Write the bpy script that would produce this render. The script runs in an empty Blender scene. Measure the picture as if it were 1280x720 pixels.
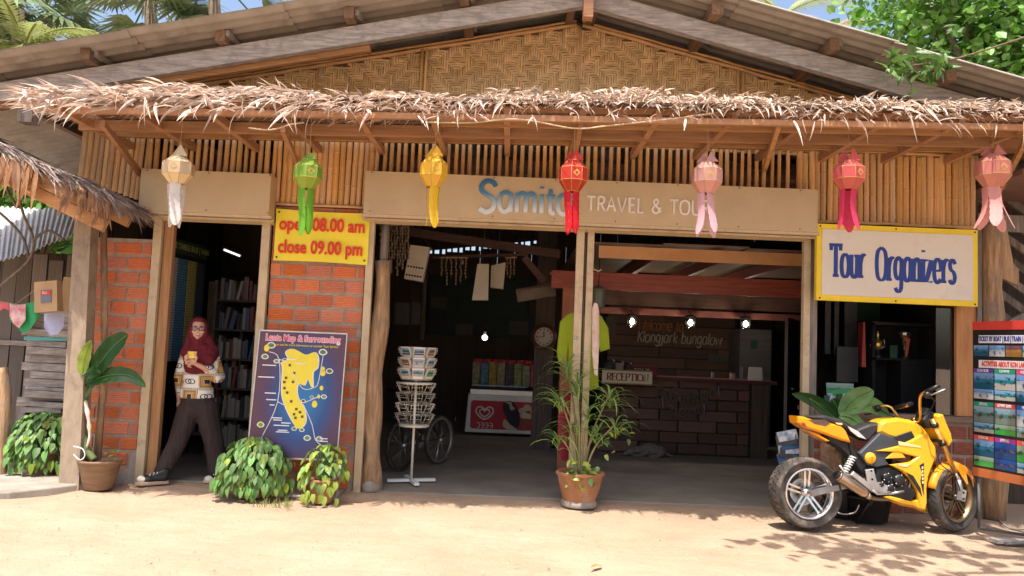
import bpy, bmesh, math, random
from mathutils import Vector as V, Matrix, Euler
from math import sin, cos, pi, radians as R
random.seed(7)
rnd = random.random
def U(a, b): return a + (b - a) * rnd()
SC = bpy.context.scene
COL = SC.collection
# ------------------------------------------------ camera
HCAM, FOC, PITCH, ROLL = 1.35, 985.0, 4.3, 2.4
cd = bpy.data.cameras.new('camera'); cam = bpy.data.objects.new('camera', cd); COL.objects.link(cam)
cd.sensor_width = 36; cd.lens = 36 * FOC / 1280; cd.clip_start = .05; cd.clip_end = 900
RM = Matrix.Rotation(R(90 + PITCH), 3, 'X') @ Matrix.Rotation(R(ROLL), 3, 'Z')
cam.matrix_world = Matrix.Translation((0, 0, HCAM)) @ RM.to_4x4()
SC.camera = cam
# ------------------------------------------------ world, sun, exposure
SUNV = V((-.12, -.36, 1)).normalized()
w = bpy.data.worlds.new('World'); SC.world = w; w.use_nodes = True
nt = w.node_tree; bg = nt.nodes['Background']
sky = nt.nodes.new('ShaderNodeTexSky'); sky.sky_type = 'NISHITA'; sky.sun_disc = False
sky.sun_elevation = math.asin(SUNV.z); sky.sun_rotation = math.atan2(SUNV.x, SUNV.y)
sky.air_density = 1.0; sky.dust_density = 4.5; sky.ozone_density = 1.0
nt.links.new(sky.outputs[0], bg.inputs[0]); bg.inputs[1].default_value = .15
sl = bpy.data.lights.new('sun', 'SUN'); sun = bpy.data.objects.new('sun', sl); COL.objects.link(sun)
sl.energy = 3.9; sl.angle = R(.5); sl.color = (1, .95, .88)
sun.rotation_euler = SUNV.to_track_quat('Z', 'Y').to_euler()
vs = SC.view_settings; vs.view_transform = 'Standard'; vs.look = 'None'; vs.gamma = 1; vs.exposure = .95
SC.cycles.max_bounces = 8; SC.cycles.diffuse_bounces = 5; SC.cycles.transparent_max_bounces = 8

# ------------------------------------------------ measuring helpers (a point on the plane y=Y, or on the ground)
def P(px, py, Y):
    d = RM @ V(((px - 640) / FOC, (360 - py) / FOC, -1)); return V((0, 0, HCAM)) + d * (Y / d.y)
def G(px, py, z=0):
    d = RM @ V(((px - 640) / FOC, (360 - py) / FOC, -1)); return V((0, 0, HCAM)) + d * ((z - HCAM) / d.z)

# ------------------------------------------------ mesh builder
def wl(o):
    v = V((0, 0, 0))
    while o: v = v + o.location; o = o.parent
    return v
class MB:
    def __init__(s): s.v = []; s.f = []; s.m = []; s.s = []
    def add(s, vs, fs, m=0, sm=False):
        b = len(s.v); s.v += [tuple(x) for x in vs]
        for f in fs: s.f.append(tuple(b + i for i in f)); s.m.append(m); s.s.append(sm)
        return s
    def box(s, c, d, rot=None, m=0):
        c = V(c); x, y, z = [k / 2 for k in d]
        p = [V((a * x, b * y, e * z)) for a in (-1, 1) for b in (-1, 1) for e in (-1, 1)]
        if rot is not None:
            if not isinstance(rot, Matrix): rot = Euler(rot).to_matrix()
            p = [rot @ q for q in p]
        return s.add([c + q for q in p], [(0, 1, 3, 2), (4, 6, 7, 5), (0, 4, 5, 1), (2, 3, 7, 6), (0, 2, 6, 4), (1, 5, 7, 3)], m)
    def bx(s, x0, x1, y0, y1, z0, z1, m=0):
        return s.box(((x0 + x1) / 2, (y0 + y1) / 2, (z0 + z1) / 2), (x1 - x0, y1 - y0, z1 - z0), None, m)
    def bar(s, a, b, w, h, up=(0, 0, 1), m=0):
        a = V(a); b = V(b); d = (b - a); L = d.length; d.normalize(); u = V(up)
        x = d.cross(u)
        if x.length < 1e-4: x = d.cross(V((1, 0, 0)))
        x.normalize(); u = x.cross(d)
        return s.box((a + b) / 2, (w, L, h), Matrix((x, d, u)).transposed(), m)
    def tube(s, pts, r, n=8, m=0, cap=True, sm=True, closed=False, sq=1.0):
        pts = [V(p) for p in pts]; N = len(pts)
        if not hasattr(r, '__len__'): r = [r] * N
        t0 = (pts[1] - pts[0]).normalized()
        u = t0.cross(V((0, 0, 1)))
        if u.length < .1: u = t0.cross(V((0, 1, 0)))
        u.normalize(); vs = []
        for i, p in enumerate(pts):
            if closed: t = pts[(i + 1) % N] - pts[i - 1]
            else: t = pts[min(i + 1, N - 1)] - pts[max(i - 1, 0)]
            t.normalize(); u = (u - t * u.dot(t)); u.normalize(); q = t.cross(u)
            for k in range(n):
                a = 2 * pi * k / n; vs.append(p + (u * cos(a) + q * sin(a) * sq) * r[i])
        fs = []
        for i in range(N if closed else N - 1):
            for k in range(n):
                a = i * n + k; b = i * n + (k + 1) % n; j = (i + 1) % N
                fs.append((a, b, j * n + (k + 1) % n, j * n + k))
        if cap and not closed: fs += [tuple(range(n - 1, -1, -1)), tuple((N - 1) * n + k for k in range(n))]
        return s.add(vs, fs, m, sm)
    def lathe(s, prof, n=24, o=(0, 0, 0), M=None, m=0, sm=True, wob=0, cap=False):
        o = V(o); vs = []; fs = []
        for (r, z) in prof:
            for k in range(n):
                a = 2 * pi * k / n; rr = r * (1 + wob * sin(a * 3 + z * 9))
                p = V((rr * cos(a), rr * sin(a), z)); vs.append(o + (M @ p if M else p))
        for i in range(len(prof) - 1):
            for k in range(n):
                k2 = (k + 1) % n; fs.append((i * n + k, i * n + k2, (i + 1) * n + k2, (i + 1) * n + k))
        if cap: fs += [tuple(range(n - 1, -1, -1)), tuple((len(prof) - 1) * n + k for k in range(n))]
        return s.add(vs, fs, m, sm)
    def ell(s, c, r, n=12, k=8, M=None, m=0):
        c = V(c); rx, ry, rz = r if hasattr(r, '__len__') else (r, r, r); vs = []; fs = []
        for i in range(k + 1):
            a = pi * i / k
            for j in range(n):
                b = 2 * pi * j / n; p = V((rx * sin(a) * cos(b), ry * sin(a) * sin(b), rz * cos(a)))
                vs.append(c + (M @ p if M else p))
        for i in range(k):
            for j in range(n): fs.append((i * n + j, (i + 1) * n + j, (i + 1) * n + (j + 1) % n, i * n + (j + 1) % n))
        return s.add(vs, fs, m, True)
    def prism(s, poly, y0, y1, m=0, f=None, bev=0, sm=False):
        # poly: (x,z) outline; f maps (x,y,z)->point
        f = f or (lambda x, y, z: V((x, y, z))); n = len(poly)
        ar = sum(poly[i][0] * poly[(i + 1) % n][1] - poly[(i + 1) % n][0] * poly[i][1] for i in range(n))
        if ar < 0: poly = poly[::-1]
        rings = [(y0, 0), (y1, 0)] if not bev else [(y0, bev), (y0 + bev * .5 * (1 if y1 > y0 else -1), bev * .3), (y0 + bev * 1.2 * (1 if y1 > y0 else -1), 0), (y1 - bev * 1.2 * (1 if y1 > y0 else -1), 0), (y1 - bev * .5 * (1 if y1 > y0 else -1), bev * .3), (y1, bev)]
        vs = []
        for (y, ins) in rings:
            for i in range(n):
                a = V(poly[i - 1]); b = V(poly[i]); c = V(poly[(i + 1) % n])
                e1 = (b - a).normalized(); e2 = (c - b).normalized()
                nn = V((-(e1.y + e2.y), e1.x + e2.x)); 
                if nn.length < 1e-5: nn = V((-e1.y, e1.x))
                nn.normalize(); k = max(.5, nn.dot(V((-e1.y, e1.x))))
                p = b + nn * ins / k; vs.append(f(p.x, y, p.y))
        fs = [tuple(range(n - 1, -1, -1)) if y1 > y0 else tuple(range(n))]
        L = len(rings)
        fs.append(tuple((L - 1) * n + i for i in (range(n) if y1 > y0 else range(n - 1, -1, -1))))
        for q in range(L - 1):
            for i in range(n): fs.append((q * n + i, q * n + (i + 1) % n, (q + 1) * n + (i + 1) % n, (q + 1) * n + i))
        return s.add(vs, fs, m, sm)
    def mesh(s, name, mats, off=None):
        me = bpy.data.meshes.new(name)
        vs = s.v if off is None else [(a - off.x, b - off.y, c - off.z) for a, b, c in s.v]
        me.from_pydata(vs, [], s.f)
        for q in (mats if isinstance(mats, (list, tuple)) else [mats]): me.materials.append(q)
        me.polygons.foreach_set('material_index', s.m); me.polygons.foreach_set('use_smooth', s.s); me.update()
        return me
    def build(s, name, mats, parent=None, local=False, loc=None):
        off = V((0, 0, 0)) if local else (wl(parent) + (V(loc) if loc else V((0, 0, 0))))
        o = bpy.data.objects.new(name, s.mesh(name, mats, off)); COL.objects.link(o)
        if loc: o.location = loc
        if parent: o.parent = parent
        return o
def link(name, me, parent=None, loc=(0, 0, 0), rot=(0, 0, 0), sc=(1, 1, 1)):
    o = bpy.data.objects.new(name, me); COL.objects.link(o); o.parent = parent
    o.location = loc; o.rotation_euler = rot; o.scale = sc; return o
def tag(o, label=None, cat=None, group=None, kind=None):
    if label: o['label'] = label
    if cat: o['category'] = cat
    if group: o['group'] = group
    if kind: o['kind'] = kind
    return o
def thing(name, label, cat, loc=(0, 0, 0), group=None, rz=0):
    o = bpy.data.objects.new(name, None); COL.objects.link(o); o.location = loc; o.rotation_euler = (0, 0, rz); o.empty_display_size = .1
    return tag(o, label, cat, group)
def part(name, parent=None):  # an empty-less grouping part is never used; kept for clarity
    return parent
def smooth_pts(pts, k=5, closed=False):
    pts = [V(p) for p in pts]; n = len(pts); out = []
    for i in range(n if closed else n - 1):
        if closed: a, b, c, d = pts[i - 1], pts[i], pts[(i + 1) % n], pts[(i + 2) % n]
        else: a, b, c, d = pts[max(i - 1, 0)], pts[i], pts[i + 1], pts[min(i + 2, n - 1)]
        for j in range(k):
            t = j / k; out.append(.5 * ((2 * b) + (c - a) * t + (2 * a - 5 * b + 4 * c - d) * t * t + (3 * b - a - 3 * c + d) * t ** 3))
    if not closed: out.append(pts[-1])
    return out

# ------------------------------------------------ materials
class N:
    """tiny expression wrapper round math nodes"""
    def __init__(s, nt, o): s.nt = nt; s.o = o
    def _m(s, op, *a):
        n = s.nt.nodes.new('ShaderNodeMath'); n.operation = op
        for i, q in enumerate(a):
            if isinstance(q, N): s.nt.links.new(q.o, n.inputs[i])
            else: n.inputs[i].default_value = q
        return N(s.nt, n.outputs[0])
    def __add__(s, b): return s._m('ADD', s, b)
    __radd__ = __add__
    def __sub__(s, b): return s._m('SUBTRACT', s, b)
    def __rsub__(s, b): return s._m('SUBTRACT', b, s)
    def __mul__(s, b): return s._m('MULTIPLY', s, b)
    __rmul__ = __mul__
    def __truediv__(s, b): return s._m('DIVIDE', s, b)
    def lt(s, b): return s._m('LESS_THAN', s, b)
    def gt(s, b): return s._m('GREATER_THAN', s, b)
    def abs(s): return s._m('ABSOLUTE', s)
    def fract(s): return s._m('FRACT', s)
    def floor(s): return s._m('FLOOR', s)
    def mod(s, b): return s._m('FLOORED_MODULO', s, b)
    def max(s, b): return s._m('MAXIMUM', s, b)
    def min(s, b): return s._m('MINIMUM', s, b)
    def sqrt(s): return s._m('SQRT', s)
    def sin(s): return s._m('SINE', s)
    def clamp(s): n = s._m('ADD', s, 0.0); n.o.node.use_clamp = True; return n
class Sh:
    def __init__(s, name):
        s.m = bpy.data.materials.new(name); s.m.use_nodes = True; s.nt = s.m.node_tree
        s.b = s.nt.nodes['Principled BSDF']; s.out = s.nt.nodes['Material Output']
    def n(s, t, **k):
        q = s.nt.nodes.new(t)
        for a, b in k.items(): setattr(q, a, b)
        return q
    def l(s, a, b): s.nt.links.new(a.o if isinstance(a, N) else a, b)
    def coord(s, which='Object', scale=(1, 1, 1)):
        t = s.n('ShaderNodeTexCoord'); mp = s.n('ShaderNodeMapping'); s.l(t.outputs[which], mp.inputs[0]); mp.inputs['Scale'].default_value = scale
        return mp.outputs[0]
    def xyz(s, which='Object'):
        sp = s.n('ShaderNodeSeparateXYZ'); s.l(s.coord(which), sp.inputs[0]); return [N(s.nt, o) for o in sp.outputs]
    def noise(s, vec, sc, det=5, rough=.6, dist=0):
        q = s.n('ShaderNodeTexNoise'); s.l(vec, q.inputs[0]); q.inputs['Scale'].default_value = sc; q.inputs['Detail'].default_value = det
        q.inputs['Roughness'].default_value = rough; q.inputs['Distortion'].default_value = dist; return N(s.nt, q.outputs[0])
    def ramp(s, f, stops):
        q = s.n('ShaderNodeValToRGB'); s.l(f, q.inputs[0]); e = q.color_ramp.elements
        while len(e) < len(stops): e.new(.5)
        for a, (p, c) in zip(e, stops): a.position = p; a.color = (*c, 1)
        return q.outputs[0]
    def mix(s, f, a, b, mode='MIX'):
        q = s.n('ShaderNodeMix', data_type='RGBA', blend_type=mode)
        for i, x in ((0, f), (6, a), (7, b)):
            if isinstance(x, N): s.l(x, q.inputs[i])
            elif isinstance(x, (int, float)): q.inputs[i].default_value = x
            elif isinstance(x, tuple): q.inputs[i].default_value = (*x, 1)
            else: s.l(x, q.inputs[i])
        return q.outputs[2]
    def rand(s, island=False):
        if island: q = s.n('ShaderNodeNewGeometry'); return N(s.nt, q.outputs['Random Per Island'])
        q = s.n('ShaderNodeObjectInfo'); return N(s.nt, q.outputs['Random'])
    def col(s, c):
        if isinstance(c, tuple): s.b.inputs['Base Color'].default_value = (*c, 1)
        else: s.l(c, s.b.inputs['Base Color'])
    def bump(s, h, st=.3, d=.02):
        q = s.n('ShaderNodeBump'); q.inputs['Strength'].default_value = st; q.inputs['Distance'].default_value = d
        s.l(h, q.inputs['Height']); s.l(q.outputs[0], s.b.inputs['Normal'])
def mat(name, c, c2=None, rough=.75, sc=6, st=(1, 1, 1), bump=.25, var=.25, metal=0, spec=.4, island=False, tr=0, wear=None, wsc=2.5, emit=0, det=5, hue=0, coat=0, bd=.01):
    s = Sh(name); c2 = c2 or tuple(k * .6 for k in c)
    vec = s.coord('Object', st)
    nz = s.noise(vec, sc, det)
    co = s.ramp(nz, [(.3, c2), (.68, c)])
    if wear:
        wv = s.noise(s.coord(), wsc, 6, .7); co = s.mix(((wv - .52) * 6).clamp(), co, wear)
    r = s.rand(island)
    hs = s.n('ShaderNodeHueSaturation'); s.l(co, hs.inputs['Color']); s.l(r * var * 2 + (1 - var), hs.inputs['Value'])
    if hue:
        r2 = (r * 7.13).fract(); s.l(r2 * hue * 2 + (.5 - hue), hs.inputs['Hue'])
        s.l((r * 3.7).fract() * .2 + .88, hs.inputs['Saturation'])
    s.col(hs.outputs[0]); s.b.inputs['Roughness'].default_value = rough; s.b.inputs['Metallic'].default_value = metal
    s.b.inputs['Specular IOR Level'].default_value = spec; s.b.inputs['Coat Weight'].default_value = coat
    if bump: s.bump(nz, bump, bd)
    if emit: s.b.inputs['Emission Color'].default_value = (*c, 1); s.b.inputs['Emission Strength'].default_value = emit
    if tr:
        t = s.n('ShaderNodeBsdfTranslucent'); s.l(hs.outputs[0], t.inputs[0]); mx = s.n('ShaderNodeMixShader'); mx.inputs[0].default_value = tr
        s.l(s.b.outputs[0], mx.inputs[1]); s.l(t.outputs[0], mx.inputs[2]); s.l(mx.outputs[0], s.out.inputs[0])
    return s.m
def glass_mat(name, tint=(1, 1, 1), rough=.02):
    s = Sh(name); s.nt.nodes.remove(s.b)
    a = s.n('ShaderNodeBsdfTransparent'); a.inputs[0].default_value = (*tint, 1); g = s.n('ShaderNodeBsdfGlossy'); g.inputs['Roughness'].default_value = rough
    f = s.n('ShaderNodeLayerWeight'); f.inputs[0].default_value = .35; mx = s.n('ShaderNodeMixShader')
    s.l(N(s.nt, f.outputs[1]) * .35 + .04, mx.inputs[0]); s.l(a.outputs[0], mx.inputs[1]); s.l(g.outputs[0], mx.inputs[2]); s.l(mx.outputs[0], s.out.inputs[0]); return s.m

BAMB = mat('bamboo', (.7, .42, .18), (.5, .26, .095), .42, 5, (1, 1, .25), .2, .15, hue=.004)
BAMBP = mat('bamboo_pale', (.72, .47, .22), (.52, .3, .12), .45, 5, (1, 1, .25), .2, .15, hue=.004)
WEAVE = mat('woven_bamboo', (.76, .53, .27), (.6, .39, .17), .5, 9, (1, 1, 1), .1, .2, island=True, wear=(.42, .26, .11), wsc=1.2)
STRAW = mat('dry_palm_leaf', (.74, .6, .5), (.46, .33, .24), .6, 14, (1, 1, 1), .2, .42, island=True, tr=.22, hue=.01)
STRAWO = mat('dry_palm_strip', (.8, .68, .6), (.5, .36, .27), .55, 14, (1, 1, 1), .2, .38, tr=.22, hue=.01)
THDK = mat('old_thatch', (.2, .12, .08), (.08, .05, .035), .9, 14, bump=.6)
STRAWG = mat('grey_palm_leaf', (.42, .35, .31), (.22, .16, .14), .7, 14, (1, 1, 1), .2, .4, island=True, tr=.15)
REDW = mat('reddish_timber', (.44, .24, .125), (.29, .14, .07), .6, 5, (.5, 6, 6), .25, .18)
WOODX = mat('plank_along_x', (.5, .27, .11), (.3, .14, .055), .65, 5, (.5, 7, 7), .3, .2)
WOODZ = mat('plank_upright', (.45, .24, .1), (.27, .13, .055), .65, 5, (7, 7, .5), .3, .22)
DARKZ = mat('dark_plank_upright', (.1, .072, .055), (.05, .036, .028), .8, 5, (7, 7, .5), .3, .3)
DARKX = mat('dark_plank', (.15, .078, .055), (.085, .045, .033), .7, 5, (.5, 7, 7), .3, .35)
DRED = mat('dark_red_beam', (.3, .07, .04), (.16, .035, .02), .55, 5, (.5, 7, 7), .2, .15)
GREYW = mat('weathered_plank', (.23, .2, .175), (.1, .08, .065), .85, 5, (8, 8, .6), .5, .4)
GREYX = mat('weathered_beam', (.43, .385, .345), (.2, .17, .15), .85, 9, (.7, 6, 6), .5, .15, wear=(.22, .2, .18), wsc=9)
LOG = mat('bare_log', (.5, .32, .17), (.2, .11, .06), .8, 5, (5, 5, .6), .9, .08, wear=(.24, .19, .15), wsc=5, bd=.03)
CONC = mat('old_concrete', (.36, .32, .27), (.26, .22, .18), .85, 6, bump=.35, var=.05, wear=(.2, .17, .14))
FLOOR = mat('concrete_floor', (.32, .28, .235), (.2, .175, .145), .6, 2.2, bump=.15, var=0, wear=(.26, .21, .165), wsc=1.6)
MORTAR = mat('mortar', (.4, .32, .25), (.27, .21, .16), .95, 12, bump=.5, var=0)
BRICK = mat('ribbed_clay_brick', (.66, .2, .085), (.54, .15, .06), .8, 7, bump=.3, var=.13, hue=.004, wear=(.5, .22, .12), wsc=4)
BRICKD = mat('dusty_clay_brick', (.36, .12, .08), (.26, .08, .05), .85, 6, bump=.25, var=.2, wear=(.3, .17, .12), wsc=4)
FRAME = mat('beige_painted_metal', (.57, .45, .29), (.47, .36, .22), .45, 5, bump=.06, var=.03, wear=(.4, .29, .18), wsc=7)
SIGNB = mat('beige_composite_sheet', (.54, .41, .235), (.46, .34, .19), .38, 2.2, (1, 1, .5), bump=.02, var=.02, wear=(.47, .35, .2), wsc=1.3)
ROOFM = mat('fibre_cement_sheet', (.36, .32, .27), (.27, .235, .195), .9, 4, bump=.3, var=.12, wear=(.2, .175, .15), wsc=2.2)
TIN = mat('corrugated_tin', (.7, .7, .69), (.55, .54, .52), .5, 3, bump=.1, var=.08, metal=.15, wear=(.4, .33, .26), wsc=3)
BLACK = mat('black_plastic', (.02, .02, .021), (.012, .012, .013), .38, 8, bump=.08, var=.1)
BLACKM = mat('matt_black', (.012, .011, .011), (.008, .008, .008), .85, 8, bump=.05, var=.1)
WHITE = mat('white_paint', (.78, .77, .74), (.68, .67, .63), .5, 6, bump=.04, var=.05)
PAPER = mat('off_white_card', (.55, .48, .38), (.46, .4, .3), .8, 4, bump=.05, var=.1)
CARD = mat('cardboard', (.45, .3, .16), (.38, .25, .13), .85, 6, bump=.08, var=.08)
CHROME = mat('chrome', (.85, .85, .86), (.75, .75, .76), .12, 6, bump=.02, var=0, metal=1)
ALU = mat('cast_aluminium', (.62, .61, .6), (.45, .44, .43), .38, 9, bump=.1, var=.05, metal=.85)
GREENL = mat('leaf_green', (.2, .37, .1), (.11, .24, .05), .5, 12, bump=.15, var=.4, tr=.3, hue=.012, spec=.5)
LIMEL = mat('leaf_lime', (.36, .44, .07), (.22, .3, .04), .42, 12, bump=.15, var=.35, tr=.35, hue=.012)
DKLEAF = mat('leaf_dark', (.03, .095, .022), (.018, .055, .014), .33, 8, bump=.15, var=.2, tr=.18)
STRAPL = mat('strap_leaf', (.3, .46, .12), (.17, .31, .06), .4, 12, bump=.1, var=.35, tr=.3, hue=.012)
PALML = mat('palm_leaf', (.2, .27, .13), (.11, .16, .07), .45, 12, bump=.1, var=.4, tr=.25, island=True)
TREEL = mat('tree_leaf', (.18, .36, .06), (.1, .23, .035), .4, 12, bump=.1, var=.5, tr=.4, island=True, hue=.012)
BARK = mat('bark', (.22, .17, .12), (.11, .08, .06), .9, 9, (3, 3, 1), .6, .1)
CLAY = mat('terracotta', (.42, .19, .09), (.28, .12, .055), .7, 6, bump=.25, var=.08, wear=(.4, .28, .2), wsc=5)
POTB = mat('brown_glazed_pot', (.26, .15, .08), (.15, .085, .045), .5, 5, (1, 1, 5), .2, .08)
SOIL = mat('potting_soil', (.08, .05, .035), (.04, .025, .018), .95, 30, bump=.6)
PILLAR = mat('brown_grey_concrete', (.36, .28, .2), (.25, .19, .135), .9, 6, (3, 3, 1), bump=.5, var=0, wear=(.18, .135, .1), wsc=4)
def flat(name, c, rough=.55, var=.04, **k): return mat(name, c, tuple(q * .88 for q in c), rough, 7, bump=.03, var=var, **k)
YEL = mat('yellow_vinyl', (.86, .74, .04), (.78, .63, .03), .5, 4, bump=.08, var=0); REDV = flat('red_vinyl', (.72, .03, .02)); NAVY = flat('navy_letter', (.02, .05, .26)); SBOARD = mat('pale_sign_face', (.72, .66, .56), (.66, .59, .49), .5, 2, bump=.02, var=0, wear=(.62, .54, .43), wsc=2)
YELB = flat('yellow_sign_edge', (.86, .62, .03))
def shiny(name, c, **k): return mat(name, c, tuple(q * .9 for q in c), .25, 4, bump=.015, var=0, coat=.5, wear=tuple(min(1, q * .75 + .04) for q in c), wsc=6, **k)
BYEL = shiny('yellow_bodywork', (.83, .41, .012)); BORG = shiny('orange_yellow_bodywork', (.84, .31, .01)); 
GOLD = mat('gold_anodised', (.85, .52, .14), (.75, .42, .1), .3, 5, bump=.02, var=0, metal=.8)
RUBBER = mat('dusty_rubber', (.075, .062, .052), (.03, .027, .025), .85, 7, bump=.2, var=.05, wear=(.2, .15, .11), wsc=7)
ROPE = mat('twine', (.5, .36, .2), None, .9, 20)
# ------------------------------------------------ lettering
GL = {  # strokes in 1/100 em; x-height 50, cap 72; '~' smooth
 'S': (48, ['~44,60 36,70 20,72 8,62 8,50 20,41 34,34 42,22 36,6 20,0 4,8']), 'T': (50, ['2,71 48,71', '25,72 25,0']),
 'R': (48, ['8,0 8,72', '~8,72 28,73 40,64 38,46 26,38 10,37', '22,37 44,0']), 'A': (52, ['2,0 25,72 48,0', '11,26 39,26']),
 'V': (52, ['2,72 25,0 48,72']), 'E': (42, ['38,72 8,72 8,0 40,0', '8,38 34,38']), 'L': (38, ['8,72 8,0 36,0']),
 '&': (56, ['~52,4 40,22 16,48 14,62 24,72 34,64 32,50 14,34 6,18 16,2 32,2 44,16 50,30']), 'O': (58, ['~28,72 8,62 3,36 9,8 28,0 47,8 53,36 48,62 28,72']),
 'U': (50, ['~6,72 6,24 12,4 25,0 38,4 44,24 44,72']), 'W': (70, ['2,72 16,0 34,56 52,0 68,72']), 'K': (48, ['8,0 8,72', '44,72 10,30', '18,40 46,0']),
 'C': (48, ['~44,62 32,72 16,70 5,52 5,20 16,2 32,0 44,10']), 'N': (52, ['7,0 7,72 45,0 45,72']), 'P': (46, ['8,0 8,72', '~8,72 30,73 41,62 40,46 28,36 10,35']),
 'I': (20, ['10,0 10,72']), 'M': (62, ['6,0 10,72 31,20 52,72 56,0']), 'H': (50, ['7,0 7,72', '43,0 43,72', '7,37 43,37']), 'G': (54, ['~48,60 34,72 16,69 5,50 5,20 17,2 34,1 47,12', '47,14 47,34 32,34']),
 'a': (46, ['~38,44 24,52 9,44 4,24 10,5 22,0 34,8 38,22', '38,50 38,0']), 'b': (46, ['8,76 8,0', '~8,30 14,46 26,51 38,42 41,24 36,6 24,0 12,4 8,14']),
 'c': (40, ['~37,40 25,51 11,46 4,26 10,6 24,0 37,8']), 'e': (43, ['~5,26 38,28 36,44 24,52 10,46 4,26 9,6 23,-1 38,8']),
 'g': (46, ['~38,42 24,52 9,44 4,26 10,9 22,4 34,12 38,26', '~38,50 38,-8 30,-22 16,-23 6,-15']), 'i': (19, ['10,50 10,0', '10,66 10,70']),
 'j': (22, ['~14,50 14,-8 8,-20 -2,-20', '14,66 14,70']), 'k': (40, ['8,76 8,0', '36,48 9,20', '16,26 38,0']), 'l': (18, ['9,76 9,0']),
 'm': (68, ['8,50 8,0', '~8,32 14,47 24,51 33,44 34,30', '34,32 34,0', '~34,32 40,47 50,51 59,44 60,30', '60,32 60,0']), 'n': (46, ['8,50 8,0', '~8,32 15,47 26,51 36,44 38,30', '38,32 38,0']),
 'o': (46, ['~23,51 9,44 4,25 9,6 23,0 37,6 42,25 37,44 23,51']), 'r': (34, ['8,50 8,0', '~8,30 14,44 23,51 32,48']),
 's': (38, ['~34,42 24,51 12,49 7,39 13,29 26,24 33,13 27,2 15,-1 4,7']), 't': (32, ['~15,68 15,12 20,1 30,3', '3,48 29,48']), 'u': (46, ['~8,50 8,16 14,3 25,0 35,7 38,20', '38,50 38,0']),
 'w': (60, ['3,50 15,0 30,42 45,0 57,50']), 'z': (40, ['5,48 35,48 5,1 37,1']), ' ': (30, []), 'v': (42, ['3,50 20,0 38,50']), 'y': (42, ['3,50 21,2', '39,50 12,-22']), 'd': (46, ['38,76 38,0', '~38,44 24,51 9,44 4,24 10,5 22,0 34,8 38,20']),
 'h': (46, ['8,76 8,0', '~8,32 15,47 26,51 36,44 38,30', '38,32 38,0'])}
def glyph(ch, f, wd, thin=1.0, slab=0, depth=.01, sx=1.0, lean=0):
    """letter as raised ribbons; f maps (x,h,z) em units -> world"""
    mb = MB(); adv, sts = GL[ch]
    for si, st in enumerate(sts):
        sm = st[0] == '~'; pts = [V((float(a) / 100, float(b) / 100, 0)) for a, b in (q.split(',') for q in st.lstrip('~').split())]
        for p in pts: p.x = p.x * sx + lean * p.y
        if sm: pts = smooth_pts(pts, 5)
        L = []; Rr = []; n = len(pts)
        for i, p in enumerate(pts):
            t = (pts[min(i + 1, n - 1)] - pts[max(i - 1, 0)])
            if t.length < 1e-6: t = V((0, 1, 0))
            t.normalize(); k = 1
            if not sm and 0 < i < n - 1:
                e = (pts[i] - pts[i - 1]).normalized(); k = min(1.6, 1 / max(.3, t.dot(e)))
            hw = wd / 2 * (thin + (1 - thin) * abs(t.y)) * k; nn = V((-t.y, t.x, 0)); L.append(p + nn * hw); Rr.append(p - nn * hw)
            if i == 0: t0 = t
        h1 = depth + si * depth * .12
        vs = []
        for a, b in zip(L, Rr):
            c = (a + b) / 2
            vs += [f(a.x, 0, a.y), f(a.x * .94 + c.x * .06, h1 * .9, a.y * .94 + c.y * .06), f(c.x, h1, c.y), f(b.x * .94 + c.x * .06, h1 * .9, b.y * .94 + c.y * .06), f(b.x, 0, b.y)]
        fs = []
        for i in range(n - 1):
            for k in range(4): fs.append((i * 5 + k, i * 5 + k + 1, i * 5 + 5 + k + 1, i * 5 + 5 + k))
        for e in (0, (n - 1) * 5): fs.append((e, e + 1, e + 2, e + 3, e + 4))
        mb.add(vs, fs)
        if slab:
            for e, o in ((0, 1), (n - 1, n - 2)):
                p, q = pts[e], pts[o]
                if abs(p.x - q.x) < .03 and abs(p.y - q.y) > .2 and (abs(p.y) < .02 or p.y > .45):
                    z0, z1 = (p.y - .005, p.y + .055) if p.y < .1 else (p.y - .05, p.y + .005)
                    wv = wd * .72
                    mb.prism([(p.x - wv, z0), (p.x + wv, z0), (p.x + wv, z1), (p.x - wv, z1)], 0, h1 * .85, f=lambda x, y, z: f(x, y, z))
    return mb, adv / 100
def write(s, parent, m, o, h, u=V((1, 0, 0)), up=V((0, 0, 1)), wd=.1, thin=1.0, slab=0, depth=.01, sx=1.0, gap=0, name='letter', lean=0, one=False):
    """o: world start of baseline, h: em height; letters become parts of parent"""
    nrm = u.cross(up).normalized(); x = 0; allmb = MB()
    for ch in s:
        def f(a, d, z, x=x): return o + u * ((a + x) * h) + up * (z * h) + nrm * d
        mb, adv = glyph(ch, f, wd, thin, slab, depth, sx, lean)
        if slab and ch == 'T':
            for a_ in (.0, .5): mb.prism([(a_ * sx - .035, .58), (a_ * sx + .035, .58), (a_ * sx + .045, .735), (a_ * sx - .045, .735)], 0, depth * .8, f=lambda x, y, z: f(x, y, z))
            mb.prism([(0, .665), (.5 * sx, .665), (.5 * sx, .735), (0, .735)], 0, depth * .75, f=lambda x, y, z: f(x, y, z))
        if ch != ' ':
            if one: allmb.add(mb.v, mb.f)
            else: mb.build(name, m, parent)
        x += adv * sx + gap
    if one: return allmb.build('lettering', m, parent)
    return x * h
def text_w(s, sx=1.0, gap=0): return sum(GL[c][0] / 100 * sx + gap for c in s)
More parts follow.
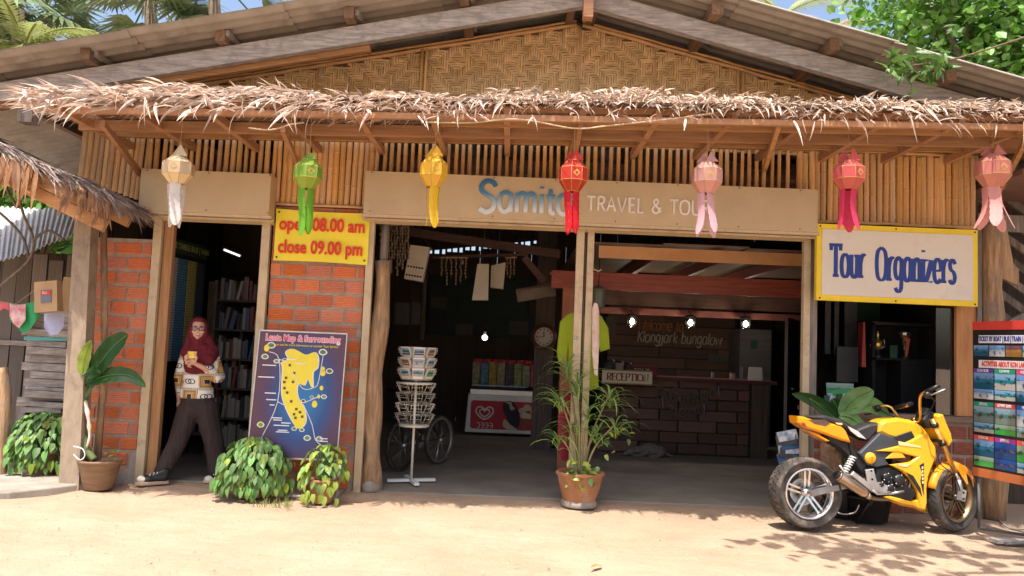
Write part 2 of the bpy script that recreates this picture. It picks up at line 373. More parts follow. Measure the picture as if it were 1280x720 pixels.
def label_text(s, parent, m, pos, size, rot=(R(90), 0, 0), sx=1.0, bold=0, align='CENTER', ext=.001):
    cu = bpy.data.curves.new('lettering', 'FONT'); cu.body = s; cu.size = size; cu.offset = bold; cu.extrude = ext; cu.align_x = align; cu.align_y = 'CENTER'; cu.resolution_u = 3
    cu.materials.append(m); t = bpy.data.objects.new('tmp', cu); COL.objects.link(t)
    bpy.context.view_layer.update(); me = bpy.data.meshes.new_from_object(t.evaluated_get(bpy.context.evaluated_depsgraph_get()))
    bpy.data.objects.remove(t); bpy.data.curves.remove(cu)
    if not me.materials: me.materials.append(m)
    o = link('lettering', me, parent, V(pos) - wl(parent), rot, (sx, 1, 1)); return o

# ------------------------------------------------ SETTING: ground
def sand_mat():
    s = Sh('sandy_ground'); v = s.coord()
    a = s.noise(v, 1.1, 6, .65); b = s.noise(v, 60, 4, .8); c = s.noise(v, 9, 5, .7); g = s.noise(s.coord('Object', (.5, 1.6, 1)), 3, 5, .65, .6)
    co = s.ramp(a, [(.3, (.375, .262, .18)), (.55, (.44, .315, .22)), (.8, (.49, .36, .26))])
    co = s.mix(((c - .5) * 2.2).clamp() * .6, co, (.45, .31, .2)); co = s.mix(((g - .52) * 7).clamp() * .5, co, (.40, .28, .18)); co = s.mix(((s.noise(v, .55, 4) - .53) * 6).clamp() * .45, co, (.44, .32, .22))
    co = s.mix(((b - .6) * 6).clamp() * .5, co, (.27, .18, .11)); co = s.mix(((s.noise(s.coord('Object', (.35, 1.3, 1)), 7, 6, .75, .4) - .55) * 8).clamp() * .38, co, (.33, .24, .15))
    s.col(co); s.b.inputs['Roughness'].default_value = .95; s.b.inputs['Specular IOR Level'].default_value = .15
    s.bump(b * .4 + c * .7 + g * .9, .7, .04); return s.m
SAND = sand_mat()
gm = MB(); NX, NY = 170, 110
def axis(lo, hi, n, far): return [lo - far, lo - far * .2] + [lo + (hi - lo) * i / n for i in range(n + 1)] + [hi + far * .2, hi + far]
xs = axis(-6, 6, NX, 250); ys = axis(2, 10, NY, 250); vv = []
for y in ys:
    for x in xs:
        z = 0
        if -6 < x < 6 and 2 < y < 7: z = -.016 + .008 * sin(x * 3.1 + 2 * sin(y * 2)) * sin(y * 4 + x) + .005 * sin(x * 9 + y * 5) + U(-.004, .004) - .014 * math.exp(-((y - 5.75 - .08 * x + .12 * sin(x * .9)) / .07) ** 2) * (.6 + .4 * sin(x * 23)) + .008 * math.exp(-((y - 5.9 - .08 * x + .12 * sin(x * .9)) / .06) ** 2)
        vv.append((x, y, z))
nx = len(xs)
gm.add(vv, [(j * nx + i, j * nx + i + 1, (j + 1) * nx + i + 1, (j + 1) * nx + i) for j in range(len(ys) - 1) for i in range(nx - 1)], 0, True)
tag(gm.build('ground', SAND), kind='structure')
# concrete floor inside, and the worn apron at the left
fm = MB(); fm.bx(-1.28, 4.3, 7.22, 14, -.1, .012); fm.bx(-4, -1.3, 7.3, 14, -.1, .016); tag(fm.build('floor', FLOOR), kind='structure')
am = MB(); pl = [(-5.5, 6.15), (-4.4, 6.1), (-3.9, 6.35), (-3.62, 6.75), (-3.4, 7.15), (-5.5, 7.15)]
am.prism(pl, -.05, .045, f=lambda x, y, z: V((x, z, y)), bev=.012); tag(am.build('paved_apron', CONC), kind='structure')
# pebbles and crumbs
pb = MB()
for i in range(4200):
    x = U(-4.6, 4.6); y = U(4.0, 7.3); r = U(.0018, .005) * (2.2 if rnd() < .03 else 1)
    q = [V((x + r * cos(a) * U(.7, 1.2), y + r * sin(a) * U(.7, 1.2), -.008)) for a in (0, 1.26, 2.5, 3.77, 5.0)]
    pb.add(q + [V((x, y, r * .9 - .004))], [(0, 1, 5), (1, 2, 5), (2, 3, 5), (3, 4, 5), (4, 0, 5)])
tag(pb.build('gravel', mat('pebble', (.46, .36, .26), (.32, .24, .17), .9, 9, var=.3, island=True)), 'small pebbles and crumbs scattered over the sunlit sand', 'gravel', kind='stuff')

# ------------------------------------------------ SETTING: the shop building
def roofz(x): return 4.54 - (.21 * (.53 - x) if x < .53 else .245 * (x - .53))
FY = 7.2
B = thing('shop_building', 'long single storey travel shop of clay brick and bamboo under a grey corrugated gable roof', 'building', (0, FY, 0))
# roof: corrugated sheets, purlins, rafters
def sheet_mesh(L, W, per=.13, amp=.02, th=.007):
    mb = MB(); n = int(W / per * 6)
    for s, dz in ((1, 0), (-1, -th)):
        vs = []
        for i in range(n + 1):
            y = W * i / n; z = amp * sin(2 * pi * y / per) + dz; vs += [(0, y, z), (L, y, z)]
        fs = [(2 * i, 2 * i + 1, 2 * i + 3, 2 * i + 2)[::s] for i in range(n)]
        mb.add(vs, fs, 0, True)
    m = len(mb.v) // 2
    mb.add([mb.v[i] for i in range(0, m, 2)] + [mb.v[m + i] for i in range(0, m, 2)], [(i, i + 1, n + 2 + i, n + 1 + i) for i in range(n)])
    mb.add([mb.v[i] for i in range(1, m, 2)] + [mb.v[m + i] for i in range(1, m, 2)], [(i, i + 1, n + 2 + i, n + 1 + i) for i in range(n)])
    mb.add([mb.v[0], mb.v[1], mb.v[m], mb.v[m + 1]], [(0, 1, 3, 2)]); mb.add([mb.v[m - 2], mb.v[m - 1], mb.v[-2], mb.v[-1]], [(0, 1, 3, 2)])
    return mb
rf = MB()  # ridge capping: the roof part itself
rf.bar((.53 - .16, 6.15, roofz(.53 - .16) + .055), (.53 - .16, 14.2, roofz(.37) + .055), .36, .012, (-.21, 0, 1)); rf.bar((.53 + .16, 6.15, roofz(.69) + .055), (.53 + .16, 14.2, roofz(.69) + .055), .36, .012, (.245, 0, 1))
ROOF = rf.build('roof', ROOFM, B)
sm_ = sheet_mesh(1.32, .94).mesh('roof_sheet', ROOFM)
for side, sl in ((-1, .21), (1, .245)):
    for r in range(5 if side < 0 else 4):
        for c in range(9):
            x = .53 + side * r * 1.24; y = 6.2 + c * .9; a = math.atan(sl)
            if side > 0: link('roof_sheet', sm_, ROOF, V((x, y, roofz(x) + .035 - .012 * r + .006 * (c % 2))) - wl(ROOF), (0, a, 0))
            else: link('roof_sheet', sm_, ROOF, V((x, y + .94, roofz(x) + .035 - .012 * r + .006 * (c % 2))) - wl(ROOF), (0, a, pi))
for x in (-4.6, -3.6, -2.52, -1.45, -.5, 1.6, 2.6, 3.55, 4.5):
    mb = MB(); mb.bx(x - .04, x + .04, 6.36 + U(-.03, .05), 14, roofz(x) - .105, roofz(x) - .012); mb.build('purlin', mat('purlin_timber', (.26, .16, .1), (.14, .085, .055), .85, 6, (5, .6, 5), .4) if x == -4.6 else bpy.data.materials['purlin_timber'], ROOF)
    if x not in (-4.6,): MB().bx(x + .045, x + .075, 6.4, 7.15, roofz(x) - .06, roofz(x) - .014).build('batten', GREYX, ROOF)
for x in (.43, .63):
    MB().bx(x - .035, x + .035, 6.3, 14, roofz(.53) - .15, roofz(.53) - .03).build('ridge_beam', bpy.data.materials['purlin_timber'], ROOF)
MB().bx(.495, .575, 6.32, 6.42, 4.1, 4.52).build('king_post', REDW, ROOF)
def rafter(y, m=GREYX, x0=-5.4, x1=5.4):
    for a, b in ((x0, .52), (.54, x1)):
        n = 4; mb = MB()
        mb.bar((a, y, roofz(a) - .2), (b, y, roofz(b) - .2), .07, .15); mb.build('rafter', m, ROOF)
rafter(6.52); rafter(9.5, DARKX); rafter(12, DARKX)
MB().bar((-4.45, 6.6, roofz(-4.4) - .3), (-1.3, 6.6, roofz(-1.3) - .3), .05, .05).build('rafter', WOODX, ROOF)
MB().bx(-4.17, -4.05, 6.44, 6.56, 3.05, 3.32).build('block', GREYW, ROOF)
# gable wall of woven bamboo
c = .0225; z0 = 3.26; gp = MB()
gx0, gx1 = -3.72, 4.3
poly = [(gx0, z0), (gx1, z0), (gx1, roofz(gx1) - .12), (.53, roofz(.53) - .12), (gx0, roofz(gx0) - .12)]
gp.prism(poly, FY + .02, FY + .045); GAB = gp.build('gable_wall', mat('mat_backing', (.17, .09, .035)), B)
wv = MB(); ni = int((gx1 - gx0) / c); nj = 58
def tri(i, p): i = i % (2 * p); return i if i < p else 2 * p - i
def up(i, j): return ((tri(i + 6, 16) + tri(j + 3, 12)) % 8) < 4
def inside(x, z): return z < roofz(x) - .13 and x > gx0 + .01
for j in range(nj):
    i = 0
    while i < ni:
        if up(i, j):
            k = i
            while k < ni and up(k, j): k += 1
            xa, xb = gx0 + i * c - .004, gx0 + k * c + .004; z = z0 + j * c + U(-.0015, .0015)
            if inside(xa, z + c) and inside(xb, z + c):
                h = c * .41; xm = (xa + xb) / 2; t = U(-.001, .001)
                wv.add([(xa, FY + .018, z - h), (xa, FY + .018, z + h), (xm, FY + .008, z - h + t), (xm, FY + .008, z + h + t), (xb, FY + .018, z - h), (xb, FY + .018, z + h)], [(0, 2, 3, 1), (2, 4, 5, 3)])
            i = k
        else: i += 1
for i in range(ni):
    j = 0
    while j < nj:
        if not up(i, j):
            k = j
            while k < nj and not up(i, k): k += 1
            x = gx0 + (i + .5) * c + U(-.0015, .0015); za, zb = z0 + (j - .5) * c - .004, z0 + (k - .5) * c + .004; zb = min(zb, roofz(x) - .125)
            if zb - za > .01 and inside(x, za):
                h = c * .41; zm = (za + zb) / 2
                wv.add([(x - h, FY + .0185, za), (x + h, FY + .0185, za), (x - h, FY + .009, zm), (x + h, FY + .009, zm), (x - h, FY + .0185, zb), (x + h, FY + .0185, zb)], [(0, 1, 3, 2), (2, 3, 5, 4)])
            j = k
        else: j += 1
tag(wv.build('woven_mat', WEAVE, GAB), kind='stuff')
def pole(a, b, r=.016, name='bamboo_pole', par=None, m=None, jit=.004):
    a = V(a); b = V(b); L = (b - a).length; n = max(2, int(L / .16)); pts = []; rr = []
    for i in range(n + 1):
        p = a.lerp(b, i / n) + V((0, U(-jit, jit), U(-jit, jit))); q = i / n * L
        d = (b - a).normalized() * .012
        if 0 < i < n: pts += [p - d, p, p + d]; rr += [r, r * 1.14, r]
        else: pts.append(p); rr.append(r)
    mb = MB(); mb.tube(pts, rr, 7); return mb.build(name, m or BAMB, par)
for a, b in ((-3.7, .5), (.56, 4.25)):
    pole((a, FY - .01, roofz(a) - .14), (b, FY - .01, roofz(b) - .14), .017, par=GAB)
    pole((a, FY - .01, roofz(a) - .105), (b, FY - .01, roofz(b) - .105), .012, par=GAB)
for x in (-.93, -.89, 2.03, 2.075): pole((x, FY - .012, 3.28), (x, FY - .012, roofz(x) - .14), .014, par=GAB, m=BAMBP)
for x in (-3.0, -1.9, .53, 1.25, 3.0): pole((x, FY - .003, 3.28), (x, FY - .003, roofz(x) - .15), .006, par=GAB, jit=.002)
# bamboo slat wall
rails = MB(); BW = rails.bx(-3.62, 4.24, FY + .03, FY + .06, 3.25, 3.30).build('bamboo_wall', WOODX, B)
def slat_mesh(seed):
    rs = random.Random(seed); mb = MB(); zs = [0]; z = rs.uniform(.05, .28)
    while z < .93: zs += [z - .012, z, z + .012]; z += rs.uniform(.26, .34)
    zs.append(1)
    pts = []; rr = []
    for i, q in enumerate(zs):
        node = i % 3 == 2; pts.append((rs.uniform(-.02, .02), 0, q)); rr.append(.5 * (1.13 if node else 1))
    vs = []
    for p, r in zip(pts, rr):
        for k in range(6): a = pi + pi * k / 5; vs.append((p[0] + r * cos(a), r * sin(a), p[2]))
    n = len(pts); fs = [(i * 6 + k, i * 6 + k + 1, i * 6 + 7 + k, i * 6 + 6 + k) for i in range(n - 1) for k in range(5)]
    fs += [(i * 6 + 5, i * 6, i * 6 + 6, i * 6 + 11) for i in range(n - 1)]
    mb.add(vs, fs, 0, False); return mb
SLM = [[slat_mesh(i).mesh('bamboo_slat', m) for i in range(6)] for m in (BAMB, BAMBP)]
def slats(xa, xb, z0, z1, d, pitch, pale=0, lean=0, y=FY, cutl=None):
    x = xa
    while x < xb:
        w = d * U(.85, 1.15); zb = z0(x) if callable(z0) else z0; h = z1 - zb + U(-.008, .02)
        link('bamboo_slat', SLM[1 if rnd() < pale else 0][int(rnd() * 6)], BW, V((x, y + U(-.006, .006), zb - U(0, .01))) - wl(BW), (0, U(-.012, .012) + lean, 0), (w, w, h))
        x += pitch * U(.9, 1.1)
slats(-4.02, -3.42, lambda x: 2.72 - (x + 4.0) * .3, 3.3, .05, .052, .6, .035)
slats(-3.40, -2.24, 2.62, 3.28, .042, .064, .2, .01)
slats(-2.2, -1.33, 2.59, 3.27, .05, .0535, .15)
slats(-1.30, 2.58, 2.72, 3.27, .036, .068, .05)
slats(2.62, 4.25, 2.63, 3.27, .054, .057, .15)
for a, b, z in ((-4.0, 4.25, 3.285), (-1.3, 4.2, 3.335), (-2.25, -1.33, 2.575), (2.75, 4.25, 2.62), (-4.0, -2.2, 3.31)):
    pole((a, FY - .035, z), (b, FY - .035, z + U(-.008, .012)), .015, par=BW)
for a, b, z in ((-3.3, -2.3, 3.05), (-1.25, 2.6, 3.0)): MB().bx(a, b, FY + .04, FY + .07, z - .02, z + .02).build('rail', DARKX, BW)
# brick walls
def brick_mesh():
    mb = MB(); pr = [(0, 0)]; n = 6
    prof = []
    for i in range(n):
        za = -.5 + .06 + i * .88 / n; zb = za + .88 / n
        prof += [(-.5, za + .02), (-.5, zb - .025), (-.44, zb - .012)]
    prof = [(-.44, -.5 + .03)] + prof + [(-.42, .5)]
    prof = [(.5, -.5)] + [(-.42, -.5)] + prof + [(.5, .5)]
    # (y,z) profile extruded along x
    vs = [(-.5, y, z) for y, z in prof] + [(.5, y, z) for y, z in prof]; k = len(prof)
    fs = [(i, (i + 1) % k, (i + 1) % k + k, i + k) for i in range(k)] + [tuple(range(k - 1, -1, -1)), tuple(range(k, 2 * k))]
    mb.add(vs, fs); return mb
BM = brick_mesh().mesh('brick', BRICK); BMD = brick_mesh().mesh('brick', BRICKD)
def brick_wall(x0, x1, z0, z1, y, me=BM, bw=.21, bh=.113, g=.023):
    w = MB().bx(x0, x1, y + .012, y + .11, z0, z1).build('brick_wall', MORTAR, B)
    z = z0 + .012; r = 0
    while z < z1 - .03:
        h = min(bh, z1 - z) ; x = x0 + (0 if r % 2 else -bw * .5) + U(-.02, .02)
        while x < x1 - .02:
            L = bw * U(.92, 1.06); a = max(x, x0 + .003); b = min(x + L, x1 - .003)
            if b - a > .035:
                link('brick', me, w, V(((a + b) / 2, y + .045 + U(-.004, .004), z + h / 2)) - wl(w), (U(-.01, .01), U(-.008, .008), 0), (b - a, .09, h * U(.93, 1)))
            x = x + L + g
        z += bh + g; r += 1
    return w
brick_wall(-3.85, -3.32, 0, 2.2, FY); brick_wall(-2.22, -1.36, 0, 2.56, FY); brick_wall(2.78, 4.26, 0, .84, FY - .02, BMD)
MB().prism([(-3.5, 0), (-3.31, 0), (-3.31, .3), (-3.36, .26), (-3.38, .12), (-3.46, .09)], FY - .012, FY + .02).build('cement_patch', CONC, B)
# door frames and posts
def post(x0, x1, z1, x0b=None, y=FY - .04, d=.06, m=FRAME, name='frame_post', z0=0):
    x0b = x0 if x0b is None else x0b; w = x1 - x0; mb = MB()
    vs = [(x0b, y, z0), (x0b + w, y, z0), (x0b + w, y + d, z0), (x0b, y + d, z0), (x0, y, z1), (x1, y, z1), (x1, y + d, z1), (x0, y + d, z1)]
    mb.add(vs, [(0, 1, 5, 4), (1, 2, 6, 5), (2, 3, 7, 6), (3, 0, 4, 7), (0, 3, 2, 1), (4, 5, 6, 7)]); return mb.build(name, m, B)
post(-3.3, -3.225, 2.42); post(-3.215, -3.13, 2.4, m=WOODZ, y=FY); post(-2.31, -2.235, 2.42); post(-1.345, -1.28, 2.5); post(2.66, 2.72, 2.56); post(2.725, 2.8, 2.56, m=GREYW, y=FY)
post(.575, .645, 2.52); post(.675, .735, 2.5); post(.652, .668, 2.5, m=DARKZ, y=FY - .01)
MB().bx(-3.22, -2.31, FY - .03, FY + .04, 2.39, 2.43).build('door_head', FRAME, B); MB().bx(-1.28, 2.66, FY - .03, FY + .04, 2.475, 2.52).build('door_head', FRAME, B)
def log(x, z0, z1, r, y, seed=1, name='log_post', m=LOG, tilt=0):
    rs = random.Random(seed); pts = []; rr = []
    for i in range(15):
        t = i / 14; pts.append((x + tilt * t + .018 * sin(t * 7 + seed), y + .01 * sin(t * 9), z0 + (z1 - z0) * t)); rr.append(r * (1.12 - .2 * t + .12 * sin(t * 17 + seed) + rs.uniform(-.09, .09)))
    mb = MB(); mb.tube(pts, rr, 14); return mb.build(name, m, B)
log(-1.215, 0, 2.1, .08, FY + .08, 2); MB().tube([(-1.2, FY + .07, 2.02), (-1.2, FY + .07, 2.5)], .04, 8).build('log_post', GREYW, B)
log(4.4, 0, 2.65, .105, FY - .02, 5)
MB().lathe([(.085, 0), (.1, .02), (.09, .07), (.06, .1)], 12, (-1.2, FY + .05, 0), wob=.1).build('post_footing', CONC, B)
# shop window opening at the right: sill, side panel, lintel
MB().bx(2.78, 4.27, FY - .07, FY + .12, .845, .895).build('window_sill', mat('sill_timber', (.34, .25, .17), (.2, .14, .1), .8, 5, (.5, 7, 7), .4), B)
MB().bx(4.06, 4.235, FY - .03, FY + .01, .9, 2.62).build('side_panel', mat('varnished_board', (.56, .27, .1), (.36, .15, .05), .55, 3, (5, 5, .6), .15), B)
MB().bx(4.24, 4.28, FY - .05, FY + .02, 0, 2.6).build('corner_post', GREYW, B)
MB().bx(2.8, 4.24, FY, FY + .05, 1.93, 2.6).build('lintel_board', DARKZ, B)
MB().bx(3.9, 4.05, FY + .02, FY + .025, .9, 1.93).build('window_pane', glass_mat('window_glass'), B)
# inner walls: dark planks all round
def plank_wall(x0, y0, x1, y1, z0, z1, w=.16, m=DARKZ, name='inner_wall', hole=None, th=.03):
    a = V((x0, y0, 0)); b = V((x1, y1, 0)); L = (b - a).length; d = (b - a) / L; n = max(1, int(L / w)); nn = V((-d.y, d.x, 0))
    ZB = 2.7 if y0 == y1 == 14 else 3.4
    wall = MB().bar(a + nn * .03 + V((0, 0, (z0 + (z1 if not callable(z1) else 2.8)) / 2)), b + nn * .03 + V((0, 0, (z0 + (z1 if not callable(z1) else 2.8)) / 2)), .02, .1).build(name, m, B)
    for i in range(n):
        p = a + d * ((i + .5) * L / n); zt = z1(p.x) if callable(z1) else z1; h = zt - z0
        link('plank', PLM[m.name], wall, p + V((0, 0, z0 + h / 2)) - wl(wall) + nn * U(-.004, .004), (0, 0, math.atan2(d.y, d.x)), (L / n - .004, th, h))
    MB().bar(a + nn * .06 + V((0, 0, (z0 + 3) / 2)), b + nn * .06 + V((0, 0, (z0 + ZB) / 2)), .01, ZB - z0).build('backing_board', BLACKM, wall)
    return wall
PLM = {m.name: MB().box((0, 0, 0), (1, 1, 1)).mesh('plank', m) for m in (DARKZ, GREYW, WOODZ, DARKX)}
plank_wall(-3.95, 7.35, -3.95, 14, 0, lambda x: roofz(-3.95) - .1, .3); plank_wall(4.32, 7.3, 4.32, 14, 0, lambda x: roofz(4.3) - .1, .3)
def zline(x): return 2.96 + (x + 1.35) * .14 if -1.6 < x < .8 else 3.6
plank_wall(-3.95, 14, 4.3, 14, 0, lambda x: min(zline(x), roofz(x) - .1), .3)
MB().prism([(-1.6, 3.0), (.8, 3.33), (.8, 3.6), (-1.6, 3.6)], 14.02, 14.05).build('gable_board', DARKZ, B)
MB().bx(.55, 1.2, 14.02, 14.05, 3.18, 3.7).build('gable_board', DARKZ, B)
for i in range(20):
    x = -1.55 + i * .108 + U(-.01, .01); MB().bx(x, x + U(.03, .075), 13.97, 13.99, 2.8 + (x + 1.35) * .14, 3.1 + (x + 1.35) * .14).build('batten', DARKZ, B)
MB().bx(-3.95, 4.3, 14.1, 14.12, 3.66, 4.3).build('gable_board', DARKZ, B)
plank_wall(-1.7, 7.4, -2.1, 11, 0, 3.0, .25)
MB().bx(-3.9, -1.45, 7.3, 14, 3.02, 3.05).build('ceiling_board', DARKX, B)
# ------------------------------------------------ thatched awning along the front (part of the building)
AY = 5.85
aw = MB(); aw.bx(-3.3, 4.6, AY, AY + .04, 3.015, 3.06)
AWN = aw.build('awning', REDW, B)
MB().bx(-.55, 4.7, AY + .3, AY + .33, 3.05, 3.1).build('awning_beam', WOODX, AWN); MB().bx(-3.6, 4.7, AY + .62, AY + .67, 3.05, 3.14).build('awning_beam', REDW, AWN)
MB().bx(-3.6, 4.7, AY + 1.0, AY + 1.04, 3.1, 3.2).build('awning_beam', WOODX, AWN)
for i in range(15):
    x = -3.5 + i * .58; MB().bx(x - .025, x + .025, AY + .045, FY, 3.065, 3.128).build('joist', REDW, AWN)
for i in range(8):
    y = AY + .06 + i * .16; link('awning_plank', MB().box((0, 0, 0), (8.2, .12, .014)).mesh('awning_plank', REDW) if i == 0 else apm, AWN, V((.6 + U(-.1, .1), y + .06, 3.14)) - wl(AWN))
    apm = bpy.data.objects[AWN.children[-1].name].data if i == 0 else apm
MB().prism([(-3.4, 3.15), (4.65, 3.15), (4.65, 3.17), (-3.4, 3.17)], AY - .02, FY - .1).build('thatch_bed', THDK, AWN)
for (px0, py0, px1, py1) in ((140, 150, 185, 213), (365, 162, 380, 202), (737, 165, 728, 207), (985, 172, 965, 226), (1298, 190, 1262, 255)):
    a = P(px0, py0, AY + .1); b = P(px1, py1, FY - .05); MB().bar(a, b, .035, .05).build('brace', REDW if px0 < 700 else WOODX, AWN)
pts = [P(x, y, AY - .03) for x, y in ((545, 158), (600, 160), (660, 157), (728, 170), (770, 168), (830, 163), (880, 158), (905, 155))]
MB().tube(smooth_pts(pts), .006, 5).build('electric_cable', mat('pale_cable', (.6, .45, .28)), AWN)
pts = [P(x, y, AY - .03) for x, y in ((322, 160), (350, 163), (375, 157), (392, 155))]
MB().tube(smooth_pts(pts), .006, 5).build('electric_cable', bpy.data.materials['pale_cable'], AWN)
def strip_verts(o, d, L, w, curl, roll, rs=random):
    """a creased dry leaflet: o start, d direction, droops with curl"""
    d = V(d).normalized(); sd = d.cross(V((0, 0, 1)))
    if sd.length < .1: sd = V((1, 0, 0))
    sd.normalize(); sd = Matrix.Rotation(roll, 3, d) @ sd; nn = sd.cross(d); vs = []; p = V(o); k = 5
    for i in range(k):
        t = i / (k - 1); ww = w * (.6 + .4 * sin(pi * min(1, t * 1.3))) * (1 - t ** 4 * .85)
        vs += [p - sd * ww * .5, p + nn * ww * .22, p + sd * ww * .5]
        d = (d + V((0, 0, -curl / k))).normalized(); p = p + d * (L / (k - 1))
    fs = []
    for i in range(k - 1):
        for j in (0, 1): fs.append((i * 3 + j, i * 3 + j + 1, i * 3 + 4 + j, i * 3 + 3 + j))
    return vs, fs
th = MB()
def topz(x):  # uneven top of the thatch
    return 3.235 + .018 * sin(x * 2.3) + .015 * sin(x * 7 + 1) + .02 * sin(x * 1.1)
for i in range(13500):
    x = U(-3.68, 4.75); left = max(0, min(1, (.2 - x) / 2.6)); tz = topz(x) - max(0, -3.2 - x) * .14; u = rnd() ** 1.3
    y = AY - .05 + u * .75; z = tz - .13 * rnd() * (1 - u * .6) + u * .02
    d = V((-.6 * left + U(-.75, .45), U(-1, -.1), U(-.35, .16 + .15 * left)))
    L = U(.05, .15) + .05 * left * rnd(); v_, f_ = strip_verts((x, y, z), d, L, U(.006, .022), U(.1, .9), U(-1.6, 1.6)); th.add(v_, f_)
tag(th.build('thatch', STRAW, AWN), kind='stuff')
SP = []
for i in range(10):
    mb = MB(); v_, f_ = strip_verts((0, 0, 0), (U(-.3, .3), -1, U(.1, .4)), 1, U(.07, .13), U(.3, 1.7), U(-1.3, 1.3)); mb.add(v_, f_); SP.append(mb.mesh('dry_leaf_strip', STRAWO))
for i in range(296):
    big = rnd() < .52; x = U(-3.65, -.3) if big else U(-.3, 4.6); left = max(0, min(1, (.3 - x) / 2.5))
    L = U(.08, .17) + .13 * left if rnd() < .85 else U(.16, .3)
    link('dry_leaf_strip', SP[i % 10], AWN, V((x, AY - .03 - U(0, .06), U(3.02, 3.17))) - wl(AWN), (U(-.3, 1.1), U(-.5, .5), U(-.7, .7) - left * U(.1, .9)), (L * U(.8, 1.3), L, L))

AWN.rotation_euler = (0, -.024, 0); AWN.location.z += .045
# ------------------------------------------------ signs
def board(name, label, cat, x0, x1, y, z0, z1, th, m, **k):
    t = thing(name, label, cat, ((x0 + x1) / 2, y, z0)); MB().bx(x0, x1, y, y + th, z0, z1).build('panel', m, t); return t
def box_sign(name, label, x0, x1, y0, y1, z0, z1):
    t = thing(name, label, 'sign', ((x0 + x1) / 2, y0, z0)); mb = MB()
    mb.prism([(y0, z0), (y1, z0 - .06), (y1, z1 + .0), (y0, z1)], x0, x1, f=lambda a, b, c: V((b, a, c)), bev=.004); mb.build('panel', SIGNB, t)
    e = MB(); e.bx(x0 - .02, x1 + .02, y0 + .012, y0 + .05, z0 - .028, z0 - .004); e.bx(x0 - .02, x1 + .02, y0 + .07, y0 + .1, z0 - .05, z0 - .03); e.build('edge_trim', FRAME, t)
    for i in range(int((x1 - x0) / .55) + 1):
        x = x0 + .06 + i * .55
        for z in (z0 + .02, z1 - .015):
            MB().ell((x, y0 - .002, z), .006, 6, 4).build('screw', BLACK, t)
    return t
FS = box_sign('fascia_sign', 'long beige fascia sign with blue raised script lettering over the wide entrance', -1.36, 2.71, 6.98, 7.19, 2.49, 2.875)
BS = box_sign('blank_box_sign', 'short blank beige box sign over the narrow bookshop doorway', -3.37, -2.2, 6.98, 7.19, 2.435, 2.81)
def blue_mat():
    s = Sh('blue_letter_sheen'); g = s.xyz()[2]; co = s.ramp((g - .09) * 3.6, [(.0, (.6, .64, .66)), (.22, (.32, .42, .5)), (.5, (.06, .2, .33)), (.9, (.025, .12, .24))]); s.col(co); s.b.inputs['Roughness'].default_value = .4; return s.m  # whitish lower part is a reflection put into the colour ramp
o = P(597, 264, 6.975); h = .385
x = 0
for ch, hh in (('S', .39), ('a', .34), ('m', .34), ('i', .34), ('t', .32), ('a', .34)):
    x += write(ch, FS, blue_mat() if 'blue_letter_sheen' not in bpy.data.materials else bpy.data.materials['blue_letter_sheen'], V((o.x + x, 6.979, 2.555 if ch != 'S' else 2.545)), hh, wd=.115, sx=.9, depth=.012, gap=.02)
WLET = flat('white_letter', (.82, .74, .66))
o = P(733, 262, 6.975); write('TRAVEL & TOUR', FS, WLET, V((o.x, 6.979, 2.6)), .175, wd=.1, sx=.93, depth=.012, gap=.06)
# banner with the opening hours
OS = thing('opening_hours_banner', 'yellow vinyl banner with red opening hours pinned above the middle brick pier', 'banner', (-1.76, 7.14, 2.05))
mb = MB(); n = 16; x0, x1, za, zb = -2.185, -1.325, 2.05, 2.525
vs = []
for j in range(9):
    for i in range(n + 1):
        u = i / n; v = j / 8; vs.append((x0 + (x1 - x0) * u, 7.15 + .006 * sin(u * 9 + v * 4) + .004 * sin(v * 11 + u * 5), za + (zb - za) * v + (.008 * sin(pi * u) * (-1 if j == 8 else 1 if j == 0 else 0)) - .01 * u))
mb.add(vs, [(j * (n + 1) + i, j * (n + 1) + i + 1, (j + 1) * (n + 1) + i + 1, (j + 1) * (n + 1) + i) for j in range(8) for i in range(n)], 0, True)
b = len(mb.v); mb.add([(x, y + .003, z) for x, y, z in mb.v[:b]], [(j * (n + 1) + i, (j + 1) * (n + 1) + i, (j + 1) * (n + 1) + i + 1, j * (n + 1) + i + 1) for j in range(8) for i in range(n)], 0, True)
mb.build('vinyl_sheet', YEL, OS)
label_text('open 08.00 am', OS, REDV, (-1.755, 7.134, 2.385), .168, sx=.78, bold=.0045, ext=.001); label_text('close 09.00 pm', OS, REDV, (-1.76, 7.134, 2.175), .168, sx=.755, bold=.0045, ext=.001)
for x in (x0 + .03, x1 - .03):
    for z in (za + .03, zb - .03): MB().ell((x, 7.14, z), .009, 6, 4).build('nail', BLACK, OS)
# tour organizers board
TS = board('tour_sign', 'white board with yellow edge and navy slab letters over the shop window', 'sign', 2.72, 4.165, 7.02, 1.885, 2.575, .05, YELB)
MB().bx(2.765, 4.12, 7.012, 7.019, 1.935, 2.525).build('sign_face', SBOARD, TS)
for z in (1.905, 2.555):
    for x in (2.75, 3.43, 4.14): MB().ell((x, 7.016, z), .008, 6, 4).build('screw', BLACK, TS)
h = .43; o = P(1037, 348, 7.0)
write('Tour', TS, NAVY, V((2.845, 7.012, 2.1)), h * .95, wd=.09, thin=.55, slab=1, sx=.415, gap=.008, depth=.004)
write('Organizers', TS, NAVY, V((3.25, 7.012, 2.085)), h * .95, wd=.086, thin=.55, slab=1, sx=.41, gap=.01, depth=.004)

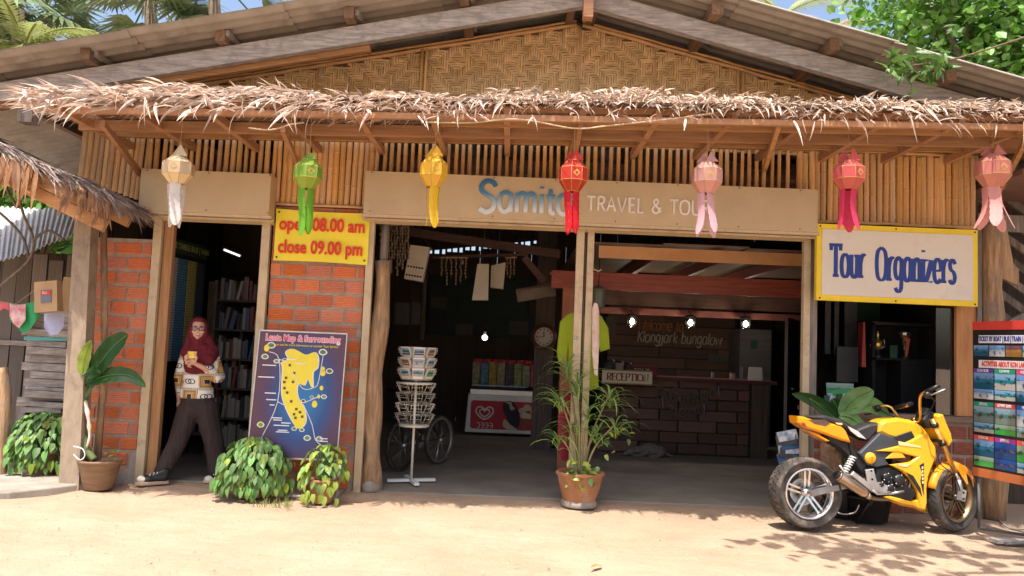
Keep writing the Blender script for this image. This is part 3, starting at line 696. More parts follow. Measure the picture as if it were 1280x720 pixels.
# ------------------------------------------------ paper lanterns
def lantern(px, ptop, pbody, pbot, w, base, low, tail, label, tails=4, spread=0, rot=0, Y=5.97):
    y = Y; c = P(px, pbody[0], y); zt = P(px, ptop, y).z; z1 = P(px, pbody[0], y).z; z2 = P(px, pbody[1], y).z; z0 = P(px, pbot, y).z
    r = w / 985 * Y / 2; x = c.x
    nm = label.split()[0]
    t = thing('paper_lantern', label, 'lantern', (x, y, z0), 'paper lanterns hanging along the thatched awning')
    mU = mat(nm + '_paper', base, tuple(k * .85 for k in base), .6, 6, bump=.08, var=.05, tr=.25); mL = mat(nm + '_lower_paper_glow', low, tuple(k * .92 for k in low), .6, 6, bump=.05, var=.05, tr=.5)  # glow through the lower facets and shade above are painted into these papers
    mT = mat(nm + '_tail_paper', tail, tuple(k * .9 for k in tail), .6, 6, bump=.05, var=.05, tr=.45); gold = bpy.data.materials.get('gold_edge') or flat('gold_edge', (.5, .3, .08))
    H = z1 - z2; N8 = 8; ring = lambda rr, z: [V((x + rr * cos(2 * pi * (k + .5) / N8 + rot), y + rr * sin(2 * pi * (k + .5) / N8 + rot), z)) for k in range(N8)]
    R0 = ring(r * .45, z1); R1 = ring(r, z1 - H * .26); R2 = ring(r, z1 - H * .66); R3 = ring(r * .5, z2)
    for A, C, m_ in ((R0, R1, mU), (R1, R2, mU), (R2, R3, mL)):
        for k in range(8):
            q = [A[k], A[(k + 1) % 8], C[(k + 1) % 8], C[k]]; n_ = (q[1] - q[0]).cross(q[3] - q[0]).normalized() * .0015; mb = MB()
            mb.add([p + n_ for p in q] + [p - n_ for p in q], [(0, 1, 2, 3), (7, 6, 5, 4), (0, 4, 5, 1), (1, 5, 6, 2), (2, 6, 7, 3), (3, 7, 4, 0)]); mb.build('paper_panel', m_, t)
    mb = MB()
    for q in (R0, R1, R2, R3): mb.tube(q, .0028, 5, closed=True)
    for k in range(8): mb.tube([R0[k], R1[k], R2[k], R3[k]], .0025, 5)
    mb.build('lantern_frame', gold, t)
    for k in (5, 6, 7, 4):
        a = (R1[k] + R1[(k + 1) % 8] + R2[k] + R2[(k + 1) % 8]) / 4; u = (R1[(k + 1) % 8] - R1[k]).normalized(); nn = u.cross(V((0, 0, 1))); s_ = r * .26
        if k % 2 == 0: continue
        mb = MB(); mb.add([a + nn * .003 + q for q in (u * s_, V((0, 0, s_)), -u * s_, V((0, 0, -s_)))], [(0, 1, 2, 3)]); mb.add([a + nn * .005 + q for q in (u * s_ * .5, V((0, 0, s_ * .5)), -u * s_ * .5, V((0, 0, -s_ * .5)))], [(0, 1, 2, 3)], 1)
        mb.build('paper_ornament', [gold, mU], t)
    for sx_ in (-1, 1):
        a = V((x + sx_ * r * .26, y - r * .25 * sx_, z1)); mb = MB(); w_ = r * .42; mb.add([a + V((-w_, -.01, 0)), a + V((w_, -.01, 0)), a + V((0, .02, 0)), a + V((sx_ * -r * .1, 0, (zt - z1)))], [(0, 1, 3), (1, 2, 3), (2, 0, 3), (0, 2, 1)]); mb.build('paper_spire', mU, t)
    for k in range(tails):
        a = 2 * pi * (k + .35) / tails + rot; tw = r * .62; cx, cy = x + r * .38 * cos(a), y + r * .38 * sin(a); u = V((-sin(a), cos(a), 0)); oo = V((cos(a), sin(a), 0)); mb = MB()
        vs = []; L = z2 - z0 - U(0, .03); nseg = 14
        for i in range(nseg + 1):
            q = i / nseg; ww = tw * (.5 + .06 * (i % 2)) * (1 if q < .85 else (1 - (q - .85) * 4.5)); ce = V((cx, cy, z2 - L * q)) + oo * (spread * q * q + .008 * sin(q * 5 + k)) + u * .01 * sin(q * 4 + k * 2)
            vs += [ce - u * ww, ce + oo * .004, ce + u * ww]
        mb.add(vs, [(i * 3 + j, i * 3 + j + 1, i * 3 + j + 4, i * 3 + j + 3) for i in range(nseg) for j in (0, 1)])
        tl = mb.build('paper_tail', mT, t)
        db = MB()
        for i in range(4, 14, 3):
            ce = (V(vs[i * 3]) + V(vs[i * 3 + 2])) / 2 - V((0, .006, 0)); db.add([ce + u * .004, ce + V((0, 0, .004)), ce - u * .004, ce - V((0, 0, .004))], [(0, 1, 2, 3)])
        db.build('punched_hole', gold, tl)
    MB().tube([(x, y, zt - .03), (x + .004, y, zt + .04), (x, y + .01, 3.1), (x, y, 3.16)], .002, 4).build('hanging_string', ROPE, t)
    return t
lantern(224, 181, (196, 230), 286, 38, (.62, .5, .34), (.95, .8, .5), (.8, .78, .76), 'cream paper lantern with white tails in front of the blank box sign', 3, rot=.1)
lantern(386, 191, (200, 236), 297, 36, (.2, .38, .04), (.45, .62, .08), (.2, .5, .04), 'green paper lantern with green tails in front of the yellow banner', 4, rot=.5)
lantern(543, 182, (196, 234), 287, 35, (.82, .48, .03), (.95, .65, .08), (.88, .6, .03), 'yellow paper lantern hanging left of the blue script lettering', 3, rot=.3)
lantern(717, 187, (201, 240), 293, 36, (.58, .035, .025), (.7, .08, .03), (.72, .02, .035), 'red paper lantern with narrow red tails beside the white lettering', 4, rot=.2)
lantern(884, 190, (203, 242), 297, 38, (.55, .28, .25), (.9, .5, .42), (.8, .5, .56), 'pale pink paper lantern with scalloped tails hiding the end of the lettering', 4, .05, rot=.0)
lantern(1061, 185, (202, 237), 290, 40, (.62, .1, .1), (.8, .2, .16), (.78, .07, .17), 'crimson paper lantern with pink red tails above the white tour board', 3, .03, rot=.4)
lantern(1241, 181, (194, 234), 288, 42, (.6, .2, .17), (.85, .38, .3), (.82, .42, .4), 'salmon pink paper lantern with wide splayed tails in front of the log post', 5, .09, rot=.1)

# ------------------------------------------------ map board
MPT = thing('map_board', 'purple and blue island map board leaning on the middle brick pier', 'map board', (-1.85, 6.95, .25))
tl, tr, br, bl = P(325, 415, 6.98), P(434, 417, 6.98), P(430, 573, 6.85), P(313, 572, 6.85)
tr.z = tl.z = (tl.z + tr.z) / 2; bl.z = br.z = (bl.z + br.z) / 2; bl.x = tl.x - .0; br.x = tr.x + .0
MW = (tr - tl).length; MH = (tl - bl).length; mu = (br - bl).normalized(); mv = (tl - bl).normalized(); mn = mu.cross(mv)
def mp(u, v, d=0): return bl + (br - bl) * u + (tl - bl) * v + mn * d
def map_mat():
    s = Sh('printed_map_sheet'); X, Y, Z = s.xyz(); z0 = bl.z - MPT.location.z; u = (X + .0 - ((bl.x + br.x) / 2 - MPT.location.x)) / MW; v = (Z - z0) / (tl.z - bl.z)
    du = (u - .05 + (v - .5) * .0) / .36; dv = (v - .48) / .42; d = (du * du + dv * dv).sqrt(); nz = s.noise(s.coord(), 3, 3)
    co = s.ramp(d * .62 + (nz - .5) * .12, [(.2, (.02, .15, .36)), (.5, (.02, .06, .2)), (.72, (.07, .035, .085)), (.95, (.1, .035, .05))]); s.col(co); s.b.inputs['Roughness'].default_value = .35; return s.m
mb = MB(); q = [mp(0, 0), mp(1, 0), mp(1, 1), mp(0, 1)]; mb.add(q + [p - mn * .02 for p in q], [(0, 1, 2, 3), (7, 6, 5, 4), (0, 4, 5, 1), (1, 5, 6, 2), (2, 6, 7, 3), (3, 7, 4, 0)]); mb.build('printed_sheet', map_mat(), MPT)
mb = MB()
for a, b in ((mp(0, 0), mp(0, 1)), (mp(1, 0), mp(1, 1)), (mp(0, 1), mp(1, 1)), (mp(0, 0), mp(1, 0))): mb.bar(a - mn * .008, b - mn * .008, .008, .026)
mb.build('metal_edge', ALU, MPT)
MYEL = flat('map_yellow', (.8, .66, .05)); MWH = flat('map_white', (.75, .73, .74)); MPK = flat('map_pink', (.75, .12, .2)); MDK = flat('map_dark', (.12, .08, .05))
def mq(zx, zy): # reading of the map print: x 0..1, y 0..1 on the sheet
    return ((zx - 45) / (560 - 45) + (zy - 30) / 690 * 0, 1 - (zy - 30) / 725)
isl = [(222, 135), (250, 128), (285, 140), (330, 160), (378, 142), (402, 175), (402, 235), (378, 262), (385, 345), (372, 342), (350, 300), (335, 340), (300, 330), (295, 375), (310, 420), (345, 470), (362, 540), (345, 580), (310, 585), (285, 545), (240, 470), (212, 400), (205, 330), (200, 240), (190, 212), (228, 190), (210, 155)]
def isle(pts, m, d=.0015, name='map_island'):
    mb = MB(); pp = smooth_pts([V((*mq(*p), 0)) for p in pts], 3, True); mb.prism([(p.x, p.y) for p in pp], d, 0, f=lambda u, y, v: mp(u, v, y)); return mb.build(name, m, MPT)
isle([(x + (6 if x > 290 else -6), y) for x, y in isl], MWH, .001); isle(isl, MYEL, .002)
for c_, rr in (((438, 262), 15), ((436, 240), 12), ((437, 350), 11), ((405, 445), 16), ((425, 400), 9), ((95, 130), 16), ((105, 575), 14)): isle([(c_[0] + rr * cos(a), c_[1] + rr * 1.3 * sin(a)) for a in (0, 1, 2, 3, 4, 5)], MYEL, .003)
for c_, rr in (((427, 140), 26), ((475, 250), 22), ((455, 400), 18), ((120, 112), 26), ((90, 180), 22), ((160, 205), 18), ((208, 195), 15), ((105, 575), 22), ((380, 640), 22), ((450, 642), 20), ((485, 690), 20), ((338, 430), 15), ((300, 590), 16), ((345, 595), 16), ((385, 405), 12)):
    isle([(c_[0] + rr * cos(a), c_[1] + rr * .75 * sin(a)) for a in (0, 1, 2, 3, 4, 5)], MWH, .0025, 'map_photo')
    isle([(c_[0] + rr * .7 * cos(a), c_[1] + rr * .5 * sin(a)) for a in (0, 1, 2, 3, 4, 5)], MDK if rr % 2 else bpy.data.materials['leaf_green'], .0032, 'map_photo')
for rt in ([(110, 150), (175, 195), (190, 440), (115, 655)], [(430, 160), (415, 320), (390, 350), (345, 362), (310, 340), (250, 250)], [(345, 440), (425, 400)], [(340, 450), (400, 560), (430, 650), (490, 690)], [(175, 195), (215, 200)], [(190, 440), (235, 460)]):
    MB().tube([mp(*mq(*p), .002) for p in smooth_pts([V((*p, 0)) for p in rt], 4) for p in [(p.x, p.y)]], .004, 5).build('map_route', MWH, MPT)
mb = MB()
for (zx, zy) in ((225, 300), (218, 325), (268, 322), (222, 360), (240, 385), (268, 435), (302, 478), (325, 495), (292, 508), (302, 528), (340, 520), (270, 270), (240, 225)):
    u, v = mq(zx, zy); mb.box(mp(u, v, .003), (.022, .002, .022))
tag(mb.build('map_icon', MDK, MPT), kind='stuff')
mb = MB()
for (zx, zy, w_) in ((120, 230, 80), (110, 300, 95), (143, 392, 65), (152, 430, 60), (160, 460, 28), (195, 533, 60), (200, 545, 50), (250, 560, 55), (225, 575, 90), (235, 602, 55), (235, 612, 75), (475, 640, 45), (475, 655, 50), (245, 190, 60), (300, 212, 60)):
    u, v = mq(zx, zy); mb.box(mp(u, v, .0035), (w_ / 515 * MW, .002, .009))
tag(mb.build('map_caption', MWH, MPT), kind='stuff')
a_ = math.atan2((tl - bl).y, (tl - bl).z)
label_text('Lanta Map & Surrounding', MPT, MWH, mp(.5, .95, .002), .077, (R(90) - a_, 0, 0), sx=.83, bold=.0055)
label_text('Lanta Map & Surrounding', MPT, MPK, mp(.5, .95, .0035), .077, (R(90) - a_, 0, 0), sx=.83, bold=.0015)
label_text('You can ask for more information at counter Tour Service', MPT, YEL, mp(.52, .895, .002), .028, (R(90) - a_, 0, 0), sx=.9)
mb = MB(); z = .02
mb.tube([bl + V((0, .02, 0)), (bl.x + .02, 6.9, z), (br.x - .08, 6.72, z), (br.x + .03, 6.75, z), (br.x + .03, 6.9, bl.z)], .013, 8, m=0); mb.tube([(bl.x + .02, 6.9, z), (bl.x + .02, 7.15, z)], .012, 6); mb.tube([(br.x + .02, 6.8, z), (br.x + .02, 7.15, z)], .012, 6)
mb.tube([mp(0, 0, -.02), (bl.x, 7.16, .02)], .011, 6); mb.build('stand_frame', mat('pvc_pipe', (.42, .4, .38)), MPT)

# ------------------------------------------------ big poster board at the right edge
TB = thing('tour_poster_board', 'black tour poster board with red top and rows of beach pictures at the right edge', 'poster board', (4.2, 6.7, .3))
A = P(1216, 418, 6.62); Bx = P(1300, 399, 6.02); Cc = P(1297, 628, 6.02); D = P(1215, 594, 6.62); D.x = A.x; Cc.x = Bx.x
ux = (Bx - A); Hh = (A.z - D.z + Bx.z - Cc.z) / 2; A.z = D.z + Hh; Bx.z = A.z; Cc.z = D.z; ux = Bx - A; ul = ux.length; uh = ux.normalized(); un = uh.cross(V((0, 0, 1)))
sc_ = 1.0
def tp(u, v, d=0): return V((A.x, A.y, A.z)) + uh * u * ul + V((0, 0, -v * Hh)) + un * d
def tq(u0, v0, u1, v1, m, name, d, th_=.002):
    mb = MB(); q = [tp(u0, v1, d), tp(u1, v1, d), tp(u1, v0, d), tp(u0, v0, d)]; mb.add(q + [p - un * th_ for p in q], [(0, 1, 2, 3), (7, 6, 5, 4), (0, 4, 5, 1), (1, 5, 6, 2), (2, 6, 7, 3), (3, 7, 4, 0)]); return mb.build(name, m, TB)
tq(0, 0, 2.0, 1, BLACK, 'panel', 0, .03)
RED2 = flat('red_header', (.6, .05, .035)); ORG = flat('orange_footer', (.5, .15, .05)); tq(0, 0, 2.0, .055, RED2, 'header_band', .003); tq(0, .945, 2.0, 1, ORG, 'footer_band', .003)
def photo_mat(i, top, mid, low, rock):
    s = Sh('beach_picture_%s' % i); t = s.n('ShaderNodeTexCoord'); sp = s.n('ShaderNodeSeparateXYZ'); s.l(t.outputs['Generated'], sp.inputs[0]); v = N(s.nt, sp.outputs[2]); u = N(s.nt, sp.outputs[0])
    mpp = s.n('ShaderNodeMapping'); s.l(t.outputs['Generated'], mpp.inputs[0]); mpp.inputs['Location'].default_value = (ord(i[0]) * 1.7, len(i), 0)
    nz = s.noise(mpp.outputs[0], 3.2, 5); n2 = s.noise(mpp.outputs[0], 11, 4)
    co = s.ramp(v + (n2 - .5) * .12, [(.1, low), (.38, low), (.42, mid), (.6, mid), (.64, top), (.95, tuple(min(1, k * 1.3) for k in top))])
    co = s.mix(((nz - (.5 + (v - .5).abs() * .35)) * 14).clamp(), co, rock); s.col(s.mix(1.0, co, (.62, .62, .62), 'MULTIPLY')); s.b.inputs['Roughness'].default_value = .3; return s.m
PM = [photo_mat('aqua', (.2, .4, .7), (.03, .25, .4), (.02, .13, .25), (.03, .06, .05)), photo_mat('bay', (.25, .5, .8), (.02, .3, .4), (.6, .6, .55), (.04, .09, .04)), photo_mat('dusk', (.2, .1, .15), (.5, .25, .06), (.4, .2, .05), (.6, .3, .05)),
      photo_mat('crowd', (.3, .5, .6), (.1, .3, .3), (.25, .35, .3), (.12, .07, .04)), photo_mat('deep', (.01, .1, .4), (.01, .05, .25), (.02, .1, .3), (.2, .15, .1)), photo_mat('green', (.3, .45, .35), (.05, .4, .12), (.04, .5, .1), (.05, .07, .04)), photo_mat('sandbar', (.2, .4, .75), (.5, .6, .7), (.7, .72, .75), (.03, .05, .12))]
for i, (v0, v1, tx, cl) in enumerate(((.09, .135, 'TICKET BY BOAT | BUS | TRAIN | PLANE', NAVY), (.25, .295, 'ACTIVITIES ABOUT KOH LANTA', RED2))):
    tq(.1, v0, .92, v1 + .005, MWH, 'ribbon', .004); label_text(tx, TB, cl, tp(.51, (v0 + v1) / 2 + .002, .0055), .055, (R(90), 0, math.atan2(uh.y, uh.x)), sx=.52 if i == 0 else .56, bold=.002)
for k in range(7): tq(.02 + k * .247, .155, .02 + k * .247 + .23, .225, PM[(0, 6, 2, 1, 0, 3, 6)[k]], 'beach_picture', .003)
heads = ['KOH ROK', 'KOH PHI PHI', '4 ISLANDS', 'HIKING', 'ELEPHANT RIDING', 'FISHING', 'KOH HA', 'DIVING', 'TAXI SERVICE']; hc = [(.12, .05, .3), (.02, .3, .15), (.7, .05, .2), (.02, .28, .2), (.6, .08, .06), (.03, .1, .4), (.65, .08, .05), (.35, .04, .3), (.7, .08, .05)]
for r_ in range(3):
    for c_ in range(4):
        i = r_ * 3 + c_ % 3; u0 = .02 + c_ * .325; v0 = .305 + r_ * .215; m_ = bpy.data.materials.get('heading_colour_%s' % 'abcdefghi'[i]) or flat('heading_colour_%s' % 'abcdefghi'[i], hc[i])
        tq(u0, v0, u0 + .305, v0 + .028, m_, 'picture_heading', .004); label_text(heads[i], TB, MWH, tp(u0 + .15, v0 + .014, .0055), .035, (R(90), 0, math.atan2(uh.y, uh.x)), sx=.7 if len(heads[i]) < 10 else .45)
        tq(u0, v0 + .028, u0 + .305, v0 + .13, PM[(0, 1, 6, 3, 3, 6, 0, 4, 5)[i]], 'beach_picture', .003); tq(u0, v0 + .133, u0 + .305, v0 + .195, PM[(6, 1, 0, 1, 5, 3, 5, 4, 1)[i]], 'beach_picture', .003)
mb = MB()
for u in (.06, .95): mb.tube([tp(u, 1, -.02), tp(u, 1, -.02) + V((0, 0, -(D.z - .03)))], .012, 6)
e = tp(.06, 1, -.02); mb.tube([(e.x, e.y, .03), (e.x + .5, e.y - .35, .03), (e.x - .1, e.y - .5, .02)], .012, 6); mb.build('stand_frame', mat('grey_metal_pipe', (.2, .19, .18), metal=.5), TB)
# ------------------------------------------------ plants
def leaf_mesh(kind, m, seed=0):
    rs = random.Random(seed); mb = MB()
    if kind == 'heart':   # length 1 along +Y from stalk, folded on the midrib, tip drooping
        pr = [(0, .0), (.12, .22), (.3, .30), (.5, .28), (.7, .2), (.88, .08), (1, 0)]
    elif kind == 'lance': pr = [(0, .0), (.15, .1), (.4, .16), (.65, .12), (.85, .06), (1, 0)]
    elif kind == 'big': pr = [(0, .02), (.1, .14), (.25, .24), (.45, .28), (.65, .25), (.82, .17), (.93, .09), (1, 0)]
    vs = []; dr = rs.uniform(.1, .35); tw = rs.uniform(-.1, .1)
    for t, w_ in pr:
        z = -dr * t * t; back = -.1 if kind == 'heart' and w_ > 0 and t < .2 else 0
        vs += [(-w_ + tw * t, t + back, z + w_ * .35), (tw * t, t, z), (w_ + tw * t, t + back, z + w_ * .3)]
    n = len(pr); mb.add(vs, [(i * 3 + j, i * 3 + j + 1, i * 3 + j + 4, i * 3 + j + 3) for i in range(n - 1) for j in (0, 1)], 0, True); return mb.mesh('leaf', m)
def orient(d, roll=0):
    d = V(d).normalized(); x = d.cross(V((0, 0, 1)))
    if x.length < .05: x = V((1, 0, 0))
    x.normalize(); x = Matrix.Rotation(roll, 3, d) @ x; z = x.cross(d); return Matrix((x, d, z)).transposed().to_euler()
HG = [leaf_mesh('heart', GREENL, i) for i in range(4)]; HL = [leaf_mesh('heart', LIMEL, i) for i in range(4)]
def bush(t, c, rx, ry, h, n, L, lime=0., z0=.05, down=.5):
    """mound of heart leaves hanging over the pot on thin stalks"""
    st = MB()
    for i in range(n):
        a = U(0, 2 * pi); u = rnd() ** .85; v = u; ph = u * pi * .62; f = (1 - .22 * rnd()) * (1 + .1 * sin(a * 3 + 1) + .07 * sin(a * 5 + ph * 4))
        r = sin(ph); zz = h * (.42 + .58 * cos(ph) / cos(0)) * (1 if cos(ph) > 0 else 1) - (.1 * h if u > .85 else 0)
        p = V((c[0] + rx * r * cos(a) * f, c[1] + ry * r * sin(a) * f, max(z0 + zz * (.9 + .1 * f), .03 + L * .45)))
        if sin(a) > .35 and rnd() < .5: a = -a; p.y = c[1] + ry * r * sin(a) * f
        d = V((cos(a) * .6, sin(a) * .6 - .25, -down - .8 * v + U(-.25, .35))); S = L * U(.5, 1.3)
        lime_here = lime if not callable(lime) else lime(p)
        link('leaf', (HL if rnd() < lime_here else HG)[i % 4], t, p - wl(t), orient(d, U(-.5, .5)), (S * U(.85, 1.1), S, S))
        b0 = V((c[0] + rx * .15 * cos(a), c[1] + ry * .15 * sin(a), z0 + h * .1)); mid = b0.lerp(p, .5) + V((0, 0, h * .25))
        if i % 2 == 0: st.tube(smooth_pts([b0, mid, p], 3), .003, 3, cap=False)
    for i in range(int(n * .3)):
        a = U(-3.3, .16); f = U(.82, 1.02); p = V((c[0] + rx * f * cos(a) * .95, c[1] + ry * f * sin(a), z0 + U(0, h * .45) + L * .35)); S = L * U(.7, 1.15)
        link('leaf', (HL if rnd() < (lime if not callable(lime) else lime(p)) + .1 else HG)[i % 4], t, p - wl(t), orient((cos(a) * .25 + U(-.3, .3), -.25, -1), U(-.5, .5)), (S, S, S))
    tag(st.build('stem', GREENL, t), kind='stuff')
def potlathe(t, c, r, h, m, base=.65, soil=True, wob=0):
    MB().lathe([(r * base * .9, 0), (r * base, .01), (r * base * 1.05, h * .12), (r * .86, h * .5), (r * .97, h * .8), (r * 1.0, h * .88), (r * 1.06, h * .9), (r * 1.08, h * .97), (r * 1.02, h), (r * .9, h * .98), (r * .86, h * .8)], 26, (c[0], c[1], 0), wob=wob).build('pot', m, t)
    MB().lathe([(r * .9, h * .86), (r * .5, h * .9), (.001, h * .92)], 16, (c[0], c[1], 0)).build('soil', SOIL, t)
# the green bush before the map board
c = G(312, 622); c = (c.x, c.y + .03); t = thing('potted_vine', 'large mound of green heart shaped leaves on the sand before the map board', 'plant', (*c, 0)); potlathe(t, c, .17, .2, POTB); bush(t, c, .31, .24, .45, 280, .088, .14)
c = G(404, 622); c = (c.x + .04, 6.66); t = thing('potted_vine', 'yellowish heart leaved plant in a small terracotta pot at the corner of the map board', 'plant', (*c, 0)); potlathe(t, c, .12, .2, CLAY); bush(t, c, .19, .13, .34, 90, .078, .66, .14, .3)
for k in range(14):
    a = U(-2.6, -.4); p = V((c[0] + .17 * cos(a), c[1] + .15 * sin(a), U(.03, .2))); link('leaf', HL[k % 4], t, p - wl(t), orient((cos(a) * .2, -.3, -1), U(-.5, .5)), (.08, .08, .08))
c = G(42, 600); c = (c.x, c.y + .12); t = thing('potted_vine', 'green heart leaved plant spilling onto the apron left of the leaning concrete pillar', 'plant', (*c, .045)); potlathe(t, c, .16, .25, POTB); bush(t, c, .31, .24, .52, 240, .088, lambda p: .5 if p.x > c[0] + .15 and p.z < .3 else .1, .07)
# tall dracaena-like plant in the middle
c = (.66, 6.98); t = thing('strap_leaf_plant', 'tall strap leaved plant in a terracotta pot before the middle posts', 'plant', (*c, 0)); potlathe(t, c, .2, .3, CLAY, .66, wob=.015)
MB().lathe([(.15, .001), (.16, .02), (.15, .05), (.12, .06)], 20, (c[0], c[1], 0)).build('pot_foot', CONC, t)
sl_m = []
for i in range(6):
    mb = MB(); pr = [(0, .4), (.15, .8), (.35, 1), (.6, .8), (.8, .5), (1, .03)]; vs = []; p = V((0, 0, 0)); an = U(.2, .7)
    for k, (q, w_) in enumerate(pr): vs += [p + V((-w_ * .022, 0, .006)), p, p + V((w_ * .022, 0, .006))]; an += -.27 * (1 + i * .14); p = p + V((U(-.02, .02), cos(an), sin(an))) * .2
    mb.add(vs, [(a * 3 + j, a * 3 + j + 1, a * 3 + j + 4, a * 3 + j + 3) for a in range(5) for j in (0, 1)], 0, True); sl_m.append(mb.mesh('leaf', STRAPL))
heads = [(-.14, .05, 1.12), (-.05, .0, .98), (.24, 0, .88), (-.2, -.05, .82), (.05, -.05, .75), (.3, .0, .62), (-.08, .05, .6), (.12, -.08, .55), (-.2, 0, .5)]
for (dx, dy, z) in heads:
    b0 = V((c[0] + dx * .12, c[1], .26)); e = V((c[0] + dx, c[1] + dy, z + .1)); MB().tube(smooth_pts([b0, b0.lerp(e, .5) + V((dx * -.15, 0, .02)), e], 4), [.01] * 5 + [.007] * 4, 6).build('stem', mat('plant_cane', (.28, .24, .1)) if 'plant_cane' not in bpy.data.materials else bpy.data.materials['plant_cane'], t)
    for k in range(27 if z > .8 else 17):
        a = k * 2.4 + U(-.3, .3); S = U(.2, .38); q = e - V((0, 0, .14 * rnd()))
        link('leaf', sl_m[k % 6], t, q - wl(t), orient((cos(a), sin(a), U(.3, 1.5)), U(-.3, .3)), (S * 1.25, S, S))
for k in range(26):
    p = V((c[0] + U(-.12, .16), c[1] - U(.1, .2), U(.17, .42))); link('leaf', (HL if k % 3 else HG)[k % 4], t, p - wl(t), orient((U(-1, 1), -.5, U(-.8, .3)), U(-1, 1)), (.075, .075, .075))
for k in range(16):
    p = V((c[0] + U(.15, .42), c[1] - U(-.05, .1), U(.35, .75))); link('leaf', (HL if k % 2 else HG)[k % 4], t, p - wl(t), orient((U(-1, 1), -.5, U(-.8, .3)), U(-1, 1)), (.06, .06, .06))
# broad leaved plant by the left wall
c = (-3.46, 6.85); t = thing('broad_leaf_plant', 'tall plant with three broad dark leaves in a brown glazed pot by the left wall', 'plant', (*c, 0)); potlathe(t, c, .168, .25, POTB, .7)
Yp = c[1]; st = smooth_pts([P(118, 575, Yp), P(108, 560, Yp), P(104, 530, Yp), P(107, 490, Yp), P(104, 470, Yp)], 5); MB().tube(st, [.032] * 8 + [.026] * (len(st) - 8), 8).build('stem', mat('green_cane', (.14, .17, .06), (.08, .1, .04), .6), t)
pts = smooth_pts([P(106, 500, Yp - .03), P(110, 520, Yp - .04), P(112, 545, Yp - .03), P(108, 560, Yp - .03)], 4); MB().tube(pts, [.012, .02, .015, .022, .018, .012, .02, .014, .01, .012, .01, .008, .006][:len(pts)], 6).build('dry_leaf_sheath', STRAWO, t)
def big_leaf(px, w_, m, par, Y, name='leaf', fold=.18, yo=None):
    pts = smooth_pts([P(a, b, Y + (yo[i] if yo else 0)) for i, (a, b) in enumerate(px)], 4); n = len(pts); vs = []
    for i, p in enumerate(pts):
        q = i / (n - 1); ww = w_ * (sin(pi * min(1, q * .94 + .06)) ** .7) * (1 if q < .97 else .1); tt = (pts[min(i + 1, n - 1)] - pts[max(0, i - 1)]).normalized(); s_ = V((tt.z, -.35, -tt.x)).normalized()
        vs += [p + s_ * ww + V((0, -.1 * ww + .006 * sin(i * 2.1), 0)), p + s_ * ww * .5 + V((0, fold * ww * .5, 0)), p + V((0, fold * ww * 1.4, 0)), p - s_ * ww * .5 + V((0, fold * ww * .5, 0)), p - s_ * ww + V((0, -.1 * ww + .006 * sin(i * 1.7 + 1), 0))]
    mb = MB(); mb.add(vs, [(i * 5 + j, i * 5 + j + 1, i * 5 + j + 6, i * 5 + j + 5) for i in range(n - 1) for j in range(4)], 0, True); o = mb.build(name, m, par)
    MB().tube([p + V((0, fold * w_ * .6 - .003, 0)) for p in pts], .0028, 4).build('midrib', GREENL, o); return o
big_leaf([(106, 468), (118, 462), (136, 438), (150, 425), (160, 418)], .105, DKLEAF, t, Yp, yo=(0, -.02, -.03, -.04, -.06)); big_leaf([(105, 480), (120, 473), (145, 468), (165, 471), (182, 484)], .072, DKLEAF, t, Yp - .05)
big_leaf([(103, 468), (104, 455), (108, 440), (114, 425)], .07, LIMEL, t, Yp - .16); big_leaf([(100, 466), (108, 466), (118, 462), (125, 466)], .035, DKLEAF, t, Yp - .08); big_leaf([(104, 500), (112, 488), (118, 478)], .02, GREENL, t, Yp - .05)
for k in range(8):
    p = V((c[0] + .05 + U(0, .12), c[1] - .05, U(.26, .36))); link('leaf', HG[k % 4], t, p - wl(t), orient((U(-1, 1), -.5, U(-.2, .5)), 0), (.05, .05, .05))
# big leaf plant behind the motorcycle
t = thing('broad_leaf_plant', 'low plant with wide green leaves in a dark pot behind the motorcycle seat', 'plant', (2.95, 6.95, 0)); potlathe(t, (2.95, 6.98), .16, .3, BLACK)
for L in ([(1050, 520), (1030, 508), (1010, 498), (990, 492)], [(1045, 524), (1035, 515), (1022, 505), (1012, 497)]): big_leaf(L, .055, DKLEAF, t, 6.85)
big_leaf([(1052, 520), (1062, 506), (1078, 494), (1092, 488)], .09, GREENL, t, 6.82); big_leaf([(1060, 515), (1080, 505), (1098, 510), (1112, 522)], .075, GREENL, t, 6.8); big_leaf([(1050, 520), (1062, 522), (1074, 530), (1080, 538)], .06, GREENL, t, 6.78); big_leaf([(1048, 520), (1046, 508), (1040, 498)], .06, DKLEAF, t, 6.9)
for k in range(4): MB().tube([(2.95 + U(-.03, .03), 6.95, .28), (2.93 + U(-.04, .04), 6.9, .6), P(1050 + k * 3, 520, 6.83)], .01, 6).build('stem', GREENL, t)
# small ones inside
c = G(933, 566); t = thing('potted_plant', 'small dark leafy plant in a pot at the foot of the reception desk', 'plant', (c.x, c.y, 0)); potlathe(t, (c.x, c.y), .2, .25, POTB)
for k in range(60): a = U(0, 6.28); p = V((c.x + .2 * cos(a) * rnd(), c.y - .1 + .2 * sin(a) * rnd(), U(.27, .6))); link('leaf', HG[k % 4], t, p - wl(t), orient((cos(a), sin(a) - .5, U(-.3, .5)), 0), (.14, .14, .14))
t = thing('broad_leaf_plant', 'dim low plant with broad leaves standing right of the ice cream freezer', 'plant', (.95, 10.8, 0)); 
for L in ([(700, 556), (690, 545), (678, 543), (672, 550)], [(702, 556), (698, 542), (688, 536)], [(704, 558), (712, 545), (722, 545)]): big_leaf(L, .11, DKLEAF, t, 10.8)
potlathe(t, (.72, 10.85), .13, .15, BLACK)
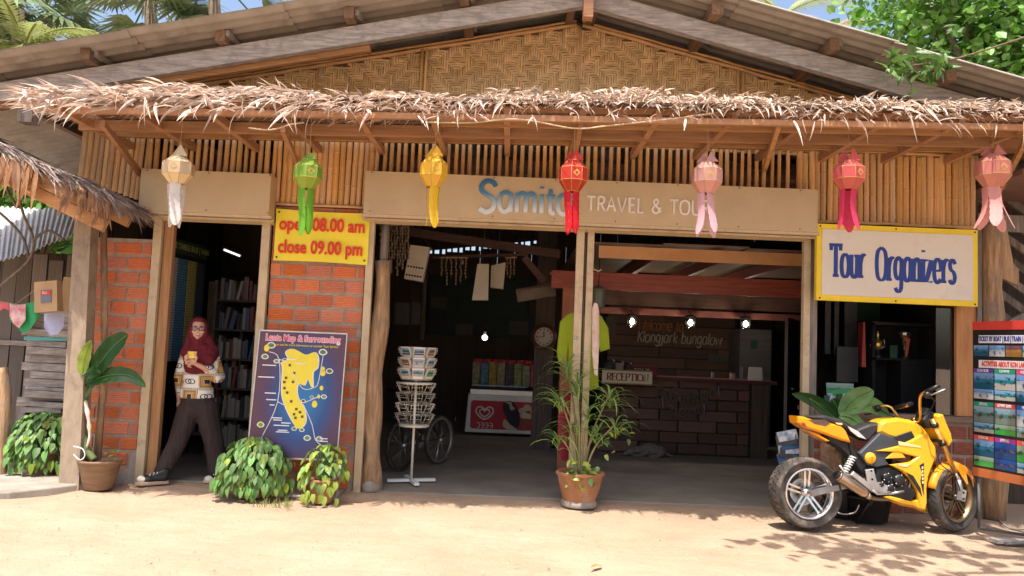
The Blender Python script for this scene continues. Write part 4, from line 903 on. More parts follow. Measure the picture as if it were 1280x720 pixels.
# grass tuft before the bush
mb = MB()
for i in range(60):
    x = P(335, 625, 6.4).x + U(-.12, .2); y = 6.42 + U(-.06, .06); a = U(-.05, .05); mb.add([(x - .003, y, 0), (x + .003, y, 0), (x + a, y + U(-.03, .03), U(.04, .1))], [(0, 1, 2)])
tag(mb.build('grass_tuft', LIMEL), 'short grass tuft growing at the foot of the large leafy mound', 'grass', kind='stuff')
# fallen leaves
FLM = leaf_mesh('lance', mat('fallen_leaf', (.5, .3, .08), (.3, .17, .05)), 3)
for i, (px, py, S, lb) in enumerate(((752, 707, .13, 'curled tan leaf lying on the bare sand at the bottom middle'), (893, 687, .05, 'tiny dry leaf lying on the sand below the rear wheel'), (642, 707, .05, 'small brown leaf on the sand near the bottom centre'), (1240, 672, .12, 'dark dry leaf by the poster board stand'), (128, 690, .04, 'tiny leaf bit on the sand at the lower left'), (745, 678, .05, 'small brown leaf on the sand below the terracotta pot'), (468, 640, .05, 'small dry leaf on the sand before the bare log'))):
    p = G(px, py, .005); tag(link('fallen_leaf', FLM, None, p, (.25, 0, U(0, 6)), (S, S, S)), lb, 'leaf', 'dry leaves fallen on the sand')

# ------------------------------------------------ trees and palms behind
def branch_tree(name, label, base, h, tips, leafm, nl, ls, r=.14, lean=0, cloud=.5, cat='tree', near=None):
    t = thing(name, label, cat, base); b = V(base); top = b + V((lean, 0, h)); tr = MB()
    trunk = smooth_pts([b, b + V((lean * .2, .1, h * .35)), b + V((lean * .6, -.1, h * .7)), top], 4); tr.tube(trunk, [r * (1 - .6 * i / len(trunk)) for i in range(len(trunk))], 10); tr.build('trunk', BARK, t)
    lm = MB()
    for tp_ in tips:
        tp_ = V(tp_); s_ = b.lerp(top, U(.55, 1)); br = smooth_pts([s_, s_.lerp(tp_, .5) + V((U(-.2, .2), U(-.2, .2), .25)), tp_], 4); lb = MB(); lb.tube(br, [r * .35 * (1 - .8 * i / len(br)) + .008 for i in range(len(br))], 6); lb.build('branch', BARK, t)
        for i in range(nl):
            q = tp_ + V((random.gauss(0, cloud), random.gauss(0, cloud), random.gauss(0, cloud * .7))); d = V((U(-1, 1), U(-1, .5), U(-1, .35))).normalized(); S = ls * U(.6, 1.3); x = d.cross(V((0, 0, 1))).normalized(); x = Matrix.Rotation(U(-1, 1), 3, d) @ x; n_ = x.cross(d); W = S * (.36 if leafm is not STRAPL else .12)
            lm.add([q, q + d * S * .25 - x * W * .8 + n_ * W * .25, q + d * S * .6 - x * W + n_ * W * .2, q + d * S, q + d * S * .6 + x * W + n_ * W * .2, q + d * S * .25 + x * W * .8 + n_ * W * .25], [(0, 5, 4), (0, 4, 3), (0, 3, 2), (0, 2, 1)])
    tag(lm.build('crown', leafm, t), kind='stuff'); return t
Yt = 8.6; tips = [P(px, py, Yt + dy) for px, py, dy in ((1120, 15, 1), (1165, 30, .3), (1210, 10, 0), (1255, 40, .2), (1150, -20, 0), (1240, 70, 0), (1200, 50, .6), (1290, 10, 0), (1310, 70, 0), (1185, -50, .5), (1260, -30, .5), (1330, -30, 0), (1225, 55, .8), (1275, 95, .6))]
branch_tree('leafy_tree', 'bright green leafy tree rising behind the right end of the roof', (5.6, 8.9, 0), 4.2, tips, TREEL, 380, .115, .16, -.2, .34)
br = thing('tree_branch', 'low leafy branch hanging in front of the roof edge at the right', 'branch', P(1260, 60, 6.0)); a_, b_, c_ = P(1300, 40, 6.0), P(1200, 72, 6.0), P(1140, 82, 6.0)
MB().tube(smooth_pts([a_, b_, c_], 5), .008, 5).build('twig', BARK, br); LN = [leaf_mesh('lance', mat('branch_leaf', (.14, .26, .06), (.07, .15, .03), .4, tr=.35, var=.35), i) for i in range(3)]
for k in range(75):
    q = P(U(1105, 1182), 80 + random.gauss(0, 11), 6.0 + U(-.12, .12)); S = U(.1, .17); link('leaf', LN[k % 3], br, q - wl(br), orient((U(-1, 1), U(-.6, .2), U(-1, .5)), U(-1, 1)), (S * 1.1, S, S))
# overhanging tree at the front right, out of frame above, whose shade dapples the sand
tips = [(U(2.6, 5.4), U(2.9, 4.2), U(4.4, 5.2)) for i in range(15)] + [(U(1.6, 3.2), U(3.6, 4.4), U(4.5, 5.2)) for i in range(5)] + [(U(3.4, 5), U(4.2, 4.7), U(4.4, 5)) for i in range(3)]
branch_tree('shade_tree', 'leafy tree standing right of the yard and shading the motorcycle side', (6.4, 4.2, 0), 4.0, tips, TREEL, 34, .17, .15, -.4, .28)
for (px, py, Y, hh, lab) in ((60, 235, 13, 2.6, 'low green tree beyond the shack roof at the far left'), (20, 245, 15, 3, 'pale green tree behind the neighbouring hut at the left edge'), (95, 225, 16, 3, 'green tree seen between the two thatched roofs')):
    p = P(px, py, Y); branch_tree('leafy_tree', lab, (p.x, Y, 0), hh, [(p.x + U(-1.2, 1.0), Y + U(-.8, .8), p.z + U(-1.2, .8)) for i in range(9)], TREEL, 170, .24, .12, 0, .5)
def fan_palm(label, base, h, crowns, S, n=17):
    t = thing('fan_palm', label, 'palm', base, 'fan palms behind the left roof'); b = V(base); tr = MB(); tr.tube([b + V((.1 * sin(i), 0, h * i / 10)) for i in range(11)], [.17 - .006 * i for i in range(11)], 10); tr.build('trunk', BARK, t); top = b + V((0, 0, h))
    for k in range(n):
        a = k * 2.4; el = U(-.5, 1.1); d = V((cos(a) * cos(el), sin(a) * cos(el), sin(el))); hub = top + d * S * U(.7, 1.0) + V((0, 0, -.1 * S)); mb = MB(); mb.tube([top, top.lerp(hub, .5) + V((0, 0, .08)), hub], .02, 4)
        sd = d.cross(V((0, 0, 1))).normalized(); up_ = sd.cross(d); Rz = U(-.5, .5)
        for j in range(22):
            th_ = -2.0 + 4.0 * j / 21; q = (d * cos(th_) + sd * sin(th_)).normalized(); L = S * U(.75, 1) * (1 - .12 * abs(th_)); w_ = .045 * S / .9; pp = q.cross(up_).normalized(); dz = V((0, 0, -.25 * L))
            mb.add([hub, hub + q * L * .5 - pp * w_ + up_ * .02, hub + q * L * .5 + pp * w_ - up_ * .0, hub + q * L + dz], [(0, 2, 1), (1, 2, 3)])
        mb.build('frond', PALML, t)
    return t
for (px, py, Y, S, lab) in ((25, -10, 15, 1.1, 'fan palm with grey green fronds at the top left corner'), (190, -5, 16, 1.0, 'fan palm just left of the upper roof slope'), (270, -22, 15, 1.15, 'fan palm with drooping fronds above the roof edge'), (60, 35, 17, 1.0, 'low pale fan palm between the roof and the corner')):
    p = P(px, py, Y); fan_palm(lab, (p.x, Y, 0), p.z, 1, S)
# feathery palms: yellow-green at the left corner, coconut crowns right of the ridge
def feather_palm(label, px, py, Y, S, m, n=12, elr=(-.3, 1.1)):
    p = P(px, py, Y); t = thing('feather_palm', label, 'palm', (p.x, Y, 0)); MB().tube([(p.x + .15 * sin(i * .5), Y, p.z * i / 10) for i in range(11)], .13, 8).build('trunk', BARK, t); top = V((p.x + .15 * sin(5), Y, p.z))
    for k in range(n):
        a = k * 2.4 + .5; el = U(*elr); d = V((cos(a) * cos(el), sin(a) * cos(el) * .7, sin(el))); pts = []; q = top.copy()
        for i in range(13): pts.append(q.copy()); d = (d + V((0, 0, -.1))).normalized(); q += d * S / 12
        mb = MB(); mb.tube(pts, .018, 4)
        for i in range(2, 13):
            for s_ in (-1, 1):
                tt = (pts[i] - pts[i - 1]).normalized(); x = tt.cross(V((0, 0, 1))).normalized() * s_; L = S * .28 * sin(pi * (i + 1) / 15); e = pts[i] + (x * .8 + tt * .6 + V((0, 0, -.35))) * L; mb.add([pts[i] - tt * .03, pts[i] + tt * .03, e], [(0, 1, 2)])
                e2 = pts[i] - tt * S / 26 + (x * .8 + tt * .6 + V((0, 0, -.3))) * L; mb.add([pts[i] - tt * S / 26 - tt * .03, pts[i] - tt * S / 26 + tt * .03, e2], [(0, 1, 2)])
        mb.build('frond', m, t)
YPALM = mat('yellow_palm_leaf', (.42, .45, .16), (.27, .32, .1), .45, tr=.35, var=.3)
feather_palm('yellowish feathery palm at the left corner above the roof', 40, 60, 14, 1.3, YPALM, 16); feather_palm('coconut palm crown peeking over the right roof slope', 985, 22, 20, 1.9, YPALM, 12)
feather_palm('smaller dry coconut palm right of the other crown', 1040, 42, 24, 1.6, mat('dry_frond', (.5, .45, .28), (.35, .3, .18), .5, tr=.3), 9)

# ------------------------------------------------ left neighbour: thatched hut edge, concrete pillar, tin shack
t = thing('neighbour_hut', 'neighbouring thatched hut whose eave slopes in from the left edge', 'hut', (-4.6, 6.6, 0)); HT = t
a = P(-60, 190, 6.5); b = P(132, 283, 6.5)
MB().bar(a, b, .05, .1).build('eave_board', WOODX, t); MB().bar(a + V((0, -.03, .13)), b + V((0, -.03, .12)), .05, .11).build('eave_board', WOODX, t); MB().bar(a + V((0, .4, .1)), b + V((0, .4, .1)), .05, .1).build('eave_board', WOODX, t)
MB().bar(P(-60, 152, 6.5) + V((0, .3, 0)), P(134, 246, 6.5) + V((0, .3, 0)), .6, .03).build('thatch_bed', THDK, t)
th = MB(); e0 = P(-80, 146, 6.45); e1 = P(140, 244, 6.45); sdir = (e1 - e0).normalized()
for i in range(4200):
    u = rnd(); p = e0.lerp(e1, u) + V((0, U(-.05, .6), U(-.05, .02))); d = sdir * U(.4, 1.2) + V((U(-.2, .3), U(-.5, .1), U(-.5, .12))); v_, f_ = strip_verts(p, d, U(.1, .3), U(.008, .02), U(.1, .6), U(-1.2, 1.2)); th.add(v_, f_)
tag(th.build('thatch', STRAWG, t), kind='stuff')
BS_ = mat('brown_leaf_strip', (.34, .17, .07), (.2, .09, .04), .6, tr=.2); SPB = []
for i in range(5): mb = MB(); v_, f_ = strip_verts((0, 0, 0), (0, -.25, -1), 1, U(.12, .2), .2, U(-.5, .5)); mb.add(v_, f_); SPB.append(mb.mesh('dry_leaf_strip', BS_))
for k in range(52):
    u = U(.22, .62) if k < 22 else U(.78, 1.02); p = e0.lerp(e1, u) + V((0, -.06, -.05)); L = U(.18, .32) if k > 21 else U(.25, .42); link('dry_leaf_strip', SPB[k % 5], t, p - wl(t), (0, U(-.35, .3), U(-.3, .3)), (L * .9, L, L))
mb = MB(); A_, B_ = P(103, 270, 6.78), P(86, 605, 6.78); A_.z = 2.5; B_.z = -.02
def leanpost(mb, A_, B_, w0, w1, d):
    mb.add([(B_.x - w1, B_.y, B_.z), (B_.x + w1, B_.y, B_.z), (B_.x + w1, B_.y + d, B_.z), (B_.x - w1, B_.y + d, B_.z), (A_.x - w0, A_.y, A_.z), (A_.x + w0, A_.y, A_.z), (A_.x + w0, A_.y + d, A_.z), (A_.x - w0, A_.y + d, A_.z)], [(0, 1, 5, 4), (1, 2, 6, 5), (2, 3, 7, 6), (3, 0, 4, 7), (0, 3, 2, 1), (4, 5, 6, 7)]); return mb
PL = thing('concrete_pillar', 'grey weathered concrete pillar standing left of the left brick pier', 'pillar', (B_.x, B_.y, 0)); leanpost(mb, A_, B_, .072, .085, .14).build('shaft', PILLAR, PL)
mb = MB(); mb.tube([(B_.x + .12, 6.98, 0), (B_.x + .115, 7.0, 1), (A_.x + .06, 7.0, 2.45)], [.035, .03, .03], 8); mb.build('side_post', LOG, PL)
# tin shack
SK = thing('tin_shack', 'old grey plank shack with a sloping corrugated tin roof behind the pillar', 'shack', (-4.9, 8.6, 0))
tm = sheet_mesh(2.3, .8, .1, .018, .006).mesh('roof_sheet', TIN)
for i in range(5): link('roof_sheet', tm, SK, V((-7.6 + i * .78 + .8, 7.6, 2.05 + i * .11 )) - wl(SK), (0, -.3, 0, ), (1, 1, 1)) if False else None
ra, rb = P(-70, 315, 8.2), P(82, 268, 9.6)
ca, cb, cc_, cd_ = P(-70, 352, 7.5), P(88, 296, 8.0), P(100, 262, 9.3), P(-60, 258, 9.3)
for i in range(4):
    mb = MB(); n = 30
    for dz in (0, -.006):
        vs = []
        for j in range(n + 1):
            u = (i + 1.04 * j / n) / 4; z = .014 * sin(j * 2 * pi / 5) + dz + .008 * (i % 2); vs += [ca.lerp(cb, u) + V((0, 0, z)), cd_.lerp(cc_, u) + V((0, 0, z))]
        mb.add(vs, [(2 * j, 2 * j + 2, 2 * j + 3, 2 * j + 1) if dz == 0 else (2 * j, 2 * j + 1, 2 * j + 3, 2 * j + 2) for j in range(n)], 0, True)
    m_ = 2 * (n + 1); mb.add([mb.v[q] for q in range(0, m_, 2)] + [mb.v[m_ + q] for q in range(0, m_, 2)], [(q, q + 1, n + 2 + q, n + 1 + q) for q in range(n)]); mb.build('roof_sheet', TIN, SK)
for i in range(11):
    x = -5.6 + i * .17; link('plank', PLM['weathered_plank'], SK, V((x, 8.5 + U(-.02, .02), 1.05)) - wl(SK), (0, U(-.02, .02), 0), (.15, .03, 2.1 + U(-.05, .1)))
for i in range(6):
    x = -4.72 + i * .085; o_ = link('plank', PLM['weathered_plank'], SK, V((x + .35, 8.9, 1.65)) - wl(SK), (0, U(-.04, .04), 0), (.05, .02, 1.6))
MB().bx(-7, -3.95, 8.95, 9.0, 0, 2.2).build('back_board', DARKZ, SK); MB().bx(-5.6, -4.55, 8.44, 8.48, 1.15, 1.2).build('rail', GREYX, SK)
WP = thing('wood_pile', 'stack of old boards and offcuts between the shack and the concrete pillar', 'wood pile', (-4.35, 7.7, 0))
z = .55
for i in range(17):
    h_ = U(.03, .08); L = U(.35, .6); c_ = P(62 + U(-3, 8), 480, 7.6).x
    m_ = GREYX if i != 11 else flat('turquoise_board', (.12, .4, .42)); MB().box((c_, 7.65 + U(-.04, .04), z + h_ / 2), (L, .3, h_ * .92), (0, U(-.03, .03), U(-.1, .1))).build('offcut', m_, WP); z += h_
for x in (-4.68, -4.5, -4.3): MB().bx(x, x + .09, 7.6, 7.7, 0, .62).build('offcut', GREYW, WP)
bx = thing('cardboard_box', 'open cardboard box with a printed label hung above the wood pile', 'box', P(62, 390, 7.0)); q = P(62, 371, 7.0)
bxo = MB().box(q, (.22, .1, .27), (0, R(-6), R(-8))).build('carton', CARD, bx); MB().box(q + V((.0, -.056, .0)), (.1, .006, .11), (0, R(-6), R(-8))).build('printed_label', flat('label_print', (.15, .17, .22)), bx); MB().box(q + V((0, -.06, .03)), (.095, .006, .03), (0, R(-6), R(-8))).build('printed_label', REDV, bx)
MB().box(q + V((.15, .03, .03)), (.12, .012, .3), (0, R(4), R(25))).build('flap', CARD, bx)
label_text('BOX', bx, WHITE, q + V((0, -.064, .03)), .03)
fl = thing('cloth_bunting', 'green and pink cloth strung before the shack at the left edge', 'bunting', P(20, 400, 7.4))
MB().tube([P(-20, 374, 7.4), P(20, 380, 7.4), P(60, 350, 7.4)], .004, 4).build('string', ROPE, fl)
def cloth(px, m, Y, par, name='cloth_piece'):
    mb = MB(); n = len(px); 
    for i in range(n - 1): pass
    top = [P(x, y0, Y + .015 * sin(i * 2)) for i, (x, y0, y1) in enumerate(px)]; mid = [P(x, (y0 + y1) / 2, Y + .03 * cos(i * 2.3)) for i, (x, y0, y1) in enumerate(px)]; bot = [P(x, y1, Y + .03 * sin(i * 3)) for i, (x, y0, y1) in enumerate(px)]
    vs = top + mid + bot; mb.add(vs, [(i, i + 1, n + i + 1, n + i) for i in range(n - 1)] + [(n + i, n + i + 1, 2 * n + i + 1, 2 * n + i) for i in range(n - 1)], 0, True); return mb.build(name, m, par)
cloth([(12, 379, 400), (20, 380, 408), (28, 380, 416), (36, 379, 414), (44, 377, 402), (50, 374, 395)], flat('green_cloth', (.03, .36, .12)), 7.38, fl); cloth([(12, 379, 395), (17, 381, 405), (24, 381, 410), (32, 380, 400)], mat('pink_floral_cloth', (.75, .6, .58), (.5, .1, .12), .7, 14), 7.34, fl); cloth([(-5, 377, 392), (5, 378, 385), (11, 379, 388)], flat('pink_cloth', (.7, .12, .15)), 7.36, fl); cloth([(55, 392, 410), (63, 391, 419), (72, 391, 418), (80, 392, 408)], flat('lilac_cloth', (.45, .47, .68)), 7.1, fl)
BP = thing('bare_branches', 'thin bare branches reaching under the hut eave at the left edge', 'branch', P(0, 350, 7.2))
for pl in ([(-10, 366), (15, 345), (36, 325), (42, 300), (30, 270), (22, 240)], [(36, 325), (30, 300), (15, 280), (-5, 262)], [(42, 300), (60, 288), (80, 300)], [(22, 260), (10, 240), (5, 222)]):
    MB().tube(smooth_pts([P(*q, 7.2) for q in pl], 4), .012, 6).build('twig', BARK, BP)
lt = thing('tree_stump_post', 'thick bare post at the left edge beside the leafy plant', 'post', P(0, 600, 6.9)); MB().tube(smooth_pts([P(2, 460, 7.1), P(7, 500, 7.1), P(3, 560, 7.1), P(0, 600, 7.1)], 4), .05, 10).build('trunk', LOG, lt)
# right edge: diagonal slats behind the log post
LS = thing('slatted_screen', 'dark diagonal slatted screen behind the log post at the right edge', 'screen', (4.7, 7.9, 0))
for i in range(12):
    z = .9 + i * .2; MB().bar((4.35, 7.75, z + .5), (5.6, 7.75, z - .35), .03, .07).build('slat', GREYW, LS)
MB().bar((4.3, 7.1, 1.6), (5.4, 7.1, 2.2), .05, .14).build('cross_board', GREYW, LS); MB().bx(4.35, 5.8, 8.0, 8.04, 0, 3.3).build('back_board', DARKZ, LS); MB().bx(4.3, 5.6, 7.15, 7.2, 2.6, 2.75).build('cross_board', GREYW, LS); MB().bar((4.3, 6.2, 2.45), (4.9, 6.1, 2.95), .06, .07).build('cross_board', WOODX, LS)
MB().prism([(4.35, 2.2), (4.42, 2.7), (4.48, 2.7), (4.55, 2.3), (4.6, 2.25), (4.6, 2.1)], 7.12, 7.16).build('cross_board', LOG, LS)
MB().bx(4.3, 5.8, 6.6, 8.0, 3.0, 3.05).build('cross_board', DARKX, LS)
mb = MB(); mb.bx(4.25, 4.75, 6.9, 7.2, 0, .5); 
# ------------------------------------------------ inside the wide bay
def emis(name, c, st):
    s = Sh(name); s.b.inputs['Base Color'].default_value = (*c, 1); s.b.inputs['Emission Color'].default_value = (*c, 1); s.b.inputs['Emission Strength'].default_value = st; return s.m
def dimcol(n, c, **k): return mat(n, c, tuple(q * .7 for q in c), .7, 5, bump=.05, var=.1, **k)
# freezer
f0, f1 = P(583, 541, 11.9), P(673, 545, 11.9)
FZ = thing('ice_cream_freezer', 'white chest freezer with a red front panel deep inside the wide entrance', 'freezer', ((f0.x + f1.x) / 2, 12.2, .02))
x0, x1 = f0.x, f1.x; zt = P(628, 494, 11.9).z; zb = .06
MB().prism([(x0 - .03, zb), (x1 + .03, zb), (x1, zt), (x0, zt)], 11.9, 12.5, bev=.015).build('cabinet', WHITE, FZ)
MB().bx(x0 + .03, x1 - .02, 11.93, 12.5, zt, zt + .07).build('lid_frame', ALU, FZ); MB().box(((x0 + x1) / 2, 12.2, zt + .1), (x1 - x0 - .1, .5, .02), (-.12, 0, 0)).build('glass_lid', glass_mat('lid_glass', (.5, .55, .55)), FZ)
FR = flat('freezer_red', (.5, .02, .035)); w_ = x1 - x0; hh = zt - zb
def rr(x0, x1, z0, z1, r=.04): 
    p = []
    for cx, cz, a0 in ((x1 - r, z0 + r, -90), (x1 - r, z1 - r, 0), (x0 + r, z1 - r, 90), (x0 + r, z0 + r, 180)):
        for k in range(4): a = R(a0 + 30 * k); p.append((cx + r * cos(a), cz + r * sin(a)))
    return p
MB().prism(rr(x0 + .05, x1 - .06, zb + .06, zt - .09), 11.89, 11.905).build('front_panel', FR, FZ)
def flatpoly(pts, y, m, name, par, sm=True, th=.004): MB().prism([(p.x, p.y) for p in smooth_pts([V((*p, 0)) for p in pts], 3, True)] if sm else pts, y, y + th).build(name, m, par)
hx, hz = x0 + .24 * w_, zb + .52 * hh
for k, s_ in enumerate((1, .58)):
    for sg in (-1, 1):
        pts = [V((hx + sg * q[0] * s_, 11.882, hz + q[1] * s_)) for q in ((0, -.095), (.07, -.06), (.125, .01), (.115, .07), (.06, .09), (.015, .06), (0, .03))]; MB().tube(smooth_pts(pts, 4), .012 * (1 if k == 0 else .8), 5).build('heart_emblem', WHITE, FZ)
for i in range(4):
    xx = hx - .115 + i * .065; mb = MB(); mb.tube(smooth_pts([V((xx, 11.884, hz - .15)), V((xx + .03, 11.884, hz - .145)), V((xx + .045, 11.884, hz - .17)), V((xx + .045, 11.884, hz - .21)), V((xx + .01, 11.884, hz - .215))], 3), .006, 4)
    if i: mb.tube([V((xx, 11.884, hz - .18)), V((xx + .04, 11.884, hz - .18))], .005, 4)
    mb.build('emblem_lettering', WHITE, FZ)
sx_ = lambda u: x0 + u * w_; sz_ = lambda v: zb + v * hh
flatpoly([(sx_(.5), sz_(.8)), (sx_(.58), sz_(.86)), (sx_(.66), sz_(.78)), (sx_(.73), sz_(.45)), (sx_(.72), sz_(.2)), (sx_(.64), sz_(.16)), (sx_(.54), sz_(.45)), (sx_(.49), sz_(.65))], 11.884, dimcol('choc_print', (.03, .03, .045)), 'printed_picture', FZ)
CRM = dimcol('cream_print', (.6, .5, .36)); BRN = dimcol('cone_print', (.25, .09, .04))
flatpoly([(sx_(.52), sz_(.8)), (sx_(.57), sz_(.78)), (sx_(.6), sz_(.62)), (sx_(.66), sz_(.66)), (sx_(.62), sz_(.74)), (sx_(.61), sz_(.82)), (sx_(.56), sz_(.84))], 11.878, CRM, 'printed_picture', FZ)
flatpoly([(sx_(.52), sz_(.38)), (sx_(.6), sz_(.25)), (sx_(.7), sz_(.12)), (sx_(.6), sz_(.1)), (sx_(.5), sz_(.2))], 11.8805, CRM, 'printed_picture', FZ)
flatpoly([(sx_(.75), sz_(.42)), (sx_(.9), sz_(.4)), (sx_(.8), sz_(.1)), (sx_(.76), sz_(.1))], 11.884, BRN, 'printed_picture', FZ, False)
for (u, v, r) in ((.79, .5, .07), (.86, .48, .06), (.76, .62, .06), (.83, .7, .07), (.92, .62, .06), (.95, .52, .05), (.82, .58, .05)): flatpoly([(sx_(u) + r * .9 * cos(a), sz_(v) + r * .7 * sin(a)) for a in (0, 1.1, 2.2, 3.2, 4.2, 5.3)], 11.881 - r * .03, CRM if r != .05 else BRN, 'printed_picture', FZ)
SR = thing('snack_display', 'row of bright snack boxes standing on top of the freezer', 'display', ((x0 + x1) / 2, 12.4, zt + .1))
cols = [(.35, .33, .2), (.12, .3, .42), (.5, .36, .08), (.42, .38, .2), (.1, .08, .09), (.28, .36, .14), (.3, .36, .2), (.55, .1, .16)]
for i in range(8):
    a = P(590 + i * 10.4, 484, 12.45).x; MB().bx(a, a + .115, 12.4, 12.52, zt + .1, zt + .1 + U(.33, .38)).build('snack_box', mat('snack_print_' + 'abcdefgh'[i], cols[i], tuple(k * .3 for k in cols[i]), .6, 16, var=0), SR)
    MB().ell((a + .06, 12.45, zt + .49), (.05, .03, .035), 6, 4).build('snack_box', flat('snack_red', (.5, .05, .06)) if i == 0 else bpy.data.materials['snack_red'], SR)
MB().bx(P(590, 484, 12.4).x, P(674, 484, 12.4).x, 12.53, 12.55, zt + .1, zt + .52).build('back_panel', bpy.data.materials['snack_red'], SR)
# hanging lamp bulb
q = P(606, 422, 11.5); LB = thing('hanging_bulb', 'glowing round bulb hanging in the dark above the freezer', 'bulb', q); MB().ell(q, .042, 14, 10).build('bulb', emis('bulb_glow', (1, .92, .8), 3), LB); MB().tube([q + V((0, 0, .05)), q + V((0, 0, .09))], .02, 6).build('socket', WHITE, LB); MB().tube([q + V((0, 0, .08)), (q.x, q.y, 3.6)], .005, 4).build('cable', BLACK, LB)
# wall clock
q = P(680, 421, 10.5); CK = thing('wall_clock', 'round white faced clock in a brown case on a dark post', 'clock', q); MX = Matrix.Rotation(R(90), 3, 'X')
MB().lathe([(.001, 0), (.15, 0), (.17, .02), (.17, .05), (.001, .05)], 28, q + V((0, .05, 0)), MX).build('case', mat('clock_case', (.12, .05, .03), rough=.4), CK); MB().lathe([(.001, 0), (.125, 0), (.125, .003)], 28, q - V((0, .003, 0)), MX).build('dial', PAPER, CK)
mb = MB()
for i in range(12): a = i * pi / 6; mb.box(q + V((sin(a) * .1, -.008, cos(a) * .1)), (.012, .003, .02), (0, a, 0))
mb.build('hour_mark', BLACK, CK); MB().bar(q + V((0, -.011, 0)), q + V((-.005, -.011, .07)), .004, .014, (1, 0, 0)).build('hour_hand', BLACK, CK); MB().bar(q + V((0, -.014, 0)), q + V((-.095, -.014, -.008)), .004, .008, (0, 0, 1)).build('minute_hand', BLACK, CK)
MB().bx(q.x - .12, q.x + .14, 10.56, 10.66, 0, 3.4).build('inner_post', DARKZ, B)
# back wall poster, dark pictures, hanging boards
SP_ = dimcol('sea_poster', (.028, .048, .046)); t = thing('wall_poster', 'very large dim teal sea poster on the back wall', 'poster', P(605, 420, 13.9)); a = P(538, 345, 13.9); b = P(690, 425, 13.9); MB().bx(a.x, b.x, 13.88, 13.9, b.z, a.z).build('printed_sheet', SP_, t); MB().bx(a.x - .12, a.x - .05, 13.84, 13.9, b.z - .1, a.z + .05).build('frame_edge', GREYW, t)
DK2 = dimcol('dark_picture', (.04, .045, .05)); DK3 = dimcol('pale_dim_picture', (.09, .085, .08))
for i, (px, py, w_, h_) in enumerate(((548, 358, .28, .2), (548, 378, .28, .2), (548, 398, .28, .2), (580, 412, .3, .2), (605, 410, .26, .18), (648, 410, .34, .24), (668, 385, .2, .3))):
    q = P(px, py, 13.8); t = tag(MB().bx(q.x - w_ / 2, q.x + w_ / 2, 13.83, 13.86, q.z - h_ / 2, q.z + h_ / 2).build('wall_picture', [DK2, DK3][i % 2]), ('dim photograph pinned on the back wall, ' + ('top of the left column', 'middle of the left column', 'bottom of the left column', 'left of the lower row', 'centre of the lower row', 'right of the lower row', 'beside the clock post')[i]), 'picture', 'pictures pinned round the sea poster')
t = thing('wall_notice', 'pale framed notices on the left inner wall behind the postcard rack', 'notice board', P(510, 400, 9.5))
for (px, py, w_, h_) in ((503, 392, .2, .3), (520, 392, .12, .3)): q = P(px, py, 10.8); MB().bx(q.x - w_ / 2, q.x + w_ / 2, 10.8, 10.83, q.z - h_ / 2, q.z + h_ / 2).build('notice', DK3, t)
def hboard(pts, Y, label, dots=False):
    q = P(*pts[0], Y); t = thing('hanging_board', label, 'hanging board', q, 'pale boards hung from the ceiling'); w = [P(x, y, Y) for x, y in pts]; mb = MB(); mb.prism([(p.x, p.z) for p in w], Y, Y + .12); mb.build('board', PAPER, t); top = (w[0] + w[1]) / 2; MB().tube([top, (top.x, Y + .05, 3.6)], .004, 4).build('hanging_cord', BLACK, t)
    if dots:
        for i in range(6):
            for j in range(4): p = w[3].lerp(w[0], .12 + j * .25).lerp(w[2].lerp(w[1], .12 + j * .25), .1 + .15 * i); MB().ell(p - V((0, .003, 0)), .012, 5, 3).build('hole', BLACK, t) if j < 2 else None
hboard([(513, 306), (537, 309), (528, 352), (505, 348)], 8.4, 'pale slanted board with holes hanging beside the shell mobiles', True); hboard([(597, 330), (611, 330), (610, 375), (590, 375)], 8.8, 'longer pale tapering board hanging in the middle of the entrance'); hboard([(614, 332), (632, 328), (629, 361), (613, 359)], 9.1, 'shorter pale board hanging just right of the tapering one')
# shell mobiles
SHL = dimcol('sea_shell', (.22, .16, .1)); 
def mobile(px, y0, y1, Y, lab):
    t = thing('shell_mobile', lab, 'mobile', P(px[0], y0, Y), 'shell mobiles'); bar = MB(); bar.tube([P(px[0] - 3, y0, Y), P(px[-1] + 3, y0, Y)], .01, 5); bar.build('hanging_rod', LOG, t)
    for x in px:
        s_ = MB(); L = U(.6, 1); n = int((y1 - y0) * L / 4.2)
        for i in range(n): p = P(x + U(-.7, .7), y0 + 3 + i * 4.2, Y + U(-.03, .03)); s_.ell(p, (.013, .008, .016 + U(0, .008)), 5, 3)
        s_.tube([P(x, y0, Y), P(x, y0 + (y1 - y0) * L, Y)], .0015, 3); s_.build('shell_string', SHL, t)
mobile([476 + 3.4 * i for i in range(11)], 281, 348, 7.9, 'dense curtain of shell strings at the upper left of the wide entrance'); mobile([552 + 6 * i for i in range(6)], 322, 362, 8.8, 'sparse shell strings hanging left of the tapering board'); mobile([634, 638, 643], 322, 350, 9.1, 'short shell strings hanging right of the shorter board')
for (a, b, w_) in (((478, 285), (700, 318), .1), ((540, 322), (660, 318), .03), ((655, 322), (680, 352), .08), ((646, 370), (692, 362), .16)): MB().bar(P(*a, 9.4), P(*b, 9.4), .06, w_).build('inner_beam', DARKX, B)
MB().bar(P(646, 371, 8.9), P(694, 363, 8.9), .02, .12).build('loose_board', mat('pale_dim_board', (.12, .09, .065)), B)
MB().bx(-1.2, 4.2, 7.9, 8.05, 3.1, 3.25).build('inner_beam', DARKX, B)
